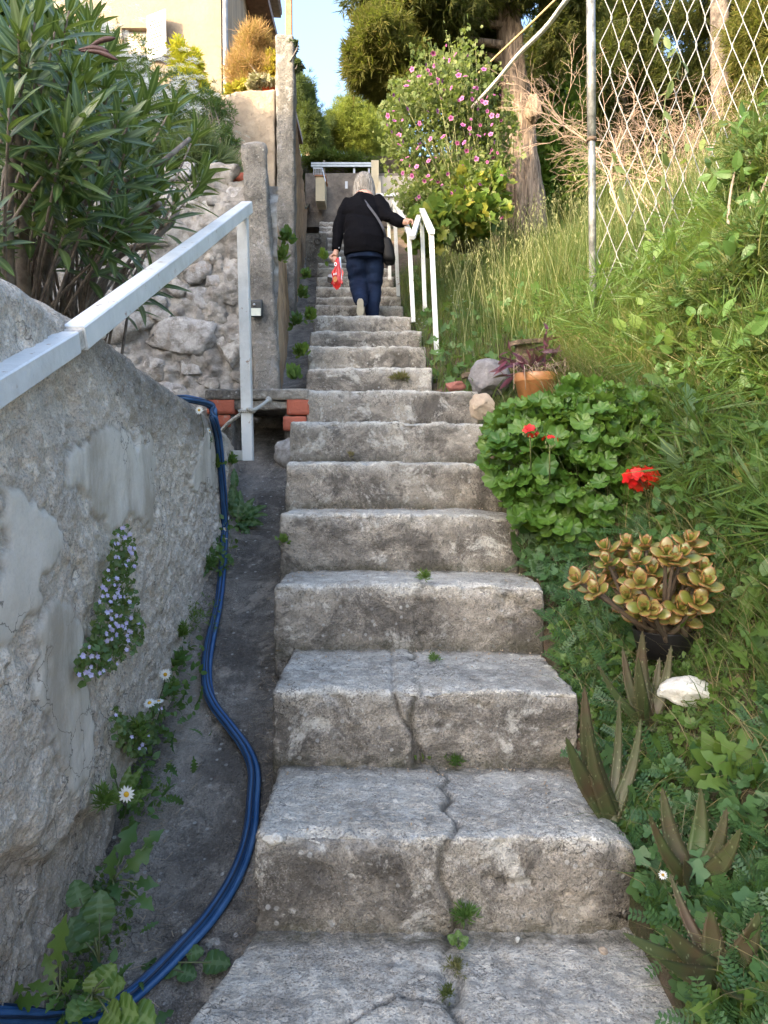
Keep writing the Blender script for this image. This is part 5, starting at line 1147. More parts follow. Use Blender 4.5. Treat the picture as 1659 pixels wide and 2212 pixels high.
# ---- purple plant in the terracotta pot
pp = thing('purple_plant', 'straggly purple leaved plant with dead stems in the terracotta pot', 'plant', tpt)
L_pur = m_leaf('purple_leaf', (.075, .018, .05), (.12, .03, .075), (.16, .03, .06), .3, .45, .4); tl = t_lance(5, .12, .35, .35)
R_, T_, S_ = [], [], []; mb = MB()
for (px, py, n) in [(1090, 790, 5), (1078, 770, 4), (1105, 760, 5), (1120, 783, 5), (1180, 718, 4), (1175, 735, 4), (1170, 760, 4), (1190, 775, 5), (1215, 788, 6), (1205, 780, 4), (1145, 780, 5), (1095, 812, 4), (1160, 775, 4)]:
    c0 = at(px, py, 4.85 + rng.uniform(-.1, .1)); b0 = tpt + [rng.uniform(-.08, .08), rng.uniform(-.08, .08), -.03]; mb.add(*tube(smoothpath([b0, (b0 + c0) / 2 + [0, 0, .03], c0], 4), .005, 5)); ax = norm(c0 - b0)
    for i in range(n): R_.append(rand_basis((ax + rng.normal(size=3) * .9)[None], .2)[0]); T_.append(c0 + ax * -.02 * i); S_.append(rng.uniform(.07, .13))
leaf_parts(pp, 'leaf', tl[0], tl[1], np.array(R_), np.array(T_), np.array(S_), L_pur); mb.build('stem', L_pur, pp)
mb = MB()
for i in range(46):
    b0 = tpt + [rng.uniform(-.13, .13), rng.uniform(-.13, .05), 0]; mb.add(*tube([b0, b0 + [rng.uniform(-.06, .06), -.02, rng.uniform(.02, .09)], b0 + [rng.uniform(-.1, .1), rng.uniform(-.06, -.02), rng.uniform(-.12, .06)]], .003, 4))
mb.build('dead_stem', m_plain('dead_stem', (.33, .25, .19), .9), pp)

# ---- aloes
m = M('aloe_leaf'); rn = m.n('ObjectInfo').outputs['Random']; c = m.ramp(rn, [(0, (.045, .065, .022)), (.5, (.06, .06, .028)), (1, (.05, .085, .026))]); c = m.mix(m.ramp(m.noise(7, 4), [(.45, 0.), (.65, .7)]), c, (.07, .035, .025))
v = m.vor(75, vec=m.n('Mapping', {0: m.co(), 3: (1, 1, .6)}).outputs[0]); c = m.mix(m.ramp(v, [(.12, .9), (.2, 0.)]), c, (.15, .17, .09)); mt_aloe = m.fin(c, .45, .4)
mt_teeth = m_plain('aloe_teeth', (.12, .10, .06), .6)
def aloe(px, py, Y, tips, label):
    b0 = at(px, py, Y); b0[2] = min(b0[2], G(b0[0], b0[1]) + .05); t_ = thing('aloe', label, 'plant', b0, group='aloes beside the steps')
    for (tx, ty, dy, wd) in tips:
        e = at(tx, ty, Y + dy); d = e - b0; L = np.linalg.norm(d); mid = b0 + d * .5 + norm(np.array([d[0], d[1], .0]) + 1e-4) * L * .06 + [0, 0, -.0]; P = smoothpath([b0, mid, e], 6); n = len(P); t = np.linspace(0, 1, n); wv = 1.25 * wd * Y / FL * (1 - t ** 1.6) ** .9 * (1 + .1 * np.sin(t * 3)) + .0008; T = norm(np.gradient(P, axis=0)); up_ = norm(np.array([-.1, -.75, .6]) + 0 * T); Sx = norm(np.cross(T, up_)); Nz = np.cross(Sx, T)
        th = [(-1, .25), (-.5, -.05), (0, -.14), (.5, -.05), (1, .25), (.5, -.35), (0, -.5), (-.5, -.35)]
        V = np.concatenate([P[:, None] + Sx[:, None] * (wv[:, None] * np.array([a for a, _ in th]))[:, :, None] + Nz[:, None] * (wv[:, None] * np.array([b_ for _, b_ in th]) * .7)[:, :, None]]).reshape(-1, 3)
        i = np.arange(n - 1)[:, None] * 8; j = np.arange(8)[None]; F = np.stack([i + j, i + (j + 1) % 8, i + 8 + (j + 1) % 8, i + 8 + j], -1).reshape(-1, 4)
        lf = mk('leaf', V, F, mt_aloe, t_); mb = MB()
        for s_, side in ((1, 4), (-1, 0)):
            for q in range(1, n - 1):
                p = P[q] + Sx[q] * wv[q] * s_ + Nz[q] * wv[q] * .17; mb.add(np.array([p - T[q] * .003, p + T[q] * .003, p + Sx[q] * s_ * .004 + T[q] * .003]), np.array([[0, 1, 2]]))
        mb.build('tooth_row', mt_teeth, lf, smooth=False, kind='stuff')
aloe(1400, 1450, 2.32, [(1388, 1362, .03, 17), (1345, 1400, .05, 12), (1450, 1395, .02, 12), (1378, 1420, -.08, 14), (1290, 1435, -.02, 9), (1395, 1500, -.12, 8), (1425, 1420, .06, 12)], 'aloe with upright spotted leaves just below the black pot')
aloe(1322, 1608, 2.12, [(1262, 1482, 0, 20), (1268, 1560, -.07, 14), (1338, 1505, .05, 10), (1222, 1592, -.09, 20), (1385, 1552, .03, 12)], 'broad spotted aloe against the right end of the second step')
aloe(1500, 1790, 1.86, [(1430, 1700, .05, 20), (1402, 1760, -.04, 14), (1515, 1705, .04, 22), (1570, 1745, .0, 18), (1478, 1860, -.13, 22), (1600, 1790, -.06, 18)], 'large spotted aloe in the weeds right of the first step')
aloe(1560, 2075, 1.62, [(1446, 1885, .08, 13), (1430, 1995, -.03, 24), (1345, 2015, .0, 18), (1535, 1965, .02, 26), (1640, 1970, -.02, 24), (1425, 2075, -.13, 18), (1600, 2160, -.15, 22)], 'largest reddish aloe at the lower right corner')
aloe(1600, 1420, 2.5, [(1585, 1340, 0, 15), (1640, 1360, 0, 16), (1560, 1375, -.03, 12), (1660, 1420, -.05, 14)], 'spotted aloe half hidden in leaves at the right edge')

# ---- daisies
def daisy_proto(loc, label, hh, tilt=(0, -.6, .8)):
    t_ = thing('daisy', label, 'flower', loc, group='daisies'); return t_
v_p, f_p = t_lance(3, .20, .12, .05); m_wp = m_leaf('white_petal', (.70, .70, .68), (.78, .78, .75), None, .3, .6, .3); m_yc = m_plain('yellow_disc', (.62, .36, .02), .8, bumpd=.002, bs=400); m_st = m_plain('thin_stem', (.10, .13, .05), .7)
mp_pet = rawmesh('petal', v_p, f_p); mp_pet.materials.append(m_wp); dV, dF = ico(2); mp_dsc = rawmesh('disc', dV * [1, 1, .55], dF); mp_dsc.materials.append(m_yc)
def daisy(head, nrm, foot, label, s=.016):
    s = s * .78; t_ = thing('daisy', label, 'flower', foot, group='daisies among the weeds'); V, F = tube(smoothpath([foot, (np.array(foot) + head) / 2 + [.01, -.01, .01], head], 4), .0013, 5); mk('stem', V, F, m_st, t_)
    n = norm(np.array(nrm, float)); X_ = norm(np.cross(n, [.2, .1, .9])); Y_ = np.cross(n, X_)
    for i in range(13):
        a = i * 2 * PI / 13; d = X_ * math.cos(a) + Y_ * math.sin(a); Mx = np.eye(4); Mx[:3, :3] = basis(d[None], n[None])[0] * s * rng.uniform(.85, 1.05); Mx[:3, 3] = head + d * s * .25; link('petal', mp_pet, t_, Mx.tolist())
    Mx = np.eye(4); Mx[:3, :3] = np.stack([X_, Y_, n], -1) * s * .38; Mx[:3, 3] = head; link('disc', mp_dsc, t_, Mx.tolist())
def wl_(px, py, o=.05):
    d = ray(px, py); y = (-.72 + o) / (d[0] / d[1] + .04); return EYE + d * (y / d[1])
F_ = (0, -.85, .5)
for (h, nr_, ft_, lb, s) in [
    (wl_(430, 886, .03), (.1, -1, .2), wl_(440, 960, .0), 'daisy beside the blue hose on top of the parapet', .021), (wl_(452, 930, .05), (.9, -.2, .6), wl_(452, 985, 0), 'daisy seen from the side just right of the hose near the parapet top', .019),
    (floor_hit(493, 1130) + [0, -.05, .03], F_, floor_hit(500, 1175), 'topmost open daisy in the channel right of the hose', .020), (floor_hit(491, 1149) + [0, -.05, .02], (.7, -.5, .4), floor_hit(502, 1180), 'second daisy below the topmost one right of the hose', .016),
    (floor_hit(491, 1170) + [0, -.04, .02], (.2, -.1, 1), floor_hit(500, 1190), 'drooping daisy lowest of the three right of the hose', .014), (wl_(470, 1202, .05), (0, -.2, 1), wl_(462, 1235, .02), 'small daisy left of the hose at the foot of the wall', .014),
    (wl_(357, 1457, .10), (.2, -1, .15), wl_(340, 1520, .03), 'daisy on a thin stalk standing clear of the wall above the toadflax', .022), (wl_(323, 1518, .10), (0, -.6, .8), wl_(330, 1560, .03), 'left of the two daisies over the lower toadflax patch', .021),
    (wl_(343, 1514, .12), (0, -.2, 1), wl_(340, 1555, .03), 'right of the two daisies over the lower toadflax patch', .018), (wl_(273, 1716, .16), (-.1, -1, .25), wl_(262, 1780, .05), 'large open daisy low on the left over the channel weeds', .024)]:
    daisy(h, nr_, ft_, lb, s)
for (px, py, Y, nr_, lb, s) in [(1571, 1055, 2.9, (.1, -.4, .9), 'highest daisy on the right bank', .022), (1529, 1060, 2.9, (-.1, -.4, .9), 'second daisy on the right bank just left of the highest', .022), (1519, 1091, 2.85, (0, -.4, .9), 'daisy on the right bank below the two highest', .022), (1487, 1085, 2.9, (-.2, -.4, .9), 'daisy nearest the geranium on the right bank', .016), (1491, 1156, 2.6, (.1, -.5, .8), 'daisy directly above the jade plant', .026), (1432, 1890, 1.8, (-.2, -.8, .5), 'tiny white flower in the grass beside the first step', .012)]:
    h = at(px, py, Y); daisy(h, nr_, [h[0] + .02, h[1] + .05, G(h[0] + .02, h[1] + .05)], lb, s)
# ---- oleander
og = np.array([(0, -40), (170, -40), (210, 60), (290, 130), (360, 190), (425, 270), (440, 350), (430, 400), (390, 440), (330, 470), (250, 480), (200, 560), (120, 570), (60, 560), (0, 520), (-60, 500), (-60, -40)])
obase = at(150, 690, 4.0); obase[2] = 1.45; olb = at(20, 640, 3.2); olb[2] = 1.5
ol = thing('oleander', 'large dark green oleander overhanging the parapet wall at the upper left', 'shrub', obase)
mt_obark = m_plain('oleander_bark', (.23, .19, .16), .85, .3, var=.2, sc=20, bumpd=.004)
L_ole = m_leaf('oleander_leaf', (.034, .072, .024), (.05, .098, .03), (.11, .15, .045), .28, .38, .5, vein=((.20, .26, .10), .70))
tips = [(450, 350), (430, 270), (380, 215), (330, 190), (440, 385), (350, 590), (290, 480), (270, 330), (255, 260), (200, 100), (120, 60), (50, 100), (90, 230), (60, 330), (150, 380), (250, 420), (330, 400), (380, 430), (370, 330), (310, 610), (220, 560), (100, 460), (30, 450), (60, 560), (150, 200), (230, 190), (300, 220), (20, 220), (40, 20), (150, 20), (200, 30)]
ps = polysample(og, 110); ps = ps[(ps[:, 0] < 215) | (ps[:, 1] > 330) | (rng.random(len(ps)) < .22)][:84]; tips = np.concatenate([np.array(tips, float), ps]); R_, T_, S_ = [], [], []; mb = MB()
for i, (px, py) in enumerate(tips):
    Y = rng.uniform(2.5, 4.6) if i >= 30 else rng.uniform(2.4, 3.8)
    if px > 330: Y = max(Y, 3.3)
    if py > 500: Y = rng.uniform(3.2, 4.4)
    c0 = at(px, py, Y)
    if c0[0] > -1.0: c0 = at(px, py, -1.02 / ((px - CX) / FL))
    if c0[2] < 1.75: c0[2] = 1.75
    b0 = (obase if i % 3 else olb) + rng.normal(size=3) * [.12, .15, 0]; mid = b0 * .45 + c0 * .55 + [0, 0, .1 * rng.normal()] + [-.12, 0, -.05]; L = np.linalg.norm(c0 - b0)
    P = smoothpath([b0, b0 * .75 + mid * .25 + [0, 0, .05], mid, c0], 5); mb.add(*tube(P, np.linspace(.012, .004, len(P)), 7))
    ax = norm(norm(P[-1] - P[-4]) + [rng.uniform(-.2, .3), rng.uniform(-.35, .1), rng.uniform(-.1, .5)]); X_ = norm(np.cross(ax, [.2, .9, .3])); Y_ = np.cross(ax, X_); nl = rng.integers(15, 24)
    for j in range(nl):
        a = j * 2.4 + rng.uniform(-.3, .3); f = j / nl; sp_ = 1.25 - .95 * f + rng.uniform(-.15, .15); rad = X_ * math.cos(a) + Y_ * math.sin(a); d = norm(rad * math.sin(sp_) + ax * math.cos(sp_) - np.array([0, 0, .12 * (1 - f)]))
        R_.append(basis(d[None], norm(ax - rad * .2)[None])[0]); T_.append(c0 - ax * (.20 * (1 - f))); S_.append(rng.uniform(.14, .21) * (1 - .45 * f ** 3))
tl = t_lance(6, .10, .16, .22); md = np.concatenate([np.zeros(7), np.ones(7), np.zeros(7)])
leaf_parts(ol, 'leaf', tl[0], tl[1], np.array(R_), np.array(T_), np.array(S_), L_ole, 300, attrs={'mid': md})
mb.build('branch_mass', mt_obark, ol, kind='stuff')
for pts, r0 in [([(175, 668, 4.1), (150, 560, 4.0), (215, 505, 3.7), (300, 468, 3.4), (345, 440, 3.2)], .026), ([(165, 668, 4.0), (230, 590, 3.9), (330, 520, 3.8), (385, 455, 3.9)], .022), ([(60, 560, 3.3), (45, 420, 3.1), (75, 280, 2.9), (85, 180, 2.8)], .03), ([(20, 560, 3.0), (15, 420, 2.9), (40, 330, 2.8), (20, 200, 2.7)], .026), ([(95, 600, 3.6), (110, 480, 3.5), (160, 400, 3.4), (205, 300, 3.3), (230, 200, 3.2)], .022), ([(170, 680, 4.2), (250, 620, 4.1), (300, 570, 4.0)], .016), ([(130, 660, 3.8), (250, 430, 3.5), (350, 350, 3.5), (410, 300, 3.6)], .016)]:
    P = [at(*p) for p in pts]; P[0][2] = 1.45; trunk(P, [r0, r0 * .9, r0 * .75, r0 * .6, r0 * .45][:len(P)], 'branch', mt_obark, ol, 9, 5, .1)
# seed pod
mb = MB(); 
for a, b_ in (((235, 112, 2.9), (170, 108, 2.9)), ((255, 130, 2.9), (175, 110, 2.9)), ((250, 82, 2.9), (185, 108, 2.9))):
    P = smoothpath([at(*a), (at(*a) + at(*b_)) / 2 + [0, 0, .012], at(*b_)], 4); V, F = tube(P, np.array([.002, .006, .009, .010, .009, .008, .006, .005, .004])[:len(P)], 7); mk('seed_pod', V, F, m_plain('dry_pod', (.11, .055, .05), .6), ol)

# ---- shrubs on the terraces behind
def shrub(name, label, ells, nleaf, tmpl, size, mat, base, cat='shrub', stems=24, stemmat=None, jit=.7, shell=.45, up=.2, group=None):
    t_ = thing(name, label, cat, base, group=group); P, D = cloud(ells, nleaf, .05, .16, shell)
    foliage('foliage', t_, tmpl, P, D, rng.uniform(size[0], size[1], len(P)), mat, jit, up)
    mb = MB(); idx = rng.integers(0, len(P), stems)
    for i in idx: q = P[i]; b0 = np.array(base) + rng.normal(size=3) * [.08, .08, 0]; mb.add(*tube(smoothpath([b0, (b0 + q) / 2 + rng.normal(size=3) * .05, q], 4), np.linspace(.012, .003, 9) if np.linalg.norm(q - b0) < 3 else np.linspace(.03, .008, 9), 5))
    mb.build('stem', stemmat or mt_obark, t_); return t_, P, D
sp1 = t_spray(9, 5, .05, 1.1, .4)
L_dk = m_leaf('dark_bush_leaf', (.03, .07, .02), (.05, .10, .028), (.09, .15, .03), .3, .5, .4)
L_dkb = m_leaf('bush_leaf', (.05, .10, .03), (.08, .13, .04), (.13, .17, .05), .35, .5, .4)
L_gg = m_leaf('grey_green_leaf', (.10, .14, .07), (.14, .18, .09), (.17, .19, .08), .3, .6, .3)
m_wf = m_leaf('white_floret', (.72, .71, .68), (.66, .66, .66), (.74, .73, .66), .3, .7, .2)
def floret_cluster(seed=1, n=22, flat=.45):
    r = np.random.default_rng(seed); mb = MB(); v, f = t_lance(1, .4, 0, .1)
    for i in range(n):
        q = norm(r.normal(size=3)) * [1, 1, flat] * r.uniform(.6, 1); q[2] = abs(q[2])
        for k in range(4): a = k * PI / 2 + r.uniform(0, 1); R0 = basis(np.array([[math.cos(a), math.sin(a), .3]]), np.array([[0, 0, 1.]]))[0]; mb.add((v * .5) @ R0.T + q, f)
    return mb.get()
fc = floret_cluster(); me_fc = rawmesh('flower_cluster', fc[0], fc[1]); me_fc.materials.append(m_wf)
wb, P, D = shrub('white_flowering_bush', 'bush full of small white flower heads in front of the cream house', [ellip(290, 205, 75, 75, 8.0, .9), ellip(395, 262, 60, 62, 7.6, .7), ellip(205, 130, 60, 95, 8.2, .8), ellip(330, 280, 110, 70, 7.3, .8), ellip(230, 300, 160, 90, 7.2, .7)], 6500, sp1, (.06, .11), L_dkb, at(300, 420, 7.4), stems=60)
idx = rng.choice(len(P), 1200, replace=False); idx = idx[np.argsort(-D[idx] @ np.array([.15, -.9, .3]))]
for i in idx[:295]:
    p = P[i] + D[i] * .16 + [0, -.15, 0]; s = rng.uniform(.045, .08); a = norm(np.array([D[i]]) * .6 + [0, -.35, .8]); Mx = np.eye(4); Mx[:3, :3] = basis(np.cross(a, [1, .2, .1]), a)[0] * s; Mx[:3, 3] = p; link('flower_head', me_fc, wb, Mx.tolist())
wt, P, D = shrub('white_flowering_bush', 'straggling white flowered stems hanging over the pier and shaded terrace wall', [ellip(455, 250, 45, 60, 7.2, .4), ellip(470, 320, 35, 40, 6.8, .3)], 900, sp1, (.04, .08), L_dk, at(440, 380, 6.9), stems=46)
for i in rng.choice(len(P), 60, replace=False):
    p = P[i] + D[i] * .08; s = rng.uniform(.02, .042); a = norm(np.array([D[i]]) * .6 + [0, -.35, .8]); Mx = np.eye(4); Mx[:3, :3] = basis(np.cross(a, [1, .2, .1]), a)[0] * s; Mx[:3, 3] = p; link('flower_head', me_fc, wt, Mx.tolist())
shrub('citrus_tree', 'dark leafed citrus tree behind the oleander at the upper left edge', [ellip(20, 60, 100, 110, 6.5, .8), ellip(-60, 200, 110, 150, 6.5, .8)], 3000, t_spray(6, 8, .13, 1.2, .5), (.12, .2), L_dk, at(40, 420, 6.6), 'tree', 14)
V, F = ico(3); c0 = at(22, 84, 5.7); props(mk('orange_fruit', V * .042 + c0, F, m_plain('orange_peel', (.75, .22, .02), .5)), 'single orange hanging among the dark leaves at the upper left corner', 'fruit')
shrub('grey_green_herb', 'feathery grey-green herb growing on top of the rubble wall', [ellip(430, 365, 70, 42, 6.4, .4), ellip(330, 380, 90, 50, 6.3, .4), ellip(180, 400, 110, 55, 6.3, .4)], 4200, t_spray(11, 12, .02, .8, .5), (.10, .2), L_gg, at(400, 420, 6.3), 'plant', 12, up=.9)
shrub('yellow_flowering_bush', 'bright yellow flowering bush against the cream wall of the house', [ellip(403, 140, 26, 45, 8.4, .3), ellip(415, 190, 30, 25, 8.2, .3)], 1700, t_spray(8, 4, .08, 1, .4), (.05, .09), m_leaf('yellow_blossom', (.58, .52, .03), (.70, .60, .04), (.35, .42, .05), .35, .6, .2), at(410, 240, 8.2), stems=14)
dr, P, D = shrub('dry_bush', 'dry reddish tan twiggy bush beside the cracked pillar', [ellip(556, 118, 38, 34, 9.7, .4), ellip(530, 165, 35, 35, 9.6, .3), ellip(575, 165, 22, 40, 9.55, .2)], 3000, t_spray(9, 6, .012, .9, .5), (.12, .24), m_leaf('dry_twigs', (.42, .24, .11), (.36, .22, .10), (.48, .30, .13), .3, .8, .2), at(560, 215, 9.6), up=.9, stems=30)
shrub('yellow_stonecrop', 'yellow green stonecrop between the dry bush and the orange pot', [ellip(588, 155, 13, 40, 9.45, .15), ellip(530, 195, 30, 12, 9.4, .15), ellip(505, 205, 20, 8, 9.35, .12)], 1500, t_spray(8, 4, .1, 1.2, .4), (.04, .08), m_leaf('stonecrop_leaf', (.38, .36, .05), (.55, .40, .04), (.25, .30, .06), .3, .6, .3), at(575, 212, 9.4), 'plant', 8)
shrub('pot_succulent', 'pale rosettes spilling over the rim of the orange pot', [ellip(563, 180, 30, 8, 9.2, .15), ellip(543, 192, 12, 8, 9.2, .12)], 500, t_spray(7, 4, .16, 1.2, .6), (.04, .07), m_leaf('pale_succulent', (.40, .36, .24), (.46, .40, .27), (.30, .32, .16), .2, .6, .3), at(565, 196, 9.3), 'plant', 4)
shrub('wall_succulent', 'small succulent clinging to the top right edge of the cracked pillar', [ellip(640, 142, 9, 9, 9.1, .08), ellip(625, 100, 16, 5, 9.1, .1)], 300, t_spray(7, 4, .18, 1.2, .6), (.04, .06), L_gg, at(634, 150, 9.15), 'plant', 5)

# ---- mallow bush with pink flowers
L_mal = m_leaf('mallow_leaf', (.085, .125, .038), (.14, .175, .065), (.22, .235, .10), .4, .6, .25)
mal = [ellip(870, 320, 55, 105, 8.7, .6), ellip(930, 250, 80, 120, 8.7, .7), ellip(985, 160, 45, 80, 8.8, .5), ellip(895, 185, 45, 50, 8.8, .4), ellip(1050, 190, 35, 60, 8.8, .4), ellip(845, 250, 25, 40, 8.7, .3), ellip(1090, 270, 22, 60, 8.8, .3), ellip(1000, 250, 60, 115, 8.8, .6), ellip(1050, 340, 45, 80, 8.9, .6), ellip(985, 400, 105, 80, 8.6, .7), ellip(900, 430, 55, 50, 8.5, .5)]
mb_ = at(1010, 540, 8.7)
ml, P, D = shrub('mallow_bush', 'tall mallow bush covered in pink flowers right of the upper steps', mal, 11000, tp_rnd, (.018, .06), L_mal, mb_, stems=110, stemmat=m_plain('mallow_stem', (.22, .22, .10), .8), shell=.15)
P2, D2 = cloud([ellip(1035, 430, 55, 55, 8.5, .4), ellip(1000, 470, 80, 40, 8.3, .4), ellip(930, 490, 50, 40, 8.1, .3)], 1500, .1, .15, .5); foliage('large_leaf_mass', ml, tp_rnd, P2, D2, rng.uniform(.07, .14, len(P2)), m_leaf('mallow_big_leaf', (.08, .15, .03), (.14, .20, .04), (.35, .30, .05), .4, .5, .3), .6, .3)
L_pink = M('mallow_petal'); cd_ = L_pink.attr('mid'); L_pink = L_pink.fin(L_pink.ramp(cd_, [(0, (.38, .15, .30)), (.5, (.26, .06, .18)), (.78, (.08, .008, .05))]), .6, .3)
v5, f5 = petal_flower(5, .46, .12); dd_ = np.linalg.norm(v5[:, :2], axis=1); me_mf = rawmesh('flower', v5, f5, True, {'mid': np.clip(1 - dd_, 0, 1)}); me_mf.materials.append(L_pink)
pxm = [(984, 118), (960, 125), (955, 175), (936, 115), (1010, 120), (870, 255), (890, 150), (905, 165), (930, 160), (850, 205), (862, 215), (880, 235), (838, 250), (836, 270), (846, 285), (850, 240), (862, 292), (905, 270), (960, 195), (975, 190), (1000, 270), (1015, 290), (1003, 308), (1018, 320), (930, 300), (1030, 190), (1045, 150), (1055, 135), (1080, 205), (1110, 175), (1098, 168), (1120, 205), (1105, 330), (1125, 340), (1160, 290), (1150, 350), (1130, 385), (1140, 405), (1020, 410), (1003, 405), (1037, 398), (983, 470), (990, 450), (925, 380), (955, 400), (900, 360), (890, 380), (840, 370), (1060, 290), (1075, 250), (1090, 260), (1060, 330), (1180, 270), (1190, 235), (1085, 470), (1095, 430), (1040, 455), (905, 425), (880, 340), (1020, 230), (945, 240), (1005, 165), (1130, 250), (1150, 240)]
pxm = [(x if x < 1085 else 1085 - (x - 1085) * .5, y) for x, y in pxm] + [tuple(p) for p in polysample(np.array([(840, 220), (960, 80), (1000, 110), (1060, 190), (1100, 420), (1000, 480), (880, 440)]), 70)]
for px, py in pxm:
    Y = 8.05 + rng.uniform(-.1, .2); n = norm(np.array([rng.normal() * 1.1, -1, .3 + rng.normal() * .8])); Mx = np.eye(4); Mx[:3, :3] = basis(np.cross(n, [.2, .1, 1])[None], n[None])[0] * rng.uniform(.015, .034); Mx[:3, 3] = at(px, py, Y); link('flower', me_mf, ml, Mx.tolist())

mb = MB()   # flower spikes with buds standing clear of the bush
for px, py in polysample(np.array([(820, 260), (860, 180), (950, 60), (990, 50), (1060, 110), (1110, 190), (1130, 330), (1080, 300), (960, 150), (860, 260)]), 60):
    e = at(px, py, 8.5 + rng.uniform(-.2, .3)); b0 = e + [rng.uniform(-.08, .08), .05, -.45]; P_ = smoothpath([b0, (b0 + e) / 2 + [.02, 0, 0], e], 4); mb.add(*tube(P_, .004, 4)); v_, f_ = tp_rnd
    Tt = P_[rng.integers(2, len(P_), 12)] + rng.normal(0, .018, (12, 3)); a_, b__ = inst(v_, f_, rand_basis(rdir(12), .5), Tt, rng.uniform(.012, .035, 12)); mb.add(a_, b__)
mb.build('flower_spike_mass', L_mal, ml, kind='stuff')

# ---- big cypress with hanging boughs, ivy, second trunk
m = M('cypress_bark'); vv = m.n('Mapping', {0: m.co(), 3: (9, 9, .7)}).outputs[0]; rg = m.noise(3.2, 6, .65, vec=vv, dist=.4)
mt_bark = m.fin(m.mix(m.ramp(rg, [(.38, 0.), (.6, 1.)]), (.11, .08, .06), (.36, .27, .20)), .95, .2, m.bump(rg, .05, 1))
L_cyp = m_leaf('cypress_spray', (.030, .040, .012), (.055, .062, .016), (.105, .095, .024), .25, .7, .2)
L_cyp2 = m_leaf('cypress_sun_tinted_spray', (.07, .075, .018), (.10, .10, .024), (.16, .13, .035), .3, .7, .2)  # sunlit look put into the colour: brighter copy of the cypress spray
cy = thing('cypress_tree', 'old cypress with a thick furrowed trunk and dark hanging boughs over the mallow bush', 'tree', at(1150, 560, 10.2))
tk = trunk([at(1150, 620, 10.2), at(1138, 450, 10.2), at(1122, 300, 10.25), at(1106, 150, 10.3), at(1092, 0, 10.4), at(1080, -200, 10.5)], [.30, .225, .20, .185, .175, .16], 'trunk', mt_bark, cy, 26, 9, .35)
tsp = t_spray(12, 9, .035, .75, .3)
ce = [ellip(835, 110, 62, 60, 9.6, .7), ellip(800, 140, 50, 50, 9.5, .5), ellip(870, 170, 55, 50, 9.6, .6), ellip(790, 75, 25, 22, 9.5, .3), ellip(855, 50, 50, 40, 9.7, .5), ellip(755, 122, 22, 10, 9.4, .25)]
P, D = cloud(ce, 9500, .012, .17, .5); foliage('sun_tinted_bough', cy, tsp, P, D, rng.uniform(.09, .19, len(P)), L_cyp2, .5, -.3)
ce = [ellip(930, 20, 110, 70, 9.8, 1.0), ellip(1000, 90, 75, 90, 10.6, .6), ellip(955, 150, 40, 70, 10.6, .4), ellip(1040, 30, 70, 60, 10.9, .6), ellip(940, 90, 60, 50, 10.8, .5), ellip(1020, 170, 50, 60, 11, .5), ellip(880, -60, 140, 70, 10, 1.0)]
P, D = cloud(ce, 13000, .015, .17, .3); foliage('shade_tinted_bough', cy, tsp, P, D, rng.uniform(.10, .2, len(P)), L_cyp, .5, -.8)
ce = [ellip(1195, 70, 38, 90, 10.2, .5), ellip(1240, 10, 80, 80, 10.4, .6), ellip(1148, 130, 16, 40, 9.95, .15), ellip(1100, -80, 200, 80, 10, 1)]
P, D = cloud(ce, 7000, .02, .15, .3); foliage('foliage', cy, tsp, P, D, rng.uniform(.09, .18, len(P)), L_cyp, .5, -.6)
mb = MB()
for a, b_ in (((1100, 60, 10.3), (850, 60, 9.7)), ((1105, 100, 10.3), (800, 110, 9.6)), ((1100, 30, 10.3), (1250, -30, 10.3)), ((1110, 140, 10.3), (940, 130, 10.5)), ((850, 60, 9.7), (905, 160, 10))): mb.add(*tube(smoothpath([at(*a), (at(*a) + at(*b_)) / 2 + [0, 0, .12], at(*b_)], 5), np.linspace(.06, .012, 11), 7))
mb.build('limb', mt_bark, cy)
# knot with dark hollow on the trunk
V, F = ico(3); mk('bark_knot', V * [.10, .08, .17] * (1 + .5 * fbm(V, 2.4, 4, 3)[:, None]) + at(1152, 235, 10.02), F, mt_bark, cy)
t_ivy = t_round(6, 3, .16, .1, .4, .02)
L_ivy = m_leaf('ivy_leaf', (.05, .11, .02), (.085, .16, .03), (.16, .22, .035), .35, .42, .45)
iv = thing('ivy', 'glossy ivy wall climbing behind the cypress trunk', 'climber', at(1200, 560, 11))
P, D = cloud([ellip(1200, 300, 55, 180, 11.2, .5), ellip(1190, 160, 45, 110, 11.1, .5), ellip(1230, 420, 60, 100, 11.0, .5), ellip(1170, 380, 30, 120, 10.8, .3), ellip(1240, 120, 40, 80, 11.3, .4)], 11000, .03, .2, .3)
foliage('foliage', iv, t_ivy, P, D + [0, -.6, .2], rng.uniform(.05, .11, len(P)), L_ivy, .6, .2)
trunk([at(1215, 600, 11.3), at(1205, 350, 11.3), at(1200, 60, 11.4)], [.12, .10, .08], 'stem', mt_bark, iv, 9, 5)
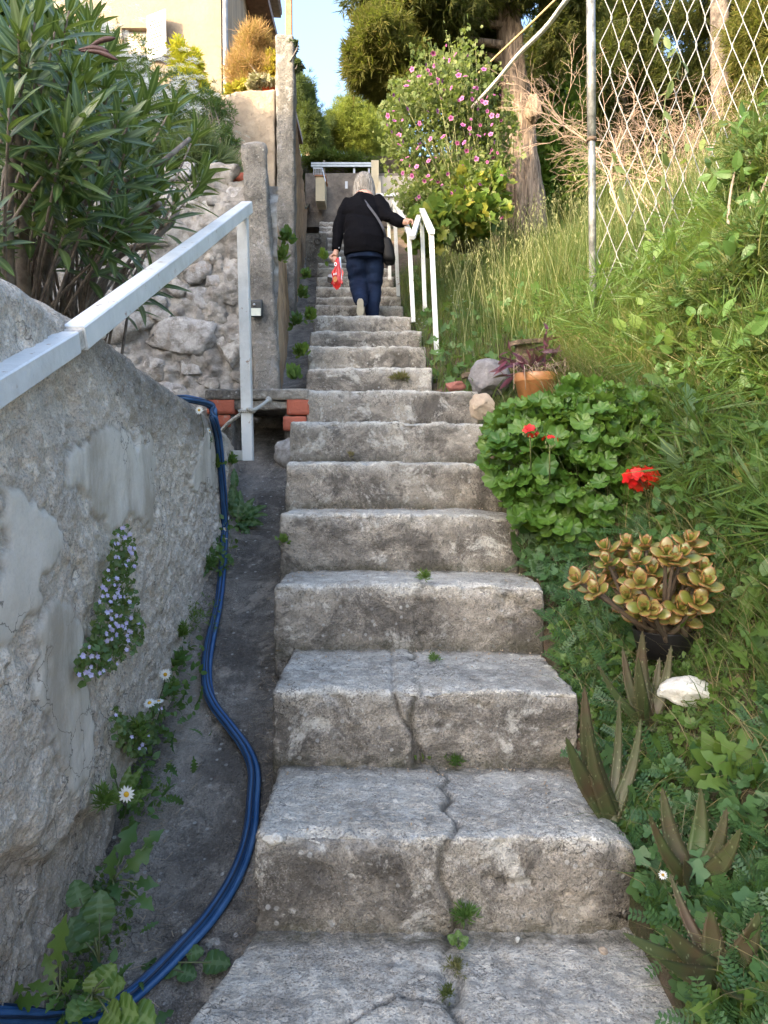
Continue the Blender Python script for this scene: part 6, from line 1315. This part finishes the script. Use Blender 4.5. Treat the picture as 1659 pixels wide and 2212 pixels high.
# trees and hedges behind the fence
def conifer(name, label, ells, n, mat, base, tr=None, sz=(.12, .24), group='dark trees behind the wire fence'):
    t_ = thing(name, label, 'tree', base, group=group); P, D = cloud(ells, n, .015, .17, .35); foliage('foliage', t_, tsp, P, D, rng.uniform(*sz, len(P)), mat, .5, -.2)
    if tr: trunk([at(*p) for p in tr[0]], tr[1], 'trunk', mt_gbark if 'mt_gbark' in globals() else mt_bark, t_, 14, 6, .25)
    return t_
conifer('cypress_tree', 'dark conifer with a grey trunk behind the middle of the wire fence', [ellip(1340, 60, 90, 130, 13.2, .9), ellip(1300, 200, 80, 110, 13.2, .8), ellip(1370, 220, 70, 90, 13.4, .7)], 9500, L_cyp, at(1340, 520, 13.2), ([(1345, 560, 13.2), (1340, 300, 13.2), (1330, 0, 13.3)], [.16, .14, .12]))
mt_gbark = m_plain('shade_tinted_bark', (.16, .13, .11), .9, var=.3, bumpd=.02)  # shade on the trunk put into the colour as a darker bark
conifer('cypress_tree', 'thick grey trunked conifer behind the right part of the wire fence', [ellip(1500, 230, 85, 100, 14.2, .8), ellip(1535, 10, 110, 60, 14, .8), ellip(1575, 140, 90, 130, 14.5, .8), ellip(1480, 330, 90, 70, 14, .7)], 9500, L_cyp, at(1560, 520, 13.0), ([(1572, 560, 13), (1562, 300, 13), (1555, 120, 13), (1556, -100, 13.1)], [.2, .165, .15, .14]))
conifer('cypress_tree', 'sunlit yellowish conifer at the upper right corner', [ellip(1650, 90, 70, 130, 12.5, .8), ellip(1640, 240, 80, 90, 12.3, .8), ellip(1720, 0, 90, 160, 12.6, .8)], 7000, L_cyp2, at(1660, 500, 12.4))
shrub('hedge_bush', 'sunny tangled bush behind the wire fence at the foot of the dark conifers', [ellip(1330, 400, 110, 70, 12.5, .7), ellip(1460, 420, 120, 60, 12, .7), ellip(1230, 480, 70, 60, 11, .5), ellip(1600, 380, 110, 80, 11.5, .7)], 11000, sp1, (.08, .16), m_leaf('hedge_leaf', (.10, .115, .03), (.15, .15, .045), (.20, .18, .06), .35, .6, .3), at(1400, 540, 12), 'hedge', 26, shell=.3)
P, D = cloud([ellip(1400, 320, 260, 130, 17, 1.5), ellip(1250, 300, 120, 200, 17, 1.2), ellip(1650, 300, 120, 200, 17, 1.2), ellip(1130, 420, 130, 120, 16.5, 1.0), ellip(960, 420, 130, 60, 16.8, .8), ellip(1050, 200, 120, 200, 16.8, .9)], 16000, .02, .2, .2)
W_, F_ = inst(tsp[0], tsp[1], rand_basis(D, .6), P, rng.uniform(.25, .45, len(P))); mk('distant_wood', W_, F_, L_cyp, kind='stuff', smooth=False)
# bare twiggy shrub in front of them
tw = thing('bare_shrub', 'leafless pale twiggy shrub seen through the wire fence', 'shrub', at(1400, 520, 7.6)); mt_tw = m_plain('pale_twig', (.42, .30, .22), .85); mb = MB(); mb2 = MB(); cnt = [0]
def branch(p, d, L, r, lev):
    cnt[0] += 1; q = p + d * L * .5 + rng.normal(size=3) * L * .06; e = q + norm(d + rng.normal(size=3) * .25) * L * .5
    (mb if lev < 2 else mb2).add(*tube([p, q, e], [r, r * .85, r * .7], 5 if lev < 2 else 3, cap=False))
    if lev < 5:
        for k in range(3 if lev < 4 else 3): s = (q, e, e)[k % 3]; branch(s, norm(d * .9 + rng.normal(size=3) * [.62, .4, .5]), L * rng.uniform(.6, .82), r * .62, lev + 1)
for i in range(6):
    px = (1480, 1520, 1440, 1400, 1360, 1460, 1420)[i]; b0 = at(px, 520, 7.6 + rng.uniform(-.3, .3)); branch(b0, norm(np.array([(-.5, -.1, -.35, .1, -.2, .3, -.6)[i], rng.uniform(-.2, .2), .9])), .62, .012, 0)
for (px, dx) in ((1300, -.8), (1290, -.5)): branch(at(px, 330, 7.6), norm(np.array([dx, 0, .5])), .42, .009, 1)
mb.build('branch', mt_tw, tw); mb2.build('twig_mass', mt_tw, tw, kind='stuff')
# climber leaves twining on the fence
cl = thing('fence_climber', 'thin vine with grey green leaves hanging on the wire fence', 'climber', at(1370, 560, 5.15)); R_, T_, S_ = [], [], []; mb = MB()
for pts in ([(1390, 640), (1380, 590), (1370, 560), (1345, 545), (1400, 520), (1355, 440), (1320, 330)], [(1480, 620), (1450, 480), (1430, 330), (1440, 200), (1470, 130), (1420, 60)], [(1530, 520), (1500, 420), (1480, 310), (1500, 200)], [(1560, 420), (1520, 300), (1570, 260), (1600, 300)]):
    P = smoothpath([at(x, y, 5.13) for x, y in pts], 6); mb.add(*tube(P, .003, 4))
    for p in P[::2]: R_.append(rand_basis(np.array([[rng.normal() * .4, -.3, -.8]]), .3)[0]); T_.append(p); S_.append(rng.uniform(.07, .13))
leaf_parts(cl, 'leaf', *t_lance(5, .2, .2, .2), np.array(R_), np.array(T_), np.array(S_), m_leaf('vine_leaf', (.09, .13, .05), (.13, .17, .07), (.20, .24, .06), .4, .5, .3)); mb.build('stem', m_st, cl)

# ---- distant pines
L_pine = m_leaf('pine_needles', (.10, .135, .022), (.14, .17, .03), (.19, .20, .04), .3, .7, .2)
L_pined = m_leaf('dark_pine_needles', (.035, .055, .02), (.055, .075, .025), None, .25, .7, .2); tn = t_spray(14, 21, .03, 1.2, .5)
def pine(label, ells, n, mat, base, sz=(.5, .9)):
    t_ = thing('pine_tree', label, 'tree', base, group='pines beyond the top of the steps'); P, D = cloud(ells, n, .03, .2, .55); foliage('foliage', t_, tn, P, D, rng.uniform(*sz, len(P)), mat, .6, .3)
    trunk([np.array(base), np.array(base) + [0, 0, 4.5], ells[0][0]], [.3, .25, .12], 'trunk', mt_bark, t_, 10, 4)
pine('broad sunlit pine beyond the guardrail at the top of the steps', [ellip(765, 266, 34, 34, 52, 3), ellip(745, 300, 45, 45, 51, 3), ellip(790, 310, 40, 45, 51, 3)], 4200, L_pine, at(765, 420, 52), (.3, .55))
pine('yellowish pine just left of the mallow bush beyond the road', [ellip(820, 260, 35, 45, 55, 3), ellip(830, 330, 40, 40, 54, 3)], 2600, L_pine, at(822, 420, 55), (.3, .55))
pine('dark pine rising beside the streaked terrace wall', [ellip(655, 235, 22, 38, 44, 2.5), ellip(674, 285, 24, 45, 44, 2.5), ellip(648, 195, 9, 18, 44, 1)], 4200, L_pined, at(668, 420, 44), (.25, .5))
pine('small green pine between the dark one and the broad sunlit one', [ellip(712, 282, 16, 32, 50, 2), ellip(700, 325, 20, 30, 49, 2)], 1600, L_pined, at(706, 420, 50), (.25, .5))
shrub('roadside_scrub', 'low sunny scrub along the road behind the guardrail', [ellip(700, 350, 40, 10, 19, .5), ellip(770, 352, 50, 8, 19, .5)], 1500, sp1, (.1, .2), L_pine, at(740, 372, 19), 'plant', 6)
V, F = box((-40, 19.5, 4), (60, 20, 9.15)); mk('road_bank', V, F, mt_soil, kind='structure', smooth=False)
ss = np.linspace(-60, 80, 40); yy2 = np.linspace(20, 140, 30); A, B_ = np.meshgrid(ss, yy2, indexing='ij'); Z = 9.1 + .16 * (B_ - 20) + 1.2 * fbm(np.stack([A.ravel(), B_.ravel(), 0 * A.ravel()], 1), .08, 3, 2).reshape(A.shape); mk('far_hillside', np.stack([A.ravel(), B_.ravel(), Z.ravel()], 1), gridF(40, 30), mt_soil, kind='structure')

# ---- toadflax on the parapet wall
def wallplant(label, polys, n, nf, size):
    c0 = wl_(*np.mean(polys[0], 0), 0); t_ = thing('toadflax', label, 'plant', c0, group='toadflax growing on the parapet wall'); px = np.concatenate([polysample(p, int(n * k)) for p, k in zip(polys, [1] + [.35] * 9)])
    d3 = np.array([wl_(x, y, rng.uniform(.012, .05)) for x, y in px]); D = norm(rng.normal(size=d3.shape) + [0, 0, -.3]); Nn = norm(np.array([1.0, -.5, .45]) + rng.normal(size=d3.shape) * .35)
    leaf_parts(t_, 'leaf', *t_round(7, 5, .12, .1, .3, .02), basis(D, Nn), d3, rng.uniform(*size, len(d3)), m_leaf('toadflax_leaf', (.07, .13, .035), (.10, .17, .05), (.15, .18, .06), .3, .45, .4), 290)
    pl = m_leaf('lilac_petal', (.50, .42, .72), (.62, .56, .80), (.72, .70, .82), .3, .6, .3); fv, ff = petal_flower(5, .4, .2); mf = rawmesh('flower', fv, ff); mf.materials.append(pl)
    for x, y in np.concatenate([polysample(p, int(nf * k) + 1) for p, k in zip(polys, [1] + [.35] * 9)]):
        Mx = np.eye(4); nn = norm(np.array([1, -.7, .3]) + rng.normal(size=3) * .3); Mx[:3, :3] = basis(np.cross(nn, [0, .3, 1])[None], nn[None])[0] * rng.uniform(.006, .009); Mx[:3, 3] = wl_(x, y, .055); link('flower', mf, t_, Mx.tolist())
wallplant('long triangular patch of toadflax with lilac flowers on the parapet wall', [[(262, 1125), (285, 1160), (300, 1190), (285, 1240), (290, 1290), (318, 1370), (300, 1400), (245, 1440), (175, 1475), (165, 1440), (200, 1370), (215, 1290), (235, 1220), (240, 1180)]], 700, 70, (.012, .021))
wallplant('lower small patch of toadflax where the wall meets the channel', [[(238, 1520), (262, 1545), (285, 1560), (335, 1515), (355, 1535), (345, 1600), (280, 1640), (250, 1600)]], 260, 8, (.014, .024))

# ---- weeds in the channel and in the step joints
def weed(name, label, base, leaves, tmpl, mat, cat='plant', group=None, wide=1.0, nrm=(.1, -.75, .6)):
    base = np.array(base); t_ = thing(name, label, cat, base, group=group); me = {}; pet = MB()
    for (px, py, dy, L) in leaves:
        e = at(px, py, base[1] + dy); d = e - base; LL = np.linalg.norm(d); s = min(L * base[1] / FL, LL * .95); st = e - norm(d) * s; R = basis(d[None], (np.array(nrm) + rng.normal(size=3) * .2)[None])[0]; Rs = R * s; Rs[:, 0] *= wide
        Mx = np.eye(4); Mx[:3, :3] = Rs; Mx[:3, 3] = st
        if 'm' not in me: me['m'] = rawmesh('leaf', tmpl[0], tmpl[1], True, {'mid': tmpl[2]} if len(tmpl) > 2 else None); me['m'].materials.append(mat)
        link('leaf', me['m'], t_, Mx.tolist()); pet.add(*tube([base, (base + st) / 2 + [0, 0, .008], st + norm(d) * s * .3], .0022, 5))
    pet.build('leaf_stalk', m_plain('leaf_stalk', (.12, .14, .06), .6), t_); return t_
L_th = m_leaf('sow_thistle_leaf', (.04, .10, .03), (.065, .135, .04), (.08, .15, .04), .35, .45, .4, vein=((.16, .24, .10), .55))
L_frv = m_leaf('fresh_veined_leaf', (.07, .145, .03), (.10, .175, .04), (.13, .19, .045), .4, .45, .4, vein=((.2, .28, .1), .55))
tb = t_broad()
tb_l = t_broad(18, .2)
weed('sow_thistle', 'dark broad leafed rosette in the channel just right of the blue hose', floor_hit(512, 1125, .02), [(570, 1100, -.05, 75), (560, 1125, -.1, 65), (545, 1075, 0, 70), (520, 1060, 0, 60), (500, 1040, .02, 60), (540, 1150, -.12, 50), (515, 1165, -.1, 45), (495, 1075, .05, 50), (567, 1085, -.02, 70), (505, 1010, .05, 45), (530, 1135, -.1, 50)], tb_l, L_th, group=None)
weed('sow_thistle', 'slender leafed weed with a daisy at the foot of the parapet wall', wl_(262, 1735, .05), [(278, 1660, 0, 60), (298, 1665, -.02, 60), (320, 1705, -.03, 55), (300, 1725, -.05, 45), (245, 1690, 0, 40), (255, 1745, -.05, 35), (230, 1720, 0, 35), (240, 1650, .02, 35)], tb_l, L_frv)
weed('dandelion', 'lobed leaf rosette in the channel litter beside the wall foot', wl_(243, 1905, .10), [(290, 1775, .05, 90), (240, 1835, 0, 70), (330, 1830, .02, 80), (338, 1910, -.05, 60), (330, 1960, -.1, 60), (255, 1940, -.06, 60), (350, 1790, .03, 60)], t_thistle(6, .26), L_th)
weed('dandelion', 'big lobed leaf standing on a dark stalk low against the wall', wl_(215, 2080, .10), [(190, 1950, .02, 85), (160, 1900, .05, 60), (150, 1985, 0, 75), (215, 1925, .02, 70)], tb, L_th, wide=1.35)
weed('thistle', 'long toothed upright leaves in the lower left corner', wl_(130, 2150, .08), [(130, 1985, 0, 110), (60, 2120, 0, 90), (95, 2060, .02, 70), (20, 2170, 0, 90), (160, 2120, -.03, 60), (100, 2180, -.05, 70), (10, 2130, .03, 60)], t_thistle(8, .22), L_fresh)
weed('broad_leaf_weed', 'cluster of rounded lobed leaves left of the hose near the bottom', wl_(200, 2150, .16), [(245, 2085, 0, 55), (265, 2120, -.02, 55), (205, 2100, 0, 50), (190, 2185, -.06, 60), (290, 2195, -.1, 70), (330, 2205, -.1, 70), (250, 2205, -.1, 60), (150, 2200, -.08, 60)], tb, L_frv, wide=1.35)
weed('broad_leaf_weed', 'two rounded leaves reaching under the hose onto the bare channel', floor_hit(330, 2090, .01), [(497, 2075, -.02, 62), (440, 2050, .02, 40), (425, 2105, -.03, 45), (310, 2070, .03, 60), (390, 2090, -.02, 50)], tb, L_th, wide=1.4, nrm=(0, -.4, .9))
def tuft(label, base, n, r, mat, tmpl=None, sz=(.02, .045), name='weed_tuft', group='small weed tufts in the cracks'):
    t_ = thing(name, label, 'plant', base, group=group); D = rdir(n, .9); P = np.array(base) + D * rng.random((n, 1)) * np.array(r) * .6; W_, F_ = inst(*(tmpl or t_spray(7, 5, .06, .9, .5)), rand_basis(D, .4, .4), P, rng.uniform(*sz, n)); mk('foliage', W_, F_, mat, t_, smooth=False); return t_
def tread(px, py, z): d = ray(px, py); return EYE + d * ((z - EYE[2]) / d[2])
def riser(px, py, y): return at(px, py, y)
tuft('feathery tuft in the seam at the foot of the first riser', riser(1003, 1985, SD[1] - .012), 46, (.05, .03, .055), L_weed); weed('seedling', 'small rounded seedling at the foot of the first riser', tread(990, 2040, .012), [(968, 2020, 0, 25), (985, 2035, -.03, 22), (1012, 2025, 0, 25), (990, 2008, .01, 22), (1000, 2045, -.03, 20)], tb, L_frv, wide=1.3)
tuft('brownish moss clump in the seam of the lowest paving', tread(985, 2090, .004), 40, (.05, .06, .012), m_leaf('dry_moss', (.10, .11, .04), (.15, .14, .06)), sz=(.01, .025)); tuft('lower moss clump in the seam of the lowest paving', tread(968, 2150, .002), 34, (.03, .07, .012), m_leaf('moss', (.05, .08, .02), (.09, .11, .035)), sz=(.01, .025))
tuft('small plant at the left of the back edge of the first tread', tread(912, 1648, SZ[1] + .004), 14, (.04, .03, .03), L_fresh, t_oval(.2), (.025, .045)); tuft('fern-like tuft at the back of the first tread', tread(985, 1650, SZ[1] + .004), 50, (.07, .03, .04), L_weed, sz=(.02, .045))
tuft('strip of weeds across the seam on the second tread', tread(938, 1425, SZ[2] + .003), 34, (.035, .12, .02), L_weed, sz=(.015, .03)); tuft('green tuft hanging over the nosing of the third step', at(916, 1250, SD[3] - .005), 46, (.035, .05, .05), L_fresh, sz=(.015, .035)); tuft('small clump on the left end of the fourth riser', at(612, 1172, SD[4] - .02), 36, (.045, .03, .05), L_fresh, t_oval(.3), (.015, .03))
tuft('dry clump lying on the sixth step riser', at(760, 985, SD[6] - .02), 14, (.03, .02, .03), L_dry); tuft('dead grassy clump against the eighth riser', at(865, 820, SD[8] - .02), 60, (.10, .05, .05), m_leaf('dead_grass', (.24, .19, .09), (.16, .15, .06)), sz=(.03, .07))
for i, (px, py, o) in enumerate([(395, 1375, .03), (385, 1440, .03), (370, 1500, .04), (455, 1225, .03), (470, 1010, .02), (448, 960, .0), (300, 1590, .05), (500, 1000, .03), (225, 1740, .05)]):
    tuft(('ferny weed', 'leafy weed', 'tiny weed', 'wiry green weed', 'mossy weed', 'mossy clump', 'ferny clump', 'trailing weed', 'rounded weed')[i] + (' at the wall foot beside the hose bend', ' at the wall foot below the ferny one', ' in the wall foot crack above the right daisies', ' on the wall foot left of the hose', ' on the wall just left of the hose top', ' under the topmost daisy on the parapet', ' below the lower toadflax patch', ' hanging by the foot bracket of the white post', ' by the chipped corner above the wall daisy')[i], wl_(px, py, o), 50, (.03, .07, .09), (L_fresh, L_weed)[i % 2], (None, t_oval(.3))[i % 3 == 1], (.02, .045))
for i, (px, py) in enumerate([(655, 640), (668, 690), (640, 700), (650, 770), (635, 820), (610, 560), (622, 520), (700, 560), (660, 600)]):
    tuft(('leafy', 'dark', 'pale', 'dense', 'small', 'ivy-like', 'hanging', 'upper', 'narrow')[i] + ' weed clump ' + ('in the upper channel beside the pier wall', 'against the steps in the upper channel', 'at the side wall foot left of the tenth step', 'in the channel left of the ninth step', 'in the corner where the bridge slab meets the pier', 'growing out of the pier side wall', 'highest on the pier side wall', 'beside the red packet in the far channel', 'at the foot of the streaked wall')[i], (at(px, py, 9) if i == 7 else at(px, py, [8.6, 7.3, 7.4, 6.2, 5.75, 6.6, 6.6, 9, 9][i])), 60, (.07, .12, .14), (L_weed, L_fresh)[i % 2], t_oval(.35), (.04, .075))
# straw litter on the channel floor
n = 2600; Y = rng.uniform(1.3, 4.6, n); U = np.where(rng.random(n) < .6, rng.random(n) ** 2 * .45, 1 - rng.random(n) ** 2 * .2); xl_ = wallx(Y) + .02; X = xl_ + (stairl(Y) - xl_) * U; P = np.stack([X, Y, chz(Y) + .05 * (2 * (X + 1.05 + .03 * Y) / (stairl(Y) + .12 + 1.05 + .03 * Y) - 1) ** 2 + .012], 1); D = rdir(n) * [1, 1, .12]; v = np.array([(-.04, 0, 0), (.04, 0, 0), (.03, 1, 0), (-.03, 1, 0)]); W_, F_ = inst(v, np.array([[0, 1, 2, 3]]), basis(D, np.tile([0, 0, 1.], (n, 1))), P, rng.uniform(.012, .04, n)); mk('straw_litter', W_, F_, m_leaf('litter', (.32, .25, .18), (.42, .33, .24), (.18, .13, .10), .1, .8, .2), kind='stuff')
# white campion beside the near handrail
me_s = rawmesh('flower_head', fc[0] * [1, 1, 2], fc[1]); me_s.materials.append(m_wf)
for gi, (lb, pts) in enumerate([('white bladder flowers just left of the foot of the nearer handrail', [(905, 690), (912, 698), (900, 700), (918, 705), (908, 712), (922, 695)]), ('white bladder flowers low over the ninth step edge', [(897, 727), (905, 732), (893, 735), (908, 740), (912, 728)]), ('tall wild white flowers right of the nearer handrail', [(975, 640), (985, 628), (1000, 648), (990, 660), (1010, 668), (978, 655), (1020, 655)])]):
    b0 = at(pts[0][0] + 10, 750, 6.3) if gi < 2 else at(990, 730, 6.6); t_ = thing('campion', lb, 'flower', b0, group='white wild flowers near the handrails'); mb = MB()
    for px, py in pts: c0 = at(px, py, b0[1] - .05); mb.add(*tube(smoothpath([b0, (b0 + c0) / 2 + [.02, 0, .03], c0], 3), .002, 4)); link('flower_head', me_s, t_, (np.array([[.011, 0, 0, c0[0]], [0, .011, 0, c0[1]], [0, 0, .011, c0[2]], [0, 0, 0, 1]])).tolist())
    mb.build('stem', m_st, t_)
# individually visible weeds on the right bank
def rweed(label, px, py, leaves, tmpl, mat, **kw):
    b0 = ghit(px, py); return weed(kw.pop('name', 'broad_leaf_weed'), label, b0, [(px + a, py + b_, c_, L) for a, b_, c_, L in leaves], tmpl, mat, **kw)
rw = [(-60, -60, -.05, 70), (60, -70, -.05, 75), (0, -100, 0, 80), (-40, -100, .02, 70), (70, -20, -.1, 70), (-70, -10, -.1, 65), (30, -40, -.12, 70), (40, -110, .03, 70)]
rweed('long toothed leaf rosette at the right edge level with the first step', 1610, 1700, [(a * 1.3, b_ * 1.2, c_, L * 1.5) for a, b_, c_, L in rw], t_thistle(9, .2), L_fresh)
rweed('pale upright leaf rosette in the weeds right of the second tread', 1560, 1680, rw, t_oval(.28), L_fresh); rweed('bluish toothed leaves standing right of the geranium', 1470, 1090, [(-30, -150, 0, 110), (40, -190, .05, 110), (60, -100, 0, 110), (-20, -230, .05, 100), (80, -40, -.05, 90), (20, -270, .08, 90)], t_thistle(8, .2), m_leaf('bluish_thistle', (.07, .13, .06), (.10, .16, .075), None, .3, .5, .4))
rweed('large yellowing leaf drooping at the right edge', 1650, 1050, [(-30, -50, -.05, 90), (-55, -35, -.08, 70)], tb, m_leaf('yellowing_leaf', (.26, .25, .06), (.32, .28, .08), None, .35, .5, .3), wide=1.2); rweed('round leafed seedling cluster on the bank right of the crate', 1370, 790, [(-20, -50, 0, 45), (30, -55, 0, 45), (0, -20, -.05, 45), (45, -15, -.05, 40), (-35, -10, -.05, 40)], tb, L_frv, wide=1.4)
rweed('dark rounded leaf clump at the far right edge of the bank', 1625, 480, [(-40, -40, 0, 60), (20, -60, 0, 60), (-10, -10, -.05, 60), (40, -20, 0, 55), (-60, 0, -.05, 50)], tb, L_dk, wide=1.4); rweed('broad green leaf at the right edge beside the jade plant', 1655, 1330, [(-30, -60, -.05, 70), (-10, -20, -.1, 60), (-50, -30, -.05, 50)], tb, L_frv, wide=1.3)
rweed('leafy toothed rosette in the bottom right corner', 1590, 2190, [(a * 1.2, b_ * .9, c_, L * 1.3) for a, b_, c_, L in rw], t_thistle(8, .22), L_fresh); rweed('blue green creeping leaves over the right end of the fourth step', 1130, 1190, [(-30, -40, -.05, 40), (20, -50, 0, 40), (40, -10, -.05, 45), (-20, 10, -.08, 40), (30, 30, -.1, 45), (60, 60, -.1, 45), (0, -70, 0, 40)], tp_rnd, m_leaf('cranes', (.07, .15, .06), (.09, .18, .07), None, .35), wide=1.0)

# leafy growth along the wall foot and a tangled mass of weeds at the right edge
def footcover(name, tmpl, n, size, mat, seed, y0=1.5, y1=4.3, wid=.12):
    Y = rng.uniform(y0, y1, n * 4); k = vnoise(np.stack([Y, 0 * Y, 0 * Y], 1) * 4.5, seed) > .5; Y = Y[k][:n]; X = wallx(Y) + .01 + rng.random(len(Y)) ** 2 * wid; Z = chz(Y) + .06 + rng.random(len(Y)) ** 2 * .10
    P = np.stack([X, Y, Z], 1); W_, F_ = inst(tmpl[0], tmpl[1], basis(rdir(len(P), .4), rdir(len(P), .6) + np.array([.5, -.5, .2])), P, rng.uniform(*size, len(P))); mk(name, W_, F_, mat, kind='stuff')
footcover('wall_foot_weeds', tp_oval, 420, (.015, .04), L_weed, 31); footcover('wall_foot_moss', t_spray(7, 5, .06, .9, .5), 500, (.012, .035), L_fresh, 33); footcover('wall_foot_leaves', tp_th, 60, (.04, .10), L_th, 37, 1.5, 3.0, .2)
bt, P, D = shrub('weed_thicket', 'tangled sunlit weed thicket rising at the right edge of the bank', [ellip(1660, 330, 90, 110, 3.9, .4), ellip(1640, 520, 100, 90, 3.5, .4), ellip(1560, 640, 90, 80, 3.6, .35), ellip(1640, 760, 90, 110, 3.2, .35), ellip(1500, 760, 80, 60, 3.7, .3)], 3600, t_spray(10, 33, .022, 1.3, .3), (.06, .14), m_leaf('thicket_leaf', (.035, .07, .02), (.07, .11, .03), (.15, .14, .05), .35, .5, .3), [1.75, 3.7, G(1.75, 3.7)], 'plant', 50, shell=.2, up=.5)
P2 = P[rng.choice(len(P), 1500, replace=False)] + rng.normal(size=(1500, 3)) * .05; foliage('broad_leaf_mass', bt, tp_oval, P2, rdir(1500, .1), rng.uniform(.03, .10, 1500), L_weed, .6, .2)
B2 = P[rng.choice(len(P), 900)] - [0, 0, .12]; V, F = blades(B2, rng.uniform(.15, .45, 900), rng.uniform(.0012, .0026, 900), rng.uniform(.3, 1.3, 900), 5); mk('thicket_grass', V, F, L_grass, kind='stuff')

n = 260; X = rng.uniform(.55, 1.7, n); Y = rng.uniform(1.2, 3.4, n); k = X > stairr(Y); P = np.stack([X, Y, G(X, Y) + .02], 1)[k]; W_, F_ = inst(tp_oval[0], tp_oval[1], basis(rdir(len(P)) * [1, 1, .3], rdir(len(P), 1.5)), P, rng.uniform(.02, .05, len(P))); mk('dead_leaves', W_, F_, m_leaf('dead_leaf', (.22, .14, .08), (.30, .20, .12), (.16, .09, .05), .1, .8, .2), kind='stuff')
V, F = ico(2); n = 420; kk = rng.integers(1, 5, n); P = []
for q in range(n):
    k = int(kk[q]); y = SD[k + 1] - .02 - rng.random() ** 2 * .2 if rng.random() < .7 else rng.uniform(SD[k] + .02, SD[k + 1]); P.append([rng.uniform(SX[k + 1][0] + .03, SX[k + 1][1] - .03), y, SZ[k] + .001])
P = np.array(P); W_, F_ = inst(V * [1, .8, .6], F, basis(rdir(n), rdir(n)), P, rng.uniform(.0012, .0042, n)); mk('grit', W_, F_, g2, kind='stuff')
